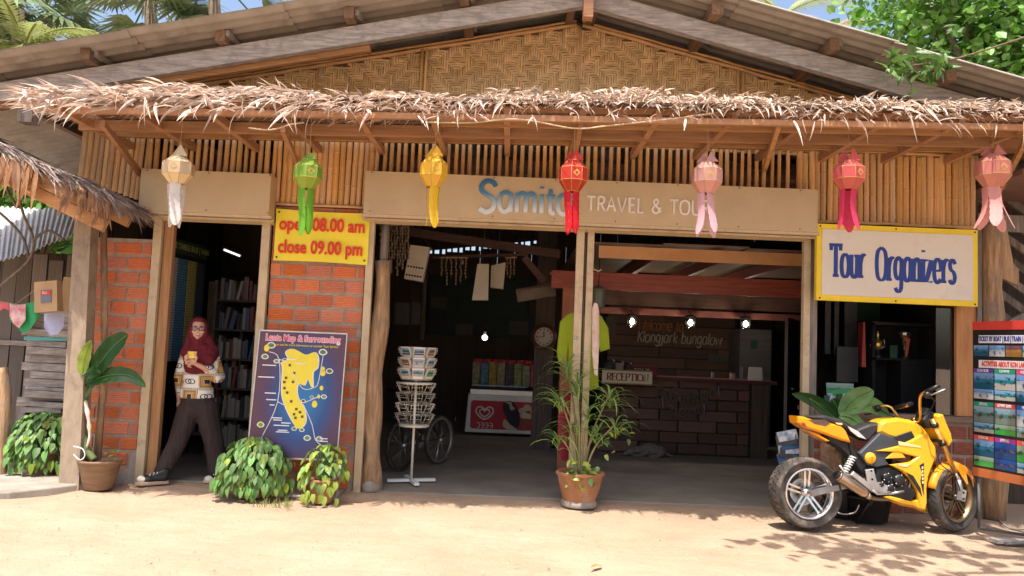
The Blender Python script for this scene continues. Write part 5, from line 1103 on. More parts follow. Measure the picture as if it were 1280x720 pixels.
# ------------------------------------------------ reception pavilion
q0, q1 = P(690, 338, 8.6), P(1000, 342, 8.6)
RC = thing('reception_pavilion', 'inner reception pavilion with red beam and plywood canopy inside the right bay', 'pavilion', (2.3, 10, 0))
MB().bx(q0.x, 4.2, 8.6, 8.68, 2.02, 2.21).build('front_beam', DRED, RC); MB().prism([(q0.x - .02, 2.19), (q0.x - .02, 2.17), (q0.x + .25, 2.02), (q0.x + .25, 2.21)], 8.59, 8.69).build('beam_end', DRED, RC)
PLY = mat('plywood_canopy', (.2, .13, .09), (.14, .09, .06), .6, 2, bump=.1, var=.12)
xs_ = [P(741, 320, 8.3).x, P(822, 320, 8.3).x, P(905, 320, 8.3).x, P(990, 320, 8.3).x]
for i in range(4): MB().box((xs_[0] + .3 + .88 * i, 9.7, 2.48 + .018 * (i % 2)), (.9, 3.0, .015), (R(0), 0, 0)).build('ceiling_panel', PLY, RC)
for i, x in enumerate(xs_): MB().bar((x + .0, 8.4, 2.4), (x - .0, 11.2, 2.4), .06, .12).build('rafter', DRED, RC)
MB().bx(.9, 4.2, 8.26, 8.28, 2.33, 2.46).build('canopy_edge', mat('canopy_edge_ply', (.62, .34, .16), (.5, .25, .1), .6, 3), RC)
MB().bx(.9, 4.2, 11.25, 11.33, 1.89, 1.98).build('cross_beam', mat('dull_red_beam', (.2, .065, .05)), RC); MB().bx(.9, 4.2, 11.3, 11.36, 2.02, 2.4).build('cross_board', DARKX, RC)
for x in (P(700, 500, 8.6).x + .05,): MB().bx(x - .06, x + .06, 8.6, 8.72, 0, 2.05).build('post', mat('reddish_post', (.34, .12, .06)), RC)
# desk of stacked dark timber
DKX0, DKX1, DY = P(752, 480, 10.6).x, P(960, 480, 10.6).x, 10.6
dz = P(850, 472, DY).z
MB().bx(DKX0, DKX1, DY + .045, DY + .7, 0, dz - .05).build('desk_core', mat('desk_mortar', (.045, .028, .022)), RC); MB().bx(DKX0 - .05, DKX1 + .1, DY - .08, DY + .7, dz - .045, dz).build('desk_top', mat('red_brown_top', (.13, .045, .035)), RC)
BLK = MB().box((0, 0, 0), (1, 1, 1)).mesh('timber_block', DARKX); z = .04; r = 0; core = [o for o in RC.children if o.name.startswith('desk_core')][0]
while z < dz - .12:
    x = DKX0 - (.25 if r % 2 else 0)
    while x < DKX1:
        a, b = max(x, DKX0), min(x + .5, DKX1 - .25)
        if b - a > .05: link('timber_block', BLK, core, V(((a + b) / 2, DY + .03 + U(-.01, .01), z + .065)) - wl(core), (0, 0, 0), (b - a - .006, .07, .132 + U(-.006, .006)))
        x += .52
    z += .145; r += 1
MB().bx(DKX1 - .22, DKX1, DY - .02, DY + .05, 0, dz - .05).build('desk_end', DARKZ, core)
# plank back wall of the reception
WY = 12.6; wz0, wz1 = 0.9, 2.3; x = P(775, 440, WY).x
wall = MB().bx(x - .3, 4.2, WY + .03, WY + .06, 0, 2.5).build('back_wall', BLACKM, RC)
for i in range(8):
    z = .95 + i * .17; xx = x - .2
    while xx < 3.55: L = U(.8, 1.3); MB().bx(xx, min(xx + L, 3.6) - .012, WY, WY + .03, z, z + .158).build('wall_plank', DARKX, wall); xx += L
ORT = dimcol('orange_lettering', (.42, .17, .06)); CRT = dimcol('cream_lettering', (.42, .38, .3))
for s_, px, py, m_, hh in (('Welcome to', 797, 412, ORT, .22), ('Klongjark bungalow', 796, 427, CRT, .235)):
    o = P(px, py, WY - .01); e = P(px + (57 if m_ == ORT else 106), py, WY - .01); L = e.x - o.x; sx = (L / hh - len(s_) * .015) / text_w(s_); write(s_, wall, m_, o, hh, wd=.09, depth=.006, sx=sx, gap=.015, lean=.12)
# three lit lanterns
for i, px in enumerate((790, 863, 932)):
    q = P(px, 401 + i * 1.5, 11.1); t = thing('lit_lantern', ('leftmost lit glass lantern beside the orange welcome lettering', 'middle lit glass lantern above the reception lettering', 'rightmost lit glass lantern by the fridge')[i], 'lantern', q, 'lit lanterns over the reception desk')
    MB().lathe([(.03, .1), (.07, .085), (.085, .06)], 6, q, sm=False).build('cap', BLACK, t); MB().lathe([(.07, .06), (.055, -.09)], 6, q, sm=False).build('glass', glass_mat('lantern_glass_' + 'abc'[i], (.9, .9, .85)), t)
    fr = MB()
    for k in range(6): a = k * pi / 3; fr.tube([q + V((.07 * cos(a), .07 * sin(a), .06)), q + V((.056 * cos(a), .056 * sin(a), -.09))], .005, 4)
    fr.build('frame', BLACK, t); MB().ell(q - V((0, 0, .01)), (.036, .036, .05), 10, 8).build('bulb', bpy.data.materials['bulb_glow'], t); MB().tube([q + V((0, 0, .1)), (q.x, q.y + .15, q.z + .16)], .006, 4).build('bracket', BLACK, t)
    pl_ = bpy.data.lights.new('lantern_light', 'POINT'); pl_.energy = 3.2; pl_.color = (1, .85, .65); pl_.shadow_soft_size = .05; lo = bpy.data.objects.new('lantern_light', pl_); COL.objects.link(lo); lo.parent = t; lo.location = (0, -.12, -.02)
# unlit lantern at the post
q = P(748, 372, 8.5); t = thing('unlit_lantern', 'unlit grey lantern hanging behind the middle posts', 'lantern', q); MB().lathe([(.03, .12), (.09, .09), (.09, .08), (.07, .07), (.07, -.09), (.08, -.11)], 6, q, sm=False).build('housing', dimcol('dull_lantern', (.16, .17, .13)), t); MB().tube([q + V((0, 0, .11)), (q.x, q.y, 2.35)], .004, 4).build('chain', BLACK, t)
# reception sign
y = 10.2; a, b = P(753, 462, y), P(815, 481, y); t = thing('reception_sign', 'cream sign reading reception in dark red serif capitals on the desk front', 'sign', (a.x, y, b.z)); MB().bx(a.x, b.x, y, y + .03, b.z, a.z).build('panel', mat('cream_sign', (.62, .58, .4), (.52, .48, .33)), t)
mb = MB(); 
for (c_, d_) in (((a.x, b.z), (b.x, b.z)), ((a.x, a.z), (b.x, a.z))): mb.bar((c_[0], y - .004, c_[1]), (d_[0], y - .004, d_[1]), .02, .015)
mb.build('edge', dimcol('sign_edge', (.3, .22, .12)), t)
DR2 = flat('dark_red_letter', (.22, .03, .03)); hs = (a.z - b.z) * .74; L = (b.x - a.x) * .84; sx = (L / hs - .2) / text_w('RECEPTION'); write('RECEPTION', t, DR2, V((a.x + (b.x - a.x) * .09, y - .006, b.z + (a.z - b.z) * .24)), hs, wd=.15, thin=.45, slab=1, sx=sx, gap=.022, depth=.004)
MB().bx(a.x + .05, a.x + .12, y + .03, DY, b.z + .05, b.z + .1).build('bracket', DARKX, t); MB().bx(b.x - .12, b.x - .05, y + .03, DY, b.z + .05, b.z + .1).build('bracket', DARKX, t)
# things on the counter
for i, (px, w_, h_, c_, nm, lb) in enumerate(((763, .16, .2, (.06, .06, .06), 'glass_jar', 'dark jar at the left end of the reception counter'), (775, .13, .19, (.45, .33, .26), 'tip_jar', 'pinkish white jar second on the reception counter'), (786, .12, .17, (.05, .05, .05), 'glass_jar', 'dark jar right of the pinkish jar'), (918, .08, .1, (.5, .3, .28), 'card_stack', 'small card stack on the counter left of the white notice'), (893, .04, .1, (.4, .4, .4), 'small_bottle', 'tiny pale bottle near the middle of the counter'))):
    x = P(px, 470, DY).x; t = thing(nm, lb, 'jar' if 'jar' in nm else nm.split('_')[1], (x, DY + .1, dz)); 
    MB().lathe([(w_ * .46, 0), (w_ * .5, .02), (w_ * .48, h_ * .75), (w_ * .4, h_ * .85), (.001, h_ * .85)], 12, (x, DY + .1, dz)).build('body', dimcol(nm + '_mat' + 'abcde'[i], c_), t); MB().lathe([(w_ * .42, h_ * .85), (w_ * .42, h_), (.001, h_)], 12, (x, DY + .1, dz)).build('lid', BLACK, t)
x = P(802, 470, DY).x; t = thing('tour_box', 'small red box reading tour on the reception counter', 'box', (x, DY, dz)); MB().bx(x - .2, x + .2, DY, DY + .15, dz, dz + .14).build('box', dimcol('dark_red_box', (.16, .03, .03)), t); label_text('TOUR', t, CRT, (x, DY - .002, dz + .07), .08, bold=.001)
x = P(946, 460, DY).x; t = thing('notice_stand', 'white notice stand at the right end of the counter before the fridge', 'notice', (x, DY, dz)); MB().prism([(x - .1, dz), (x + .1, dz), (x + .085, dz + .18), (x - .085, dz + .18)], DY + .05, DY + .07).build('sheet', WHITE, t); MB().bx(x - .06, x + .06, DY + .02, DY + .12, dz - .002, dz + .01).build('base', WHITE, t)
q = P(903, 448, WY - .1); t = tag(MB().bx(q.x - .2, q.x + .2, WY - .03, WY - .01, q.z - .06, q.z + .06).build('wall_notice', DK3), 'small pale notice on the plank wall left of the fridge', 'notice')
a, b = P(924, 411, 12.0), P(962, 475, 12.0); t = thing('fridge', 'tall silver fridge behind the right end of the reception desk', 'fridge', (a.x, 12, 0)); MB().bx(a.x, b.x, 11.95, 12.5, 0, a.z).build('cabinet', mat('brushed_silver', (.28, .27, .28), (.2, .19, .2), .35, 2, (.3, .3, 8), bump=.02, metal=.7), t); MB().bx(a.x + .17, a.x + .26, 11.93, 11.95, a.z - .3, a.z - .17).build('sticker', dimcol('green_sticker', (.02, .1, .07)), t); MB().bx(a.x + .02, a.x + .04, 11.9, 11.94, .6, 1.2).build('handle', ALU, t)
a = P(970, 400, 11.0); t = thing('metal_door', 'dull grey metal door leaf standing open at the right end of the reception', 'door', (a.x, 11, 0)); MB().box((a.x + .2, 10.9, .95), (.04, 1.0, 1.9), (0, 0, -.5)).build('leaf', mat('dull_metal_door', (.1, .09, .09), metal=.4, rough=.4), t); MB().tube([(a.x + .12, 10.6, .95), (a.x + .08, 10.58, .95)], .02, 6).build('handle', ALU, t)
q = P(764, 408, 10.9); t = thing('framed_picture', 'small framed picture on the dark post left of the leftmost lit lantern', 'picture', q); MB().bx(q.x - .07, q.x + .07, 10.9, 10.93, q.z - .13, q.z + .13).build('frame', dimcol('picture_frame_wood', (.12, .08, .05)), t); MB().bx(q.x - .045, q.x + .045, 10.89, 10.9, q.z - .1, q.z + .1).build('picture', DK3, t)
# welcome bunting
t = thing('paper_bunting', 'dim brown paper bunting reading welcome home on the front of the reception desk', 'bunting', (P(855, 500, DY).x, DY - .02, .8)); BNT = dimcol('brown_paper', (.1, .075, .055)); BL = dimcol('bunting_letter', (.03, .02, .02))
for word, (xa, ya), (xb, yb), sag in (('WELCOME', (819, 481), (897, 484), 11), ('HOME', (836, 506), (882, 504), 7)):
    n = len(word); mb = MB(); mb.tube([P(xa + (xb - xa) * k / 12, ya + (yb - ya) * k / 12 + sag * 4 * (k / 12) * (1 - k / 12) * .9 + 0, DY - .04) for k in range(13)], .003, 3); mb.build('string', ROPE, t)
    for i, ch in enumerate(word):
        u = (i + .5) / n; p = P(xa + (xb - xa) * u, ya + (yb - ya) * u + sag * 4 * u * (1 - u) * .9, DY - .045); fl_ = MB(); fl_.prism([(p.x - .05, p.z), (p.x - .045, p.z - .13), (p.x, p.z - .1), (p.x + .045, p.z - .13), (p.x + .05, p.z)], DY - .05, DY - .045); pf = fl_.build('pennant', BNT, t)
        write(ch, pf, BL, V((p.x - .025, DY - .052, p.z - .085)), .085, wd=.16, depth=.002)
for px, py in ((898, 482), (828, 496), (880, 503)): p = P(px, py, DY - .05); MB().tube([p, p + V((.015, 0, -.16))], .012, 5).build('ribbon', dimcol('lilac_ribbon', (.25, .22, .27)), t)
# sleeping dog by the desk
def blob(name, shapes, m, parent, vox=.01, sm=4, loc=None):
    """one continuous surface from overlapping tapered capsules and ellipsoids, voxel-merged then smoothed"""
    mb = MB()
    for s_ in shapes:
        if s_[0] == 'c':
            _, a, b, r0, r1 = s_[:5]; a = V(a); b = V(b); k = 6; mb.tube([a.lerp(b, i / k) for i in range(k + 1)], [r0 + (r1 - r0) * i / k for i in range(k + 1)], 12, sm=False); mb.ell(a, r0, 10, 8); mb.ell(b, r1, 10, 8)
        else: mb.ell(V(s_[1]), s_[2], 16, 12, Euler(s_[3]).to_matrix() if len(s_) > 3 else None)
    o = mb.build('tmp', m, parent); md = o.modifiers.new('r', 'REMESH'); md.mode = 'VOXEL'; md.voxel_size = vox; md.use_smooth_shade = True; ms = o.modifiers.new('s', 'SMOOTH'); ms.factor = .5; ms.iterations = sm
    bpy.context.view_layer.update(); me = bpy.data.meshes.new_from_object(o.evaluated_get(bpy.context.evaluated_depsgraph_get())); old = o.data; o.modifiers.clear(); o.data = me; me.name = name; o.name = name
    for p in me.polygons: p.use_smooth = True
    return o
FUR = mat('cream_fur', (.2, .17, .14), (.12, .1, .08), .9, 20, bump=.4)
dx, dy = P(812, 556, 10.35).x, 10.35; t = thing('sleeping_dog', 'cream dog asleep on the floor at the foot of the reception desk', 'dog', (dx, dy, .01))
blob('body', [('c', (dx - .05, dy, .12), (dx + .2, dy + .03, .11), .11, .1), ('e', (dx + .0, dy, .13), (.2, .13, .12)), ('c', (dx - .1, dy, .13), (dx - .28, dy - .02, .1), .08, .06), ('e', (dx - .32, dy - .03, .09), (.09, .065, .065)), ('c', (dx - .36, dy - .04, .075), (dx - .44, dy - .05, .055), .042, .03), ('c', (dx - .12, dy - .1, .05), (dx - .3, dy - .16, .035), .035, .028), ('c', (dx + .2, dy - .05, .09), (dx + .1, dy - .16, .04), .07, .035), ('c', (dx + .1, dy - .16, .04), (dx - .03, dy - .19, .035), .033, .026), ('c', (dx + .28, dy + .02, .08), (dx + .42, dy - .05, .03), .03, .015), ('c', (dx + .42, dy - .05, .03), (dx + .4, dy - .16, .025), .016, .012), ('c', (dx - .29, dy - .06, .13), (dx - .26, dy - .09, .09), .025, .015), ('c', (dx - .29, dy + .02, .14), (dx - .26, dy + .05, .1), .025, .015)], FUR, t, .012).scale = (.75, .75, .75)
# t-shirt and cloths on the posts
SH = mat('lime_shirt', (.5, .62, .03), (.4, .5, .02), .8, 4, bump=.15, tr=.2); t = thing('hanging_shirt', 'lime yellow t-shirt hanging behind the middle posts', 'shirt', P(729, 392, 7.5))
mb = MB(); px = [(708, 394), (700, 402), (696, 440), (698, 452), (708, 453), (710, 430), (712, 487), (738, 488), (748, 484), (746, 425), (750, 440), (762, 436), (760, 410), (752, 396), (745, 390), (735, 394), (722, 395), (715, 390)]
mb.prism([(P(a, b, 7.5).x, P(a, b, 7.5).z) for a, b in px], 7.46, 7.54, bev=.012, sm=True); mb.build('shirt', SH, t); q = P(729, 392, 7.5); MB().tube(smooth_pts([q + V((-.14, 0, -.02)), q + V((0, 0, .04)), q + V((.14, 0, -.02))], 4), .006, 5).build('hanger', BLACK, t); MB().tube([q + V((0, 0, .04)), q + V((0, 0, .12))], .004, 5).build('hook', BLACK, t)
t = thing('hanging_scarf', 'pale scarf with faint red print hanging beside the lime shirt', 'scarf', P(744, 378, 7.12)); cloth([(740, 386, 440), (743, 378, 468), (747, 380, 470), (749, 390, 430)], mat('pale_scarf', (.6, .5, .42), (.5, .3, .24), .8, 9), 7.12, t)
t = thing('red_cloth', 'dark red cloth hanging low behind the strap leaved plant', 'cloth', P(705, 500, 7.35)); cloth([(698, 495, 565), (702, 490, 575), (707, 486, 577), (713, 488, 570)], mat('dark_red_cloth', (.25, .015, .03)), 7.35, t)
MB().tube([P(741, 336, 7.12), P(748, 339, 7.08), P(752, 337, 7.08)], .006, 5).build('rope_tie', ROPE, B); MB().tube([P(718, 421, 7.1), P(722, 423, 7.1)], .015, 6).build('door_bolt', ALU, B)
# ------------------------------------------------ postcard rack
rc = V((-.93, 7.68, .012)); q = P(514, 600, 7.68); rc.x = q.x; RK = thing('postcard_rack', 'white wire spinner rack with postcards in its top tiers by the log post', 'postcard rack', rc)
CRW = mat('cream_enamel', (.72, .66, .54), (.6, .54, .43), .4); mb = MB(); mb.tube([rc + V((0, 0, .02)), rc + V((0, 0, .98))], .013, 8); mb.build('pole', CRW, RK)
for a in (R(20), R(110), R(200), R(290)): MB().bar(rc + V((0, 0, .03)), rc + V((.235 * cos(a), .235 * sin(a), .03)), .045, .025).build('foot', WHITE, RK)
zs = [P(514, y, 7.68).z for y in (462, 448, 433)]; zlow = [P(514, y, 7.68).z for y in (520, 505, 491, 478)]; zt_ = P(514, 480, 7.68).z - .0; rW = .15
MB().lathe([(.001, 0), (rW * .95, 0), (rW, .006), (rW, .022), (.001, .022)], 20, (rc.x, rc.y, P(514, 533, 7.68).z)).build('lower_plate', CRW, RK); MB().lathe([(.001, 0), (rW * 1.05, 0), (rW * 1.08, .005), (rW * 1.08, .02), (.001, .02)], 20, (rc.x, rc.y, P(514, 480, 7.68).z)).build('upper_plate', CRW, RK)
allz = [P(514, y, 7.68).z for y in (529, 516, 503, 490)] + [P(514, y, 7.68).z for y in (474, 461, 448)]
cardc = [(.5, .58, .68), (.12, .3, .55), (.6, .5, .38), (.25, .45, .3), (.55, .4, .25)]; CM = [mat('postcard_print_' + 'abcde'[i], (.85, .82, .76), tuple(q * .6 for q in c_), .4, 17, var=.12) for i, c_ in enumerate(cardc)]
CREAMC = flat('postcard_stock', (.8, .74, .64))
for ti, z in enumerate(allz):
    wire = MB()
    for k in range(8):
        a = k * pi / 4 + .2; o_ = V((cos(a), sin(a), 0)); u = V((-sin(a), cos(a), 0)); b_ = rc + o_ * (rW * .95); b_.z = z; h_ = .09; wp = .05
        A1, A2 = b_ - u * wp, b_ + u * wp; T1, T2 = A1 + o_ * .045 + V((0, 0, h_)), A2 + o_ * .045 + V((0, 0, h_))
        wire.tube([T1, A1, A2, T2], .0028, 4); wire.tube([A1 + o_ * .045 + V((0, 0, .045)) * 1.2, A2 + o_ * .045 + V((0, 0, .045)) * 1.2], .0022, 4); wire.tube([A1 - o_ * .01 + V((0, 0, h_)), T1, T2, A2 - o_ * .01 + V((0, 0, h_))], .0025, 4)
        if ti >= 4:
            for j in range(2):
                c0 = b_ + o_ * (.008 + .014 * j) + V((0, 0, .055)); cm = MB(); ax = (V((0, 0, 1)) + o_ * .38).normalized(); n_ = u.cross(ax)
                q = [c0 - u * .055 - ax * .05, c0 + u * .055 - ax * .05, c0 + u * .055 + ax * .06, c0 - u * .055 + ax * .06]; cm.add([p + n_ * .001 for p in q] + [p - n_ * .001 for p in q], [(0, 1, 2, 3), (7, 6, 5, 4), (0, 4, 5, 1), (1, 5, 6, 2), (2, 6, 7, 3), (3, 7, 4, 0)]); pc_ = cm.build('postcard', CREAMC, RK)
                if j == 1: pm = MB(); n2 = n_ * (.002 if n_.dot(o_) > 0 else -.002); pm.add([c0 + n2 - u * .045 - ax * .02, c0 + n2 + u * .045 - ax * .02, c0 + n2 + u * .045 + ax * .045, c0 + n2 - u * .045 + ax * .045], [(0, 1, 2, 3)]); pm.build('picture', PM[(0, 1, 6, 0, 5, 1, 2)[(k * 3 + ti) % 7]], pc_)
    wire.tube([rc + V((rW * .98 * cos(a * pi / 8), rW * .98 * sin(a * pi / 8), z - rc.z)) for a in range(16)], .003, 4, closed=True); wire.build('wire_tier', CRW, RK)
# ------------------------------------------------ bicycle behind the rack
def wheel_parts(par, c, r, ax, tyre, rim, tw=.022, spokes=20, rw=.012, sp=.0018):
    ax = V(ax).normalized(); MXx = ax.to_track_quat('Z', 'Y').to_matrix(); c = V(c); pr = [(r - tw * .9, -tw * .6), (r - tw * .3, -tw), (r, -tw * .45), (r, tw * .45), (r - tw * .3, tw), (r - tw * .9, tw * .6), (r - tw * .9, -tw * .6)]
    w_ = MB().lathe(pr, 36, c, MXx).build('tyre', tyre, par); MB().lathe([(r - tw * 1.9, -rw), (r - tw * .9, -rw), (r - tw * .9, rw), (r - tw * 1.9, rw), (r - tw * 1.9, -rw)], 36, c, MXx).build('rim', rim, par)
    if spokes:
        mb = MB()
        for i in range(spokes): a = 2 * pi * i / spokes; d = MXx @ V((cos(a), sin(a), 0)); t_ = MXx @ V((-sin(a), cos(a), 0)); mb.tube([c + t_ * .02 * (-1) ** i + ax * .02 * (-1) ** (i // 2), c + d * (r - tw * 1.5)], sp, 3)
        tag(mb.build('spokes', ALU, par), kind='stuff')
    MB().tube([c - ax * .035, c + ax * .035], .022, 8).build('hub', ALU, par)
BY = thing('bicycle', 'black bicycle parked in the dark behind the postcard rack', 'bicycle', (-1.15, 8.6, .016)); w1 = P(549, 557, 8.95); w2 = P(503, 560, 8.35); w1.z = .28; w2.z = .28; ax = (w1 - w2).cross(V((0, 0, 1))).normalized(); ax2 = ax
for w_ in (w1, w2): wheel_parts(BY, w_, .27, ax, RUBBER, BLACK if w_ is w2 else mat('dull_rim', (.3, .29, .27), metal=.6, rough=.4) if 'dull_rim' not in bpy.data.materials else bpy.data.materials['dull_rim'])
d = (w2 - w1).normalized(); BK = mat('bike_frame_black', (.03, .03, .032), rough=.3); L = lambda f, z: w1 + d * f + V((0, 0, z))
bbk = L(.38, .02); st_ = L(.3, .38); hd = L(.66, .42)
mb = MB()
for a_, b_, r_ in ((w1, bbk, .012), (w1, st_, .01), (bbk, st_, .016), (bbk, hd, .018), (st_, hd, .017), (hd, w2, .014), (hd, hd + V((0, 0, .12)) - d * .02, .015)): mb.tube([a_, b_], r_, 8)
mb.build('frame', BK, BY); MB().ell(st_ + V((0, 0, .1)), (.11, .06, .03), 10, 6).build('saddle', BLACK, BY); MB().tube([st_, st_ + V((0, 0, .1))], .012, 6).build('seat_post', ALU, BY); hb = hd + V((0, 0, .14)); MB().tube([hb - ax * .26, hb, hb + ax * .26], .011, 6).build('handlebar', BLACK, BY); MB().lathe([(.08, -.004), (.085, 0), (.08, .004), (.02, .004)], 16, bbk, ax.to_track_quat('Z', 'Y').to_matrix()).build('crank_disc', ALU, BY); MB().tube([w1 + V((0, 0, 0)), w1 + V((-.03, -.05, -.28))], .008, 5).build('kickstand', ALU, BY)
# ------------------------------------------------ left bookshop
BKS = thing('bookshelf', 'tall dark bookshelf packed with leaning books inside the narrow doorway', 'bookshelf', P(305, 560, 9)); bx0, bx1 = P(278, 450, 8.9).x, -2.0
MB().bx(bx0 - .03, bx0, 8.6, 9.1, 0, 1.95).build('side_panel', mat('shelf_wood', (.1, .07, .05)), BKS); MB().bx(bx0, bx1, 9.08, 9.1, 0, 1.95).build('back_panel', BLACKM, BKS)
for sh in range(6):
    z = .12 + sh * .32; MB().bx(bx0, bx1, 8.62, 9.08, z, z + .02).build('shelf', bpy.data.materials['shelf_wood'], BKS)
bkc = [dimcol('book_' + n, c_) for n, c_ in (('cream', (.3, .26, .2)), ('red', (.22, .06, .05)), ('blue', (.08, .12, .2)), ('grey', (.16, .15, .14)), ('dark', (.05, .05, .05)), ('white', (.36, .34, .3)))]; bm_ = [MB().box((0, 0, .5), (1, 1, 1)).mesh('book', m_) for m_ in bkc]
nb = 0; ORD = ['first', 'second', 'third', 'fourth', 'fifth', 'sixth', 'seventh', 'eighth', 'ninth', 'tenth', 'eleventh', 'twelfth', 'thirteenth', 'fourteenth', 'fifteenth', 'sixteenth', 'seventeenth', 'eighteenth', 'nineteenth', 'twentieth']; cnt = {}
for sh in range(6):
    x = bx0 + .03
    while x < bx1 - .06:
        w_ = U(.02, .05); tilt = U(-.05, .25) if rnd() < .4 else 0; bi = int(rnd() * 6); b = link('book', bm_[bi], None, (x, 8.75, .14 + sh * .32), (0, tilt, 0), (w_, .16, U(.17, .26))); nb += 1; cnt[(sh, bi)] = cnt.get((sh, bi), 0) + 1
        tag(b, ORD[min(19, cnt[(sh, bi)] - 1)] + ('' if 1 else '') + ' ' + ('cream', 'dull red', 'dark blue', 'grey', 'black', 'off white')[bi] + ' book from the left on the ' + ('lowest', 'second lowest', 'third', 'fourth', 'second highest', 'top')[sh] + ' level of the dark bookshelf', 'book', 'books packed on the dark bookshelf'); x += w_ + (.03 if tilt > .1 else .004)
t = thing('low_shelf', 'wooden shelf of small goods behind the woman in the narrow doorway', 'shelf', (-3.3, 8.8, 0))
for z in (.25, .6, .95, 1.28): MB().bx(-3.6, -2.95, 8.7, 9.0, z, z + .03).build('shelf', bpy.data.materials['shelf_wood'], t)
for x in (-3.6, -2.97): MB().bx(x, x + .03, 8.7, 9.0, 0, 1.5).build('side_panel', bpy.data.materials['shelf_wood'], t)
for i in range(22):
    x = -3.52 + (i % 7) * .08; z = (.28, .63, .98, 1.31)[i // 7]; c_ = [(.35, .2, .1), (.1, .14, .25), (.3, .28, .25), (.28, .08, .06)][i % 4]; m_ = bpy.data.materials.get('goods_%s' % 'abcd'[i % 4]) or dimcol('goods_%s' % 'abcd'[i % 4], c_)
    gk_ = ORD[sum(1 for q_ in range(i // 7 * 7, i) if q_ % 4 == i % 4)]; g_ = MB().lathe([(.028, 0), (.03, .02), (.03, .1), (.018, .13), (.001, .13)], 8, (x, 8.78, z)).build('shelf_goods', m_); tag(g_, gk_ + ' ' + ('brown', 'dark blue', 'pale', 'dark red')[i % 4] + ' jar from the left on the ' + ('lowest', 'second', 'third', 'top')[i // 7] + ' level of the wooden shelf', 'jar', 'small goods on the wooden shelf')
t = thing('timetable_board', 'timetable board with white, blue and yellow columns on the left wall of the bookshop', 'notice board', (-3.6, 8.2, 1.3)); A_, B_ = P(208, 330, 7.75), P(256, 340, 8.55); zt_ = 2.3; zb_ = 1.15; u = (B_ - A_); u.z = 0
def tb(f0, f1, z0, z1, m, nm, off=0):
    n_ = V((u.y, -u.x, 0)).normalized() * off; a = V((A_.x, A_.y, 0)) + n_; mb = MB(); q = [a + u * f0 + V((0, 0, z0)), a + u * f1 + V((0, 0, z0)), a + u * f1 + V((0, 0, z1)), a + u * f0 + V((0, 0, z1))]; k = V((u.y, -u.x, 0)).normalized() * .004
    mb.add([p + k for p in q] + [p - k for p in q], [(0, 1, 2, 3), (7, 6, 5, 4), (0, 4, 5, 1), (1, 5, 6, 2), (2, 6, 7, 3), (3, 7, 4, 0)]); return mb.build(nm, m, t)
tb(0, 1, zb_ - .1, zt_, BLACKM, 'panel'); tb(0, 1, zt_ - .14, zt_, dimcol('dark_green_band', (.02, .07, .04)), 'header_band', .01)
def lines_mat(n, c):
    s = Sh(n); X, Y, Z = s.xyz(); nz = s.noise(s.coord('Object', (20, 20, 60)), 3); k = (Z * 38).fract().gt(.45) * nz.gt(.47); s.col(s.mix(k, c, tuple(q * .35 for q in c))); return s.m
for i, c_ in enumerate(((.5, .5, .52), (.1, .24, .4), (.5, .42, .14), (.05, .08, .1))): tb(.04 + i * .24, .25 + i * .24, zb_ - .08, zt_ - .19, lines_mat('column_print_' + 'abcd'[i], c_), 'printed_column', .01)
label_text('TIME TABLE BUS | VAN', t, dimcol('yellow_print', (.4, .38, .1)), V((A_.x, A_.y, 0)) + u * .5 + V((u.y, -u.x, 0)).normalized() * .018 + V((0, 0, zt_ - .07)), .085, (R(90), 0, math.atan2(u.y, u.x)), bold=.001)
q = P(288, 317, 9.2); t = thing('tube_lamp', 'lit slim tube lamp high in the bookshop', 'lamp', q); MB().tube([P(280, 312, 9.2), P(300, 320, 9.2)], .012, 8).build('tube', emis('tube_glow', (1, 1, 1), .7), t); MB().tube([P(278, 310, 9.22), P(302, 319, 9.22)], .02, 6).build('fitting', DK3, t)
q = P(303, 367, 8.8); t = thing('shelf_lamp', 'short lit strip lamp on top of the bookshelf', 'lamp', q); MB().tube([P(297, 366, 8.8), P(308, 367, 8.8)], .01, 8).build('tube', bpy.data.materials['tube_glow'], t); MB().tube([P(296, 364, 8.82), P(309, 365, 8.82)], .015, 6).build('fitting', DK3, t)
plank_wall(-3.9, 10.5, -2.1, 10.5, 0, 3.0, .2, DARKZ); MB().box((bx0 - .12, 8.9, 1.5), (.16, .05, .9)).build('inner_board', mat('brownish_board', (.11, .075, .05)), B)
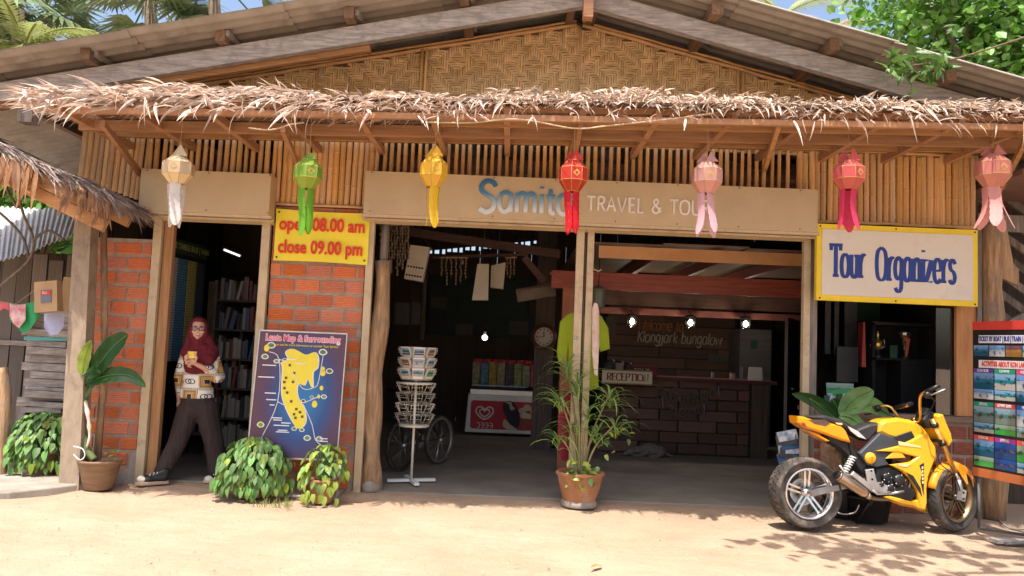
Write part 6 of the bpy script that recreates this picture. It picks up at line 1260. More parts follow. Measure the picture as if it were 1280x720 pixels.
# ------------------------------------------------ right tour desk behind the window
CB = thing('display_cabinet', 'black display cabinet with shelves inside the shop window', 'cabinet', (3.6, 8.0, 0)); c0, c1 = P(1085, 430, 8.0).x, P(1160, 430, 8.0).x
MB().bx(c0, c1, 8.2, 8.24, .5, 1.78).build('back_panel', BLACKM, CB); zsf = P(1120, 448, 8.0).z; MB().bx(c0, c1, 7.9, 8.2, zsf - .02, zsf).build('shelf', BLACKM, CB); MB().bx(c0, c0 + .03, 7.9, 8.2, .5, 1.75).build('side_panel', BLACKM, CB); MB().bx((c0 + c1) / 2 - .02, c1, 7.9, 8.2, .5, zsf - .02).build('door', BLACK, CB); MB().bx(c0, c1, 7.9, 8.2, 1.73, 1.76).build('top', BLACK, CB)
SIL = mat('polished_silver', (.7, .66, .6), rough=.2, metal=.9)
for px, lb, kind in ((1097, 'gold and silver winged trophy cup at the left of the window shelf', 0), (1131, 'tall silver trophy cup with red ribbon at the right of the window shelf', 1)):
    q = P(px, 447, 7.95); q.z = zsf; t = thing('trophy', lb, 'trophy', q, 'trophies on the window shelf'); MB().lathe([(.045, 0), (.05, .01), (.03, .03), (.015, .05), (.012, .08)], 12, q).build('base', BLACK, t)
    if kind == 0:
        MB().lathe([(.012, .08), (.04, .1), (.045, .16), (.03, .17), (.01, .2), (.018, .23), (.004, .27)], 12, q).build('cup', GOLD, t)
        for s_ in (-1, 1): MB().tube(smooth_pts([q + V((s_ * .02, 0, .09)), q + V((s_ * .07, 0, .12)), q + V((s_ * .06, 0, .19))], 4), [.012] * 5 + [.004] * 4, 6).build('wing', SIL, t)
    else:
        MB().lathe([(.012, .08), (.02, .1), (.03, .2), (.055, .23), (.06, .27), (.055, .275), (.05, .27)], 14, q).build('cup', SIL, t); MB().prism([(q.x - .06, q.z + .22), (q.x + .02, q.z + .2), (q.x - .01, q.z + .02), (q.x - .03, q.z + .02), (q.x - .02, q.z + .17)], q.y - .07, q.y - .06).build('ribbon', flat('coral_ribbon', (.5, .12, .06)), t)
q = P(1115, 440, 7.98); tag(MB().bx(q.x - .03, q.x + .04, 7.95, 7.97, zsf, zsf + .13).build('small_card', dimcol('green_card', (.03, .1, .06))), 'small dark green card between the two trophies', 'card')
q = P(1078, 430, 7.95); tag(MB().prism([(q.x - .015, zsf - .1), (q.x + .03, zsf - .1), (q.x + .015, zsf + .35), (q.x - .0, zsf + .35)], 7.93, 8.05).build('red_folder', flat('folder_red', (.38, .05, .04))), 'slim red folder standing left of the black display cabinet', 'folder')
t = thing('computer_monitor', 'dark computer monitor seen inside the shop window', 'monitor', P(1058, 478, 7.9)); a, b = P(1044, 433, 7.9), P(1072, 478, 7.9); MB().box(((a.x + b.x) / 2, 7.9, (a.z + b.z) / 2), (b.x - a.x, .04, a.z - b.z), (0, 0, .15)).build('screen', mat('dark_screen', (.015, .02, .028), rough=.25, bump=0), t); MB().bx((a.x + b.x) / 2 - .02, (a.x + b.x) / 2 + .02, 7.92, 7.95, .9, b.z).build('stand', BLACK, t)
for i, px in enumerate((1037, 1047, 1060)): q = P(px, 408, 8.6); w_ = .05 + .025 * i; tag(MB().bx(q.x - w_, q.x + w_, 8.6, 8.61, q.z - .3, q.z + .3).build('wall_notice', [dimcol('grey_sheet', (.2, .21, .24)) if i == 0 else bpy.data.materials['grey_sheet']][0]), ('narrow', 'middle', 'widest')[i] + ' of the three grey printed sheets on the wall inside the shop window', 'notice', 'grey sheets inside the shop window')
tag(MB().bx(P(1066, 400, 8.7).x, P(1100, 400, 8.7).x, 8.7, 8.72, 1.2, 2.0).build('green_wall_panel', dimcol('green_panel', (.03, .1, .03))), 'dark green panel on the wall behind the display cabinet', 'panel')
t = thing('leaflet_stand', 'low stand of coloured leaflets on the desk just inside the shop window', 'leaflet stand', P(1050, 515, 7.4)); MB().bx(2.85, 3.5, 7.35, 7.8, .86, .9).build('desk_top', DARKX, t)
for i in range(9): q = P(1034 + i * 5.2, 500, 7.42); MB().box((q.x, 7.42 + .02 * (i % 3), .96 + .02 * (i % 2)), (.05, .01, .13), (R(-15), 0, U(-.2, .2))).build('leaflet', CM[i % 5] if i % 3 else bpy.data.materials['leaf_dark'], t)
q = P(1050, 487, 7.5); t = thing('picture_card', 'small colourful landscape picture propped on the window desk', 'picture', q); MB().box(q, (.26, .01, .12), (R(-8), 0, 0)).build('printed_card', PM[5], t); MB().bx(q.x - .1, q.x + .1, q.y + .01, q.y + .05, .9, q.z - .05).build('support', BLACK, t)
t = thing('glass_door_panel', 'tilted glass panel with coloured stickers at the right of the shop window', 'glass panel', P(1172, 450, 7.3)); a = P(1163, 450, 7.8).x; MB().box((a + .12, 7.5, 1.4), (.01, .6, 1.0), (0, 0, R(-12))).build('pane', mat('frosted_pane', (.16, .2, .22), rough=.2), t)
for i in range(9): MB().box((a + .10, 7.3 + .04 * (i % 3), 1.15 + i * .075), (.012, .05, .05), (U(0, 1), 0, R(-12))).build('sticker', [flat('sticker_red', (.4, .05, .05)), flat('sticker_blue', (.05, .15, .4)), flat('sticker_green', (.06, .3, .1))][i % 3] if i < 3 else bpy.data.materials[('sticker_red', 'sticker_blue', 'sticker_green')[i % 3]], t)
MB().bx(3.6, 4.3, 9.4, 9.44, 0, 2.8).build('inner_partition', DARKZ, B); MB().bar((2.82, 7.35, 1.3), (4.25, 11.1, 1.3), .03, 2.6).build('inner_partition', DARKZ, B)
# bundle of blue magazines by the right door frame
t = thing('magazine_stack', 'leaning stack of blue magazines by the rear wheel and the door frame', 'magazines', (2.55, 7.35, 0)); 
for i in range(6): q = P(985 + U(-6, 9), 572 - i * 5.5, 7.3); MB().box(q, (.18, .03, .09), (R(-10), U(-.3, .1), U(-.2, .2))).build('magazine', [flat('magazine_blue', (.05, .12, .26)) if i == 0 else bpy.data.materials['magazine_blue'], DK3, CM[1]][i % 3], t)
# ------------------------------------------------ woman in the narrow doorway
WY_ = 7.36
def W(px, py, dy=0): return P(px, py, WY_ + dy)
WM = thing('person', 'woman in maroon hijab, glasses and patterned blouse stepping out of the narrow doorway', 'person', (W(245, 600).x, WY_, 0))
SKIN = mat('skin', (.66, .38, .26), (.58, .32, .21), .55, 9, bump=.03, var=0); TRS = mat('dark_brown_trousers', (.05, .032, .03), (.03, .019, .018), .9, 5, (3, 3, .8), bump=.8, bd=.04, var=0); HIJ = mat('maroon_hijab', (.17, .012, .022), (.1, .007, .013), .85, 7, (2.5, 2.5, 1), bump=.8, bd=.03, var=0)
def blouse_mat():
    s = Sh('patterned_blouse'); X, Y, Z = s.xyz(); c0 = W(240, 476) - WM.location; nz = s.noise(s.coord(), 5, 2)
    u = (X + Y * .25 - c0.x + nz * .05 - .025) / .148 + .5; v = (Z - c0.z) / .135 + .5; fu = u.fract() - .5; fv = v.fract() - .5; par = (u.floor() + v.floor()).mod(2); d = fu.abs().max(fv.abs())
    gold = d.lt(.44) * d.gt(.35) + d.lt(.3) * d.gt(.17); blk = d.lt(.15) + (d.lt(.35) * d.gt(.31)) + (d.gt(.455) * (u * 14).fract().gt(.5))
    r1 = (((fu - .12) * (fu - .12)) + (fv * fv) * 1.7).sqrt(); r2 = (((fu + .12) * (fu + .12)) + (fv * fv) * 1.7).sqrt(); ring = r1.lt(.235) * r1.gt(.165) + r2.lt(.235) * r2.gt(.165) + (fv.abs().gt(.42) * (u * 11).fract().gt(.55))
    WHT = (.74, .7, .63); c1 = s.mix(gold.clamp(), WHT, (.5, .27, .05)); c1 = s.mix(blk.clamp(), c1, (.03, .025, .02)); c2 = s.mix(ring.clamp(), WHT, (.04, .035, .03))
    s.col(s.mix(par, c2, c1)); s.b.inputs['Roughness'].default_value = .75; n2 = s.noise(s.coord(), 9, 4); s.bump(n2, .35, .02); return s.m
HRZ = Matrix.Rotation(R(20), 3, 'Z')
def HV(q): return HRZ @ V(q)
hd_ = W(248, 412, -.02)
HR = W(240, 452, -.16)  # holding hand (wrist region)
skin = [('e', hd_, (.068, .085, .098), (0, 0, R(20))), ('e', hd_ + HV((0, -.035, -.045)), (.05, .05, .055), (0, 0, R(20))), ('c', hd_ + HV((0, .02, -.08)), W(249, 440), .045, .05), ('c', W(249, 440), W(248, 500), .09, .08),
        ('e', hd_ + HV((0, -.089, -.012)), (.0105, .014, .014), (0, 0, R(20))), ('e', hd_ + HV((0, -.08, .015)), (.007, .01, .022), (0, 0, R(20))), ('e', hd_ + HV((0, -.08, -.078)), (.018, .014, .012), (0, 0, R(20))), ('e', hd_ + HV((-.033, -.068, -.02)), (.024, .02, .02), (0, 0, R(20))), ('e', hd_ + HV((.033, -.068, -.02)), (.024, .02, .02), (0, 0, R(20))),
        ('c', W(275, 474, .02), W(259, 462, -.1), .032, .026), ('c', W(259, 462, -.1), W(245, 455, -.17), .026, .021), ('e', W(240, 451, -.18), (.04, .022, .042), (0, R(35), 0)),
        ('c', W(222, 478, .05), W(224, 500, .1), .028, .022), ('e', W(224, 505, .1), (.025, .025, .045))]
# five fingers closing round the yellow phone, thumb from the side of the palm
for k, (a, b, c_) in enumerate((((234, 450), (231, 446), (235, 443)), ((235, 453), (231, 450), (235, 447)), ((237, 456), (232, 454), (237, 451)), ((239, 459), (235, 458), (239, 455)))):
    r = (.0095, .0098, .0092, .008)[k]; skin += [('c', W(*a, -.195), W(*b, -.215), r * 1.05, r), ('c', W(*b, -.215), W(*c_, -.232), r, r * .85)]
skin += [('c', W(244, 453, -.2), W(246, 447, -.215), .0115, .0105), ('c', W(246, 447, -.215), W(243, 442, -.225), .0105, .009)]
blob('body', skin, SKIN, WM, .0065, 2)
# face details
LIP = flat('lips', (.35, .06, .06)); TEE = flat('teeth', (.75, .72, .68)); EYEB = flat('eye_dark', (.02, .015, .012))
mb = MB(); mb.ell(hd_ + HV((0, -.094, -.05)), (.02, .006, .008), 12, 8); mb.build('lips', LIP, WM); MB().ell(hd_ + HV((0, -.099, -.047)), (.016, .004, .0045), 10, 6).build('teeth', TEE, WM)
for s_ in (-1, 1):
    e = hd_ + HV((s_ * .028, -.076, .012)); MB().ell(e, (.0125, .008, .006), 10, 6).build('eye', TEE, WM); MB().ell(e + HV((0, -.006, 0)), (.0055, .004, .0055), 8, 6).build('iris', EYEB, WM)
    MB().tube([e + HV((-.014, -.006, .016)), e + HV((0, -.01, .02)), e + HV((.014, -.006, .016))], .0022, 4).build('eyebrow', EYEB, WM)
GLF = flat('glasses_frame', (.08, .06, .16)); gl = MB()
for s_ in (-1, 1):
    e = hd_ + HV((s_ * .031, -.096, .008)); gl.tube([e + HV((.025 * cos(a * pi / 6), .003 * abs(cos(a * pi / 6)), .018 * sin(a * pi / 6))) for a in range(12)], .0022, 4, closed=True); gl.tube([e + HV((s_ * .025, 0, .004)), hd_ + HV((s_ * .07, -.0, .01))], .002, 4)
gl.tube([hd_ + HV((-.007, -.098, .012)), hd_ + HV((.007, -.098, .012))], .002, 4); GLS = gl.build('glasses', GLF, WM)
for s_ in (-1, 1): MB().prism([(hd_.x + s_ * .031 + .024 * cos(a * pi / 6), hd_.z + .008 + .017 * sin(a * pi / 6)) for a in range(12)], -.0965, -.0955, f=lambda x, y, z: hd_ + HV((x - hd_.x, y, z - hd_.z))).build('lens', glass_mat('lens_glass'), GLS)
# blouse, trousers, hijab
tors = [('e', W(248.84, 447), (.118, .085, .065)), ('c', W(248.84, 455), W(248, 480), .105, .115), ('e', W(247.16, 470), (.135, .105, .13)), ('e', W(246.32, 488), (.155, .115, .1)), ('e', W(246.32, 495), (.16, .12, .05)),
        ('c', W(264.8, 438), W(274.04, 470, .02), .05, .058), ('c', W(274.04, 470, .02), W(258.92, 461, -.09), .055, .04), ('e', W(270.68, 473, -.02), (.055, .05, .045)), ('c', W(232.88, 440), W(224.48, 470, .04), .048, .052), ('c', W(224.48, 470, .04), W(226.16, 491, .07), .054, .038)]
blob('blouse', tors, blouse_mat(), WM, .011, 5)
hij = [('e', hd_ + HV((0, .035, .012)), (.09, .088, .112), (0, 0, R(20))), ('e', hd_ + HV((0, .0, .088)), (.055, .07, .03), (0, 0, R(20))), ('e', hd_ + HV((-.062, -.01, -.02)), (.026, .062, .075), (0, 0, R(20))), ('e', hd_ + HV((.064, -.01, -.02)), (.028, .062, .08), (0, 0, R(20))), ('c', hd_ + HV((-.055, -.03, -.06)), hd_ + HV((0, -.05, -.105)), .03, .04), ('c', hd_ + HV((.058, -.03, -.06)), hd_ + HV((0, -.05, -.105)), .034, .04),
       ('e', W(250, 436, -.03), (.11, .09, .07)), ('e', W(250, 450, -.055), (.112, .075, .1)), ('e', W(243, 456, -.06), (.1, .07, .1)), ('e', W(262, 445, -.01), (.085, .09, .09)), ('e', W(246, 462, -.055), (.085, .075, .06)), ('c', W(232, 440, -.03), W(262, 450, -.09), .05, .05), ('c', hd_ + HV((-.05, .02, -.05)), W(236, 442), .055, .06), ('c', hd_ + HV((.055, .02, -.05)), W(265, 440), .055, .065), ('c', W(236, 442), W(240, 460, -.05), .06, .06), ('c', W(265, 440), W(254, 460, -.06), .065, .06)]
blob('hijab', hij, HIJ, WM, .009, 5)
trs = [('e', W(247, 500), (.155, .115, .09)), ('e', W(247, 512), (.165, .12, .09)), ('c', W(236, 512), W(222, 553, -.08), .105, .085), ('c', W(222, 553, -.08), W(203, 590, -.2), .085, .075), ('c', W(258, 512), W(268, 555, .02), .108, .088), ('c', W(268, 555, .02), W(272, 590, .03), .088, .082)]
blob('trousers', trs, TRS, WM, .012, 4)
SHW = flat('canvas_white', (.72, .68, .6)); SOLE = flat('tan_sole', (.5, .36, .24))
for (tx, ty, hx_, hy_, dy, zo) in ((178, 600, 205, 598, -.3, .012), (262, 602, 277, 598, -.02, 0)):
    a, b = P(tx, ty, WY_ + dy - .04), P(hx_, hy_, WY_ + dy + .06); a.z = .035 + zo * 2; b.z = .055 + zo
    sh = thing('shoe', 'x', 'x') if 0 else None
    d = (b - a).normalized(); o_ = blob('shoe', [('c', a, b, .036, .042), ('e', a.lerp(b, .3), (.06, .045, .035), (0, 0, math.atan2(d.y, d.x))), ('c', b, b + V((.01, .01, .05)), .042, .04), ('c', a.lerp(b, .5) + V((0, 0, .02)), b + V((0, 0, .05)), .03, .038)], BLACK if 1 else SHW, WM, .007, 3)
    MB().prism([(a.x - .05, a.y - .03), (a.x + .02, a.y - .05), (b.x, b.y - .045), (b.x + .045, b.y), (b.x, b.y + .045), (a.x + .02, a.y + .05), (a.x - .045, a.y + .03)], .006 + zo * .6, .03 + zo, f=lambda x, y, z: V((x, z, y)), bev=.004).build('sole', SOLE, WM)
    blob('toe_cap', [('e', a + V((-.005, 0, .004)), (.045, .042, .032))], SHW, WM, .006, 2)
    st = MB()
    for k in range(3): q = a.lerp(b, .35 + .17 * k) + V((0, 0, .045 + .008 * k)); st.tube([q + V((.01, -.035, -.012)), q, q + V((-.01, .035, -.012))], .005, 5)
    st.build('laces', SHW, WM)
ph_ = thing('phone', 'bright yellow phone held in the woman\'s hand', 'phone', W(239, 444, -.22)); MB().prism([(p.x, p.z) for p in (W(234, 448, -.22), W(245, 448, -.22), W(245.5, 439.5, -.22), (W(234.5, 439, -.22)))], WY_ - .218, WY_ - .2, bev=.004).build('case', flat('phone_yellow', (.85, .6, .1)), ph_)

# ------------------------------------------------ motorcycle
BYc = 6.5
def bz(zx, zy, dy=0): return P(930 + zx / 3.274, 460 + zy / 3.274, BYc + dy)
rw = bz(240, 503); rw.z = .283; fwc = bz(872, 528); fwc.z = .275
MC = thing('motorcycle', 'yellow and black naked motorcycle parked on its side stand before the shop window', 'motorcycle', ((rw.x + fwc.x) / 2, BYc, 0))
def pz(pts, y0, y1, m, name, bev=.01, par=MC, sm=True):
    yy = y0; return MB().prism([(q.x, q.z) for q in (bz(a, b, yy) for a, b in pts)], BYc + y0, BYc + y1, bev=bev, sm=False).build(name, m, par)
TYW = RUBBER; DK = mat('black_frame_paint', (.02, .02, .022), rough=.35)
# rear wheel
def mwheel(c, ax, r, tw, rimr, rimm, name, spokem, star=True):
    ax = V(ax).normalized(); Mx = ax.to_track_quat('Z', 'Y').to_matrix(); pr = []
    for k in range(15):
        a = -2.3 + 4.6 * k / 14; pr.append((rimr + (r - rimr) * (.5 + .5 * cos(a)) ** .7 if abs(a) < 2.2 else rimr - .004, tw / 2 * sin(a) / sin(1.57) if abs(a) < 1.57 else tw / 2 * (1 if a > 0 else -1) * (1 - (abs(a) - 1.57) * .35)))
    W_ = MB().lathe(pr, 48, c, Mx).build('wheel', TYW, MC)
    tr_ = MB()
    for i in range(36):
        for s_ in (-1, 1):
            a = 2 * pi * (i + .25 * s_) / 36; p1 = c + Mx @ V(((r + .001) * cos(a), (r + .001) * sin(a), s_ * .008)); a2 = a + .1; p2 = c + Mx @ V(((r - .008) * cos(a2), (r - .008) * sin(a2), s_ * tw * .36)); tr_.bar(p1, p2, .006, .004, ax)
    tag(tr_.build('tread_groove', BLACKM, W_), kind='stuff')
    wd = tw * .42
    MB().lathe([(rimr, wd), (rimr - .008, wd + .004), (rimr - .016, wd - .004), (rimr - .03, wd * .5), (rimr - .03, -wd * .5), (rimr - .016, -wd), (rimr, -wd)], 44, c, Mx).build('rim', rimm, W_)
    MB().lathe([(.001, .055), (.026, .055), (.032, .045), (.036, -.045), (.026, -.055), (.001, -.055)], 20, c, Mx).build('hub', spokem, W_)
    MB().lathe([(.1, -.03), (.11, -.032), (.11, -.036), (.055, -.036), (.055, -.03), (.1, -.03)], 28, c, Mx).build('brake_disc', ALU, W_)
    for i in range(5):
        for s_ in (-1, 1):
            a = 2 * pi * i / 5 + .32; d1 = Mx @ V((cos(a + s_ * .28), sin(a + s_ * .28), 0)); d0 = Mx @ V((cos(a + s_ * .75), sin(a + s_ * .75), 0)); da = Mx @ V((cos(a + s_ * .11), sin(a + s_ * .11), 0))
            MB().bar(c + d0 * .022 + ax * .03, c + da * (rimr - .02) + ax * wd * .55, .016, .012, ax).build('spoke', spokem, W_)
    return W_
NEAR = V((0, -1, 0))
mwheel(rw, NEAR, .283, .215, .2, CHROME, 'rear', CHROME)
yaw = R(22); axf = V((sin(yaw), -cos(yaw), 0)); mwheel(fwc, axf, .272, .12, .195, mat('bronze_rim', (.3, .2, .1), metal=.8, rough=.35), 'front', mat('dark_bronze', (.12, .08, .05), metal=.7, rough=.4))
# bodywork
pz([(560, 228), (590, 214), (650, 208), (705, 218), (748, 240), (778, 275), (800, 325), (790, 345), (740, 352), (700, 335), (640, 300), (600, 290), (555, 268)], -.1, .1, BYEL, 'fuel_tank', .028)
for s_ in (-1, 1):
    y0, y1 = (-.135, -.085) if s_ < 0 else (.135, .085)
    sh = pz([(700, 300), (760, 270), (802, 330), (804, 372), (786, 410), (766, 455), (759, 500), (758, 560), (750, 590), (728, 584), (722, 545), (715, 505), (690, 462), (655, 430), (602, 402), (690, 392), (720, 372), (640, 352), (545, 345), (640, 325)], y0, y1, BYEL, 'radiator_shroud', .012)
    if s_ < 0:
        pz([(728, 405), (748, 395), (746, 470), (742, 530), (730, 470), (738, 440)], -.1385, -.13, BLACK, 'shroud_insert', .001, sh); pz([(668, 432), (700, 448), (730, 498), (735, 535), (712, 495), (690, 462)], -.1385, -.13, BLACK, 'shroud_insert', .001, sh)
        pz([(640, 305), (735, 328), (738, 334), (642, 322)], -.1388, -.13, flat('pale_decal', (.8, .62, .3)), 'decal', .001, sh)
        pz([(632, 398), (690, 402), (672, 412), (640, 408)], -.139, -.13, bpy.data.materials['pale_decal'], 'decal', .001, sh)
        for k in range(5): pz([(737, 412 + k * 15), (744, 410 + k * 15), (744, 420 + k * 15), (737, 422 + k * 15)], -.141, -.137, bpy.data.materials['pale_decal'], 'decal', .001, sh)
    pz([(470, 352), (562, 270), (640, 292), (680, 318), (640, 326), (545, 346), (610, 352), (585, 378), (600, 402), (545, 412), (505, 400)], -.115 * 1 if s_ < 0 else .115, (-.07 if s_ < 0 else .07), mat('graphite_panel', (.045, .05, .06), rough=.4) if 'graphite_panel' not in bpy.data.materials else bpy.data.materials['graphite_panel'], 'side_panel', .01)
    pz([(615, 290), (700, 264), (720, 300), (662, 316)], -.118 if s_ < 0 else .118, (-.09 if s_ < 0 else .09), BLACK, 'tank_scoop', .004)
    pz([(585, 376), (636, 331), (670, 374)], -.128 if s_ < 0 else .128, (-.1 if s_ < 0 else .1), BYEL, 'trim_panel', .004)
    pz([(570, 532), (600, 528), (690, 552), (730, 545), (756, 560), (752, 590), (728, 586), (700, 572), (640, 560)], -.12 if s_ < 0 else .12, (-.06 if s_ < 0 else .06), BYEL, 'belly_pan', .01)
    pz([(590, 530), (640, 486), (668, 482), (716, 522), (688, 550)], -.112 if s_ < 0 else .112, (-.06 if s_ < 0 else .06), BLACK, 'belly_panel', .006)
c_ = bz(518, 373, -.12); MB().lathe([(.001, .014), (.035, .012), (.045, .004), (.047, -.012)], 24, c_, Matrix.Rotation(R(90), 3, 'X')).build('side_cap', BYEL, MC); MB().lathe([(.012, .018), (.016, .016), (.016, .01)], 12, c_, Matrix.Rotation(R(90), 3, 'X')).build('bolt', BORG, MC)
pz([(245, 201), (330, 194), (400, 212), (430, 232), (470, 250), (520, 232), (562, 226), (560, 262), (515, 305), (480, 290), (440, 262), (400, 240), (300, 217)], -.085, .085, mat('seat_vinyl', (.035, .03, .032), rough=.55, bump=.15), 'seat', .02)
pz([(425, 240), (470, 262), (505, 295), (470, 285), (440, 262)], -.09, -.08, flat('grey_decal', (.55, .52, .5)), 'decal', .001)
TF = pz([(213, 197), (245, 201), (300, 217), (400, 236), (422, 262), (442, 310), (400, 300), (350, 282), (300, 264), (245, 247), (215, 226)], -.09, .09, BORG, 'tail_fairing', .018)
pz([(258, 212), (330, 214), (352, 226), (332, 240), (285, 230)], -.0925, -.085, mat('brown_inset', (.16, .09, .06)), 'tail_inset', .001, TF); pz([(372, 226), (402, 228), (404, 236), (384, 234)], -.093, -.085, flat('pale_orange', (.85, .6, .25)), 'decal', .001, TF)
pz([(232, 222), (246, 228), (250, 244), (235, 236)], -.094, -.08, flat('tail_lamp_red', (.3, .03, .02)), 'tail_lamp', .002, TF)
pz([(255, 256), (300, 270), (352, 300), (335, 303), (262, 264)], -.07, .07, BORG, 'lower_tail_trim', .008)
pz([(330, 268), (400, 300), (442, 315), (500, 395), (512, 425), (478, 432), (440, 372), (396, 332), (350, 306)], -.06, .06, DK, 'rear_undertray', .01)
pz([(430, 312), (470, 350), (505, 402), (495, 440), (470, 420), (440, 360)], -.08, .08, DK, 'subframe', .012)
# engine
EN = pz([(545, 412), (600, 402), (650, 425), (670, 455), (668, 485), (640, 515), (590, 520), (548, 500), (540, 450)], -.1, .1, mat('engine_black', (.03, .03, .032), rough=.45, metal=.4), 'engine', .018)
for (a, b, r) in ((640, 465, .048), (585, 452, .036), (600, 495, .03), (560, 480, .022)):
    q = bz(a, b, -.115); MB().lathe([(.001, .022), (r * .5, .022), (r * .85, .016), (r, .006), (r * 1.05, -.02)], 24, q, Matrix.Rotation(R(90), 3, 'X')).build('engine_cover', bpy.data.materials['engine_black'], EN)
    for k in range(5): a_ = k * 1.257; MB().ell(q + V((r * .9 * cos(a_), -.012, r * .9 * sin(a_))), .006, 6, 4).build('bolt', ALU, EN)
for k in range(7): q = bz(600 + k * 9, 392 + k * 2.5, 0); MB().box(q, (.012, .17, .075), (0, R(-15), 0)).build('cooling_fin', bpy.data.materials['engine_black'], EN)
MB().tube(smooth_pts([bz(655, 420, -.05), bz(690, 470, -.07), bz(650, 530, -.08), bz(560, 540, -.09), bz(505, 530, -.12)], 5), .017, 8).build('exhaust_pipe', mat('burnt_steel', (.3, .22, .16), metal=.8, rough=.35), MC)
STL = mat('bronze_steel', (.62, .46, .32), (.45, .33, .24), .28, 4, bump=.02, var=0, metal=.9)
a, b = bz(372, 440, -.15), bz(498, 522, -.13); EX = MB().tube([a, a.lerp(b, .04), a.lerp(b, .9), b], [.036, .043, .038, .026], 18).build('exhaust_can', STL, MC); MB().tube([a - (b - a) * .05, a + (b - a) * .06], [.03, .045], 16).build('end_cap', BLACK, EX); MB().tube([b, bz(512, 535, -.12)], [.028, .022], 12).build('clamp', STL, EX)
pz([(495, 420), (532, 416), (545, 470), (600, 490), (603, 512), (560, 520), (520, 512), (430, 440), (445, 425), (505, 470)], -.125, -.1, ALU, 'footpeg_bracket', .006)
for pp in ([(520, 505), (540, 520), (600, 520)], [(600, 520), (655, 510)]): MB().tube([bz(x, y, -.16) for x, y in pp], .009, 8).build('foot_lever', ALU, MC)
for (a, b) in ((523, 460), (590, 505), (520, 425)): MB().ell(bz(a, b, -.13), .008, 8, 6).build('bolt', BLACK, MC)
for s_ in (-1, 1): a, b = bz(240, 503), bz(500, 455); MB().bar(a + V((0, s_ * .1, 0)), b + V((0, s_ * .07, 0)), .03, .045).build('swingarm', mat('swingarm_grey', (.4, .39, .38), metal=.7, rough=.4) if 'swingarm_grey' not in bpy.data.materials else bpy.data.materials['swingarm_grey'], MC)
MB().tube([bz(385, 400, -.1), bz(410, 435, -.1), bz(450, 450, -.1), bz(495, 470, -.1)], .01, 6).build('chain_guard', ALU, MC)
a, b = bz(447, 365, -.07), bz(405, 432, -.07); n_ = 60; ax_ = (b - a).normalized(); u_ = ax_.cross(V((0, 1, 0))).normalized(); w_ = ax_.cross(u_)
MB().tube([a.lerp(b, k / n_) + (u_ * cos(k * .75) + w_ * sin(k * .75)) * .024 for k in range(n_ + 1)], .005, 5).build('shock_spring', WHITE, MC); MB().tube([a, b], .012, 8).build('shock_absorber', ALU, MC)
MB().tube([bz(540, 520, .08), bz(525, 560, .14), bz(470, 590, .22)], .011, 6).build('side_stand', DK, MC)
q0 = bz(540, 520, .1); MB().tube([q0, V((q0.x - .08, BYc + .24, .01))], .011, 6).build('side_stand', DK, MC)
MB().tube(smooth_pts([bz(330, 545, .1), bz(390, 590, .1), bz(450, 590, .05), bz(470, 560, 0)], 4), .006, 5).build('cable', flat('grey_cable', (.4, .38, .36)), MC)
# frame tubes
for pp, r in (([(560, 262), (640, 300), (740, 260)], .018), ([(505, 400), (540, 440), (545, 500)], .018), ([(745, 260), (700, 400), (650, 470)], .016)):
    for s_ in (-1, 1): MB().tube([bz(x, y, s_ * .05) for x, y in pp], r, 8).build('frame_tube', DK, MC)
# front end, turned to its left
top, low = bz(768, 222, -.0), None; fr_ = V((cos(yaw), sin(yaw), 0)); sd_ = axf
def ff(zx, zy, lat, dep=0): q = bz(zx, zy, dep); return q + sd_ * lat
for s_ in (1, -1):
    A1, A2, A3 = ff(762, 228, s_ * .085), ff(848, 430, s_ * .085), fwc + sd_ * s_ * .085 + V((.0, 0, -.0))
    A1 = A1 - V((0, 0, 0)); d_ = (A2 - A1).normalized()
    FK = MB().tube([A1 - d_ * .04, A2], .0195, 12).build('fork_leg', GOLD, MC); MB().tube([A2 - d_ * .01, A2 + d_ * .07], .015, 10).build('fork_slider', CHROME, FK); MB().tube([A2 + d_ * .06, A3 + fr_ * .0 + V((0, 0, .0))], [.022, .02], 10).build('fork_foot', mat('fork_foot_paint', (.4, .38, .35), metal=.7, rough=.4) if 'fork_foot_paint' not in bpy.data.materials else bpy.data.materials['fork_foot_paint'], FK)
    MB().tube([A1 + d_ * .0, A1 + d_ * .03], .03, 12).build('fork_clamp', DK, FK); MB().tube([A1 + d_ * .16, A1 + d_ * .19], .028, 12).build('fork_clamp', DK, FK)
MB().bar(ff(766, 232, -.1), ff(766, 232, .1), .05, .02).build('triple_clamp', DK, MC); MB().bar(ff(792, 300, -.1), ff(792, 300, .1), .06, .025).build('triple_clamp', DK, MC)
cal = fwc + sd_ * .09 + V((-.02, -.02, .03)); CL = MB().box(cal, (.05, .04, .09), (0, .3, yaw)).build('brake_caliper', ALU, MC)
for k in (-1, 1): MB().ell(cal + V((0, -.025, k * .025)), .01, 8, 5).build('bolt', BLACK, CL)
MB().tube(smooth_pts([ff(800, 290, .07), ff(770, 380, .1), ff(825, 440, .12), cal], 5), .005, 5).build('brake_hose', BLACK, MC)
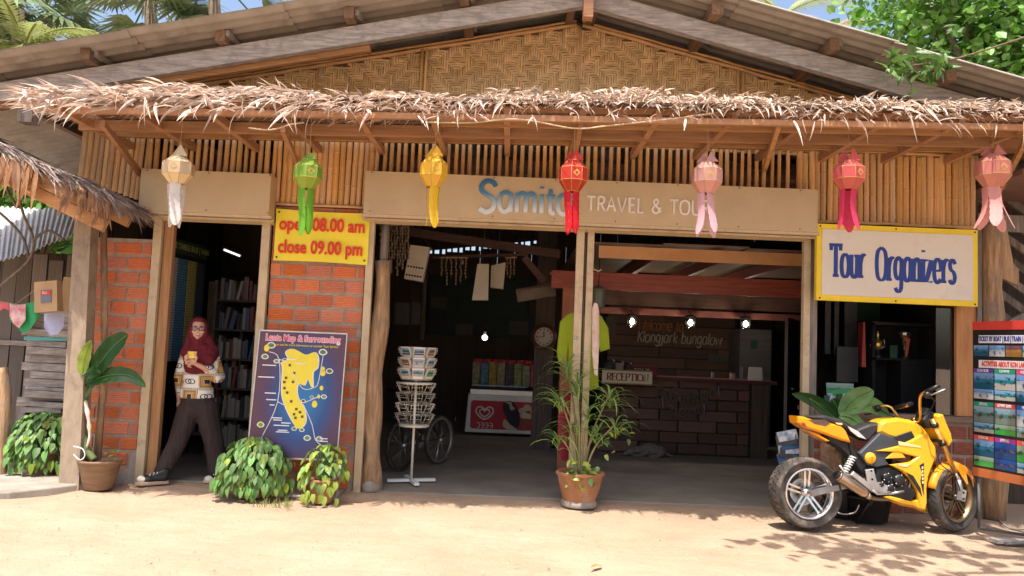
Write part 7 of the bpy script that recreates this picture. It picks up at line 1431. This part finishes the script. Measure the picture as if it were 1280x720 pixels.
# fender over the front wheel: swept sheet following the tyre
fm_ = MB(); vs = []; n = 16
for k in range(n + 1):
    a = R(22) + R(142) * k / n; rr_ = .29 + (.012 if k > 12 else 0); w0 = .072 * (.55 + .45 * sin(pi * min(1, k / n * 1.2 + .1)))
    cpt = fwc + fr_ * (rr_ * cos(a)) + V((0, 0, rr_ * sin(a)))
    rad = fr_ * cos(a) + V((0, 0, sin(a)))
    for q in (-1, -.75, 0, .75, 1): vs.append(cpt + sd_ * w0 * q - rad * (.05 * abs(q) ** 3 + (.0 if abs(q) < 1 else .025)))
m_ = len(vs)
fm_.add(vs, [(i * 5 + j, i * 5 + j + 1, i * 5 + j + 6, i * 5 + j + 5) for i in range(n) for j in range(4)], 0, True); fn = fm_.build('front_fender', BORG, MC); sdm = fn.modifiers.new('thick', 'SOLIDIFY'); sdm.thickness = .006
for s_ in (-1, 1): MB().prism([(0, 0), (.11, -.12), (.13, -.12), (.1, .03), (.02, .05)], -.004, .004, f=lambda x, y, z, s_=s_: fwc + sd_ * (s_ * .075 + y) + fr_ * (x - .03) + V((0, 0, z + .23)), bev=.002).build('fender_bracket', BORG, MC)
# headlight cowl
def cowl(pts, hw, m, name, back=.0): return MB().prism([(q.x, q.z) for q in (bz(a, b, -.02) for a, b in pts)], -hw, hw, f=lambda x, y, z: V((x, BYc - .02, z)) + sd_ * (-y), bev=.012).build(name, m, MC)
cowl([(778, 200), (792, 189), (806, 192), (822, 235), (838, 272), (842, 302), (828, 322), (806, 290), (790, 262), (782, 230)], .085, BYEL, 'headlight_cowl'); cowl([(822, 248), (840, 272), (846, 298), (838, 312), (826, 280)], .06, mat('headlamp_glass', (.35, .36, .38), rough=.1), 'headlight')
cowl([(735, 215), (760, 175), (785, 185), (782, 240), (762, 250)], .05, BLACK, 'instrument_pod'); cowl([(738, 196), (758, 165), (772, 170), (766, 196)], .045, DK, 'instrument_face')
# handlebar
gR, gL = bz(792, 92, -.28), bz(535, 164, .28); GR = MB().tube(smooth_pts([bz(765, 103, -.24), bz(741, 118, -.18), bz(738, 150, -.12), bz(742, 200, -.06), bz(735, 222, 0), bz(690, 222, .04), bz(655, 195, .12), bz(628, 160, .17), bz(598, 152, .2), bz(575, 158, .24)], 5), .0115, 8).build('handlebar', GOLD, MC)
MB().tube([bz(758, 106, -.24), bz(818, 80, -.31)], .0165, 10).build('grip', BLACK, GR); MB().tube([bz(572, 158, .23), bz(506, 166, .33)], .0165, 10).build('grip', BLACK, GR); MB().ell(bz(766, 118, -.25), (.035, .03, .03), 10, 8).build('switch_housing', BLACK, GR); MB().ell(bz(574, 160, .23), (.03, .03, .028), 10, 8).build('switch_housing', BLACK, GR)
MB().tube(smooth_pts([bz(775, 122, -.26), bz(800, 112, -.34), bz(838, 98, -.36)], 4), .006, 6).build('brake_lever', ALU, GR); MB().tube(smooth_pts([bz(572, 170, .22), bz(545, 182, .26), bz(520, 186, .31)], 4), .006, 6).build('clutch_lever', BLACK, GR)
MB().tube([bz(640, 162, .12), bz(706, 149, -.06)], .019, 10).build('crossbar_pad', BLACK, GR); MB().tube([bz(655, 159.5, .085), bz(695, 151.5, -.03)], .0195, 10).build('pad_print', BORG, GR); MB().tube(smooth_pts([bz(765, 125, -.24), bz(800, 140, -.15), bz(780, 190, -.05), bz(760, 230, 0)], 4), .005, 5).build('control_cable', BLACK, GR); MB().tube(smooth_pts([bz(574, 165, .22), bz(640, 200, .12), bz(700, 225, .04)], 4), .005, 5).build('control_cable', BLACK, GR)
MC.rotation_euler = (R(-3), 0, R(5))
# brown crumpled bag hanging behind the bike, dark tub on the sand
q = P(1038, 575, 6.9); t = thing('paper_bag', 'crumpled brown bag hanging on the wall behind the motorcycle exhaust', 'bag', q); mb = MB()
for i in range(9): pass
bg_ = blob('bag', [('e', q + V((0, 0, .02)), (.09, .05, .15)), ('e', q + V((.05, -.02, -.08)), (.06, .05, .09)), ('e', q + V((-.04, 0, .1)), (.05, .04, .09)), ('e', q + V((.02, -.03, .13)), (.05, .04, .06))], mat('brown_paper_bag', (.36, .22, .13), (.2, .12, .07), .9, 16, bump=.9, bd=.03, var=0), t, .012, 1)
q = G(1058, 638); t = thing('plastic_tub', 'dark round tub on the ground behind the motorcycle engine', 'tub', (q.x, 6.88, 0)); MB().lathe([(.13, 0), (.15, .01), (.19, .2), (.2, .2), (.195, .22), (.18, .22), (.14, .02), (.001, .02)], 24, (q.x, 6.85, 0)).build('tub', BLACK, t)
cc = thing('ground_cable', 'pale cable looped on the ground beside the front wheel', 'cable', G(1240, 655)); MB().tube(smooth_pts([G(1220, 640, .01), G(1245, 648, .01), G(1262, 660, .01), G(1290, 668, .01)], 5), .006, 5).build('cable', bpy.data.materials['grey_cable'], cc)
cc = thing('ground_board', 'short dark board lying on the ground at the lower right corner', 'board', G(1250, 676)); MB().box(G(1262, 676, .02), (.28, .09, .03), (0, 0, .1)).build('plank', GREYX, cc)
wc = thing('white_cable', 'white cable coil hanging between the pillar and the brown glazed pot', 'cable', P(100, 560, 6.75)); MB().tube(smooth_pts([P(92, 558, 6.72), P(103, 561, 6.7), P(106, 570, 6.7), (P(100, 575, 6.7)), P(92, 568, 6.72)], 4), .005, 5).build('cable', WHITE, wc)
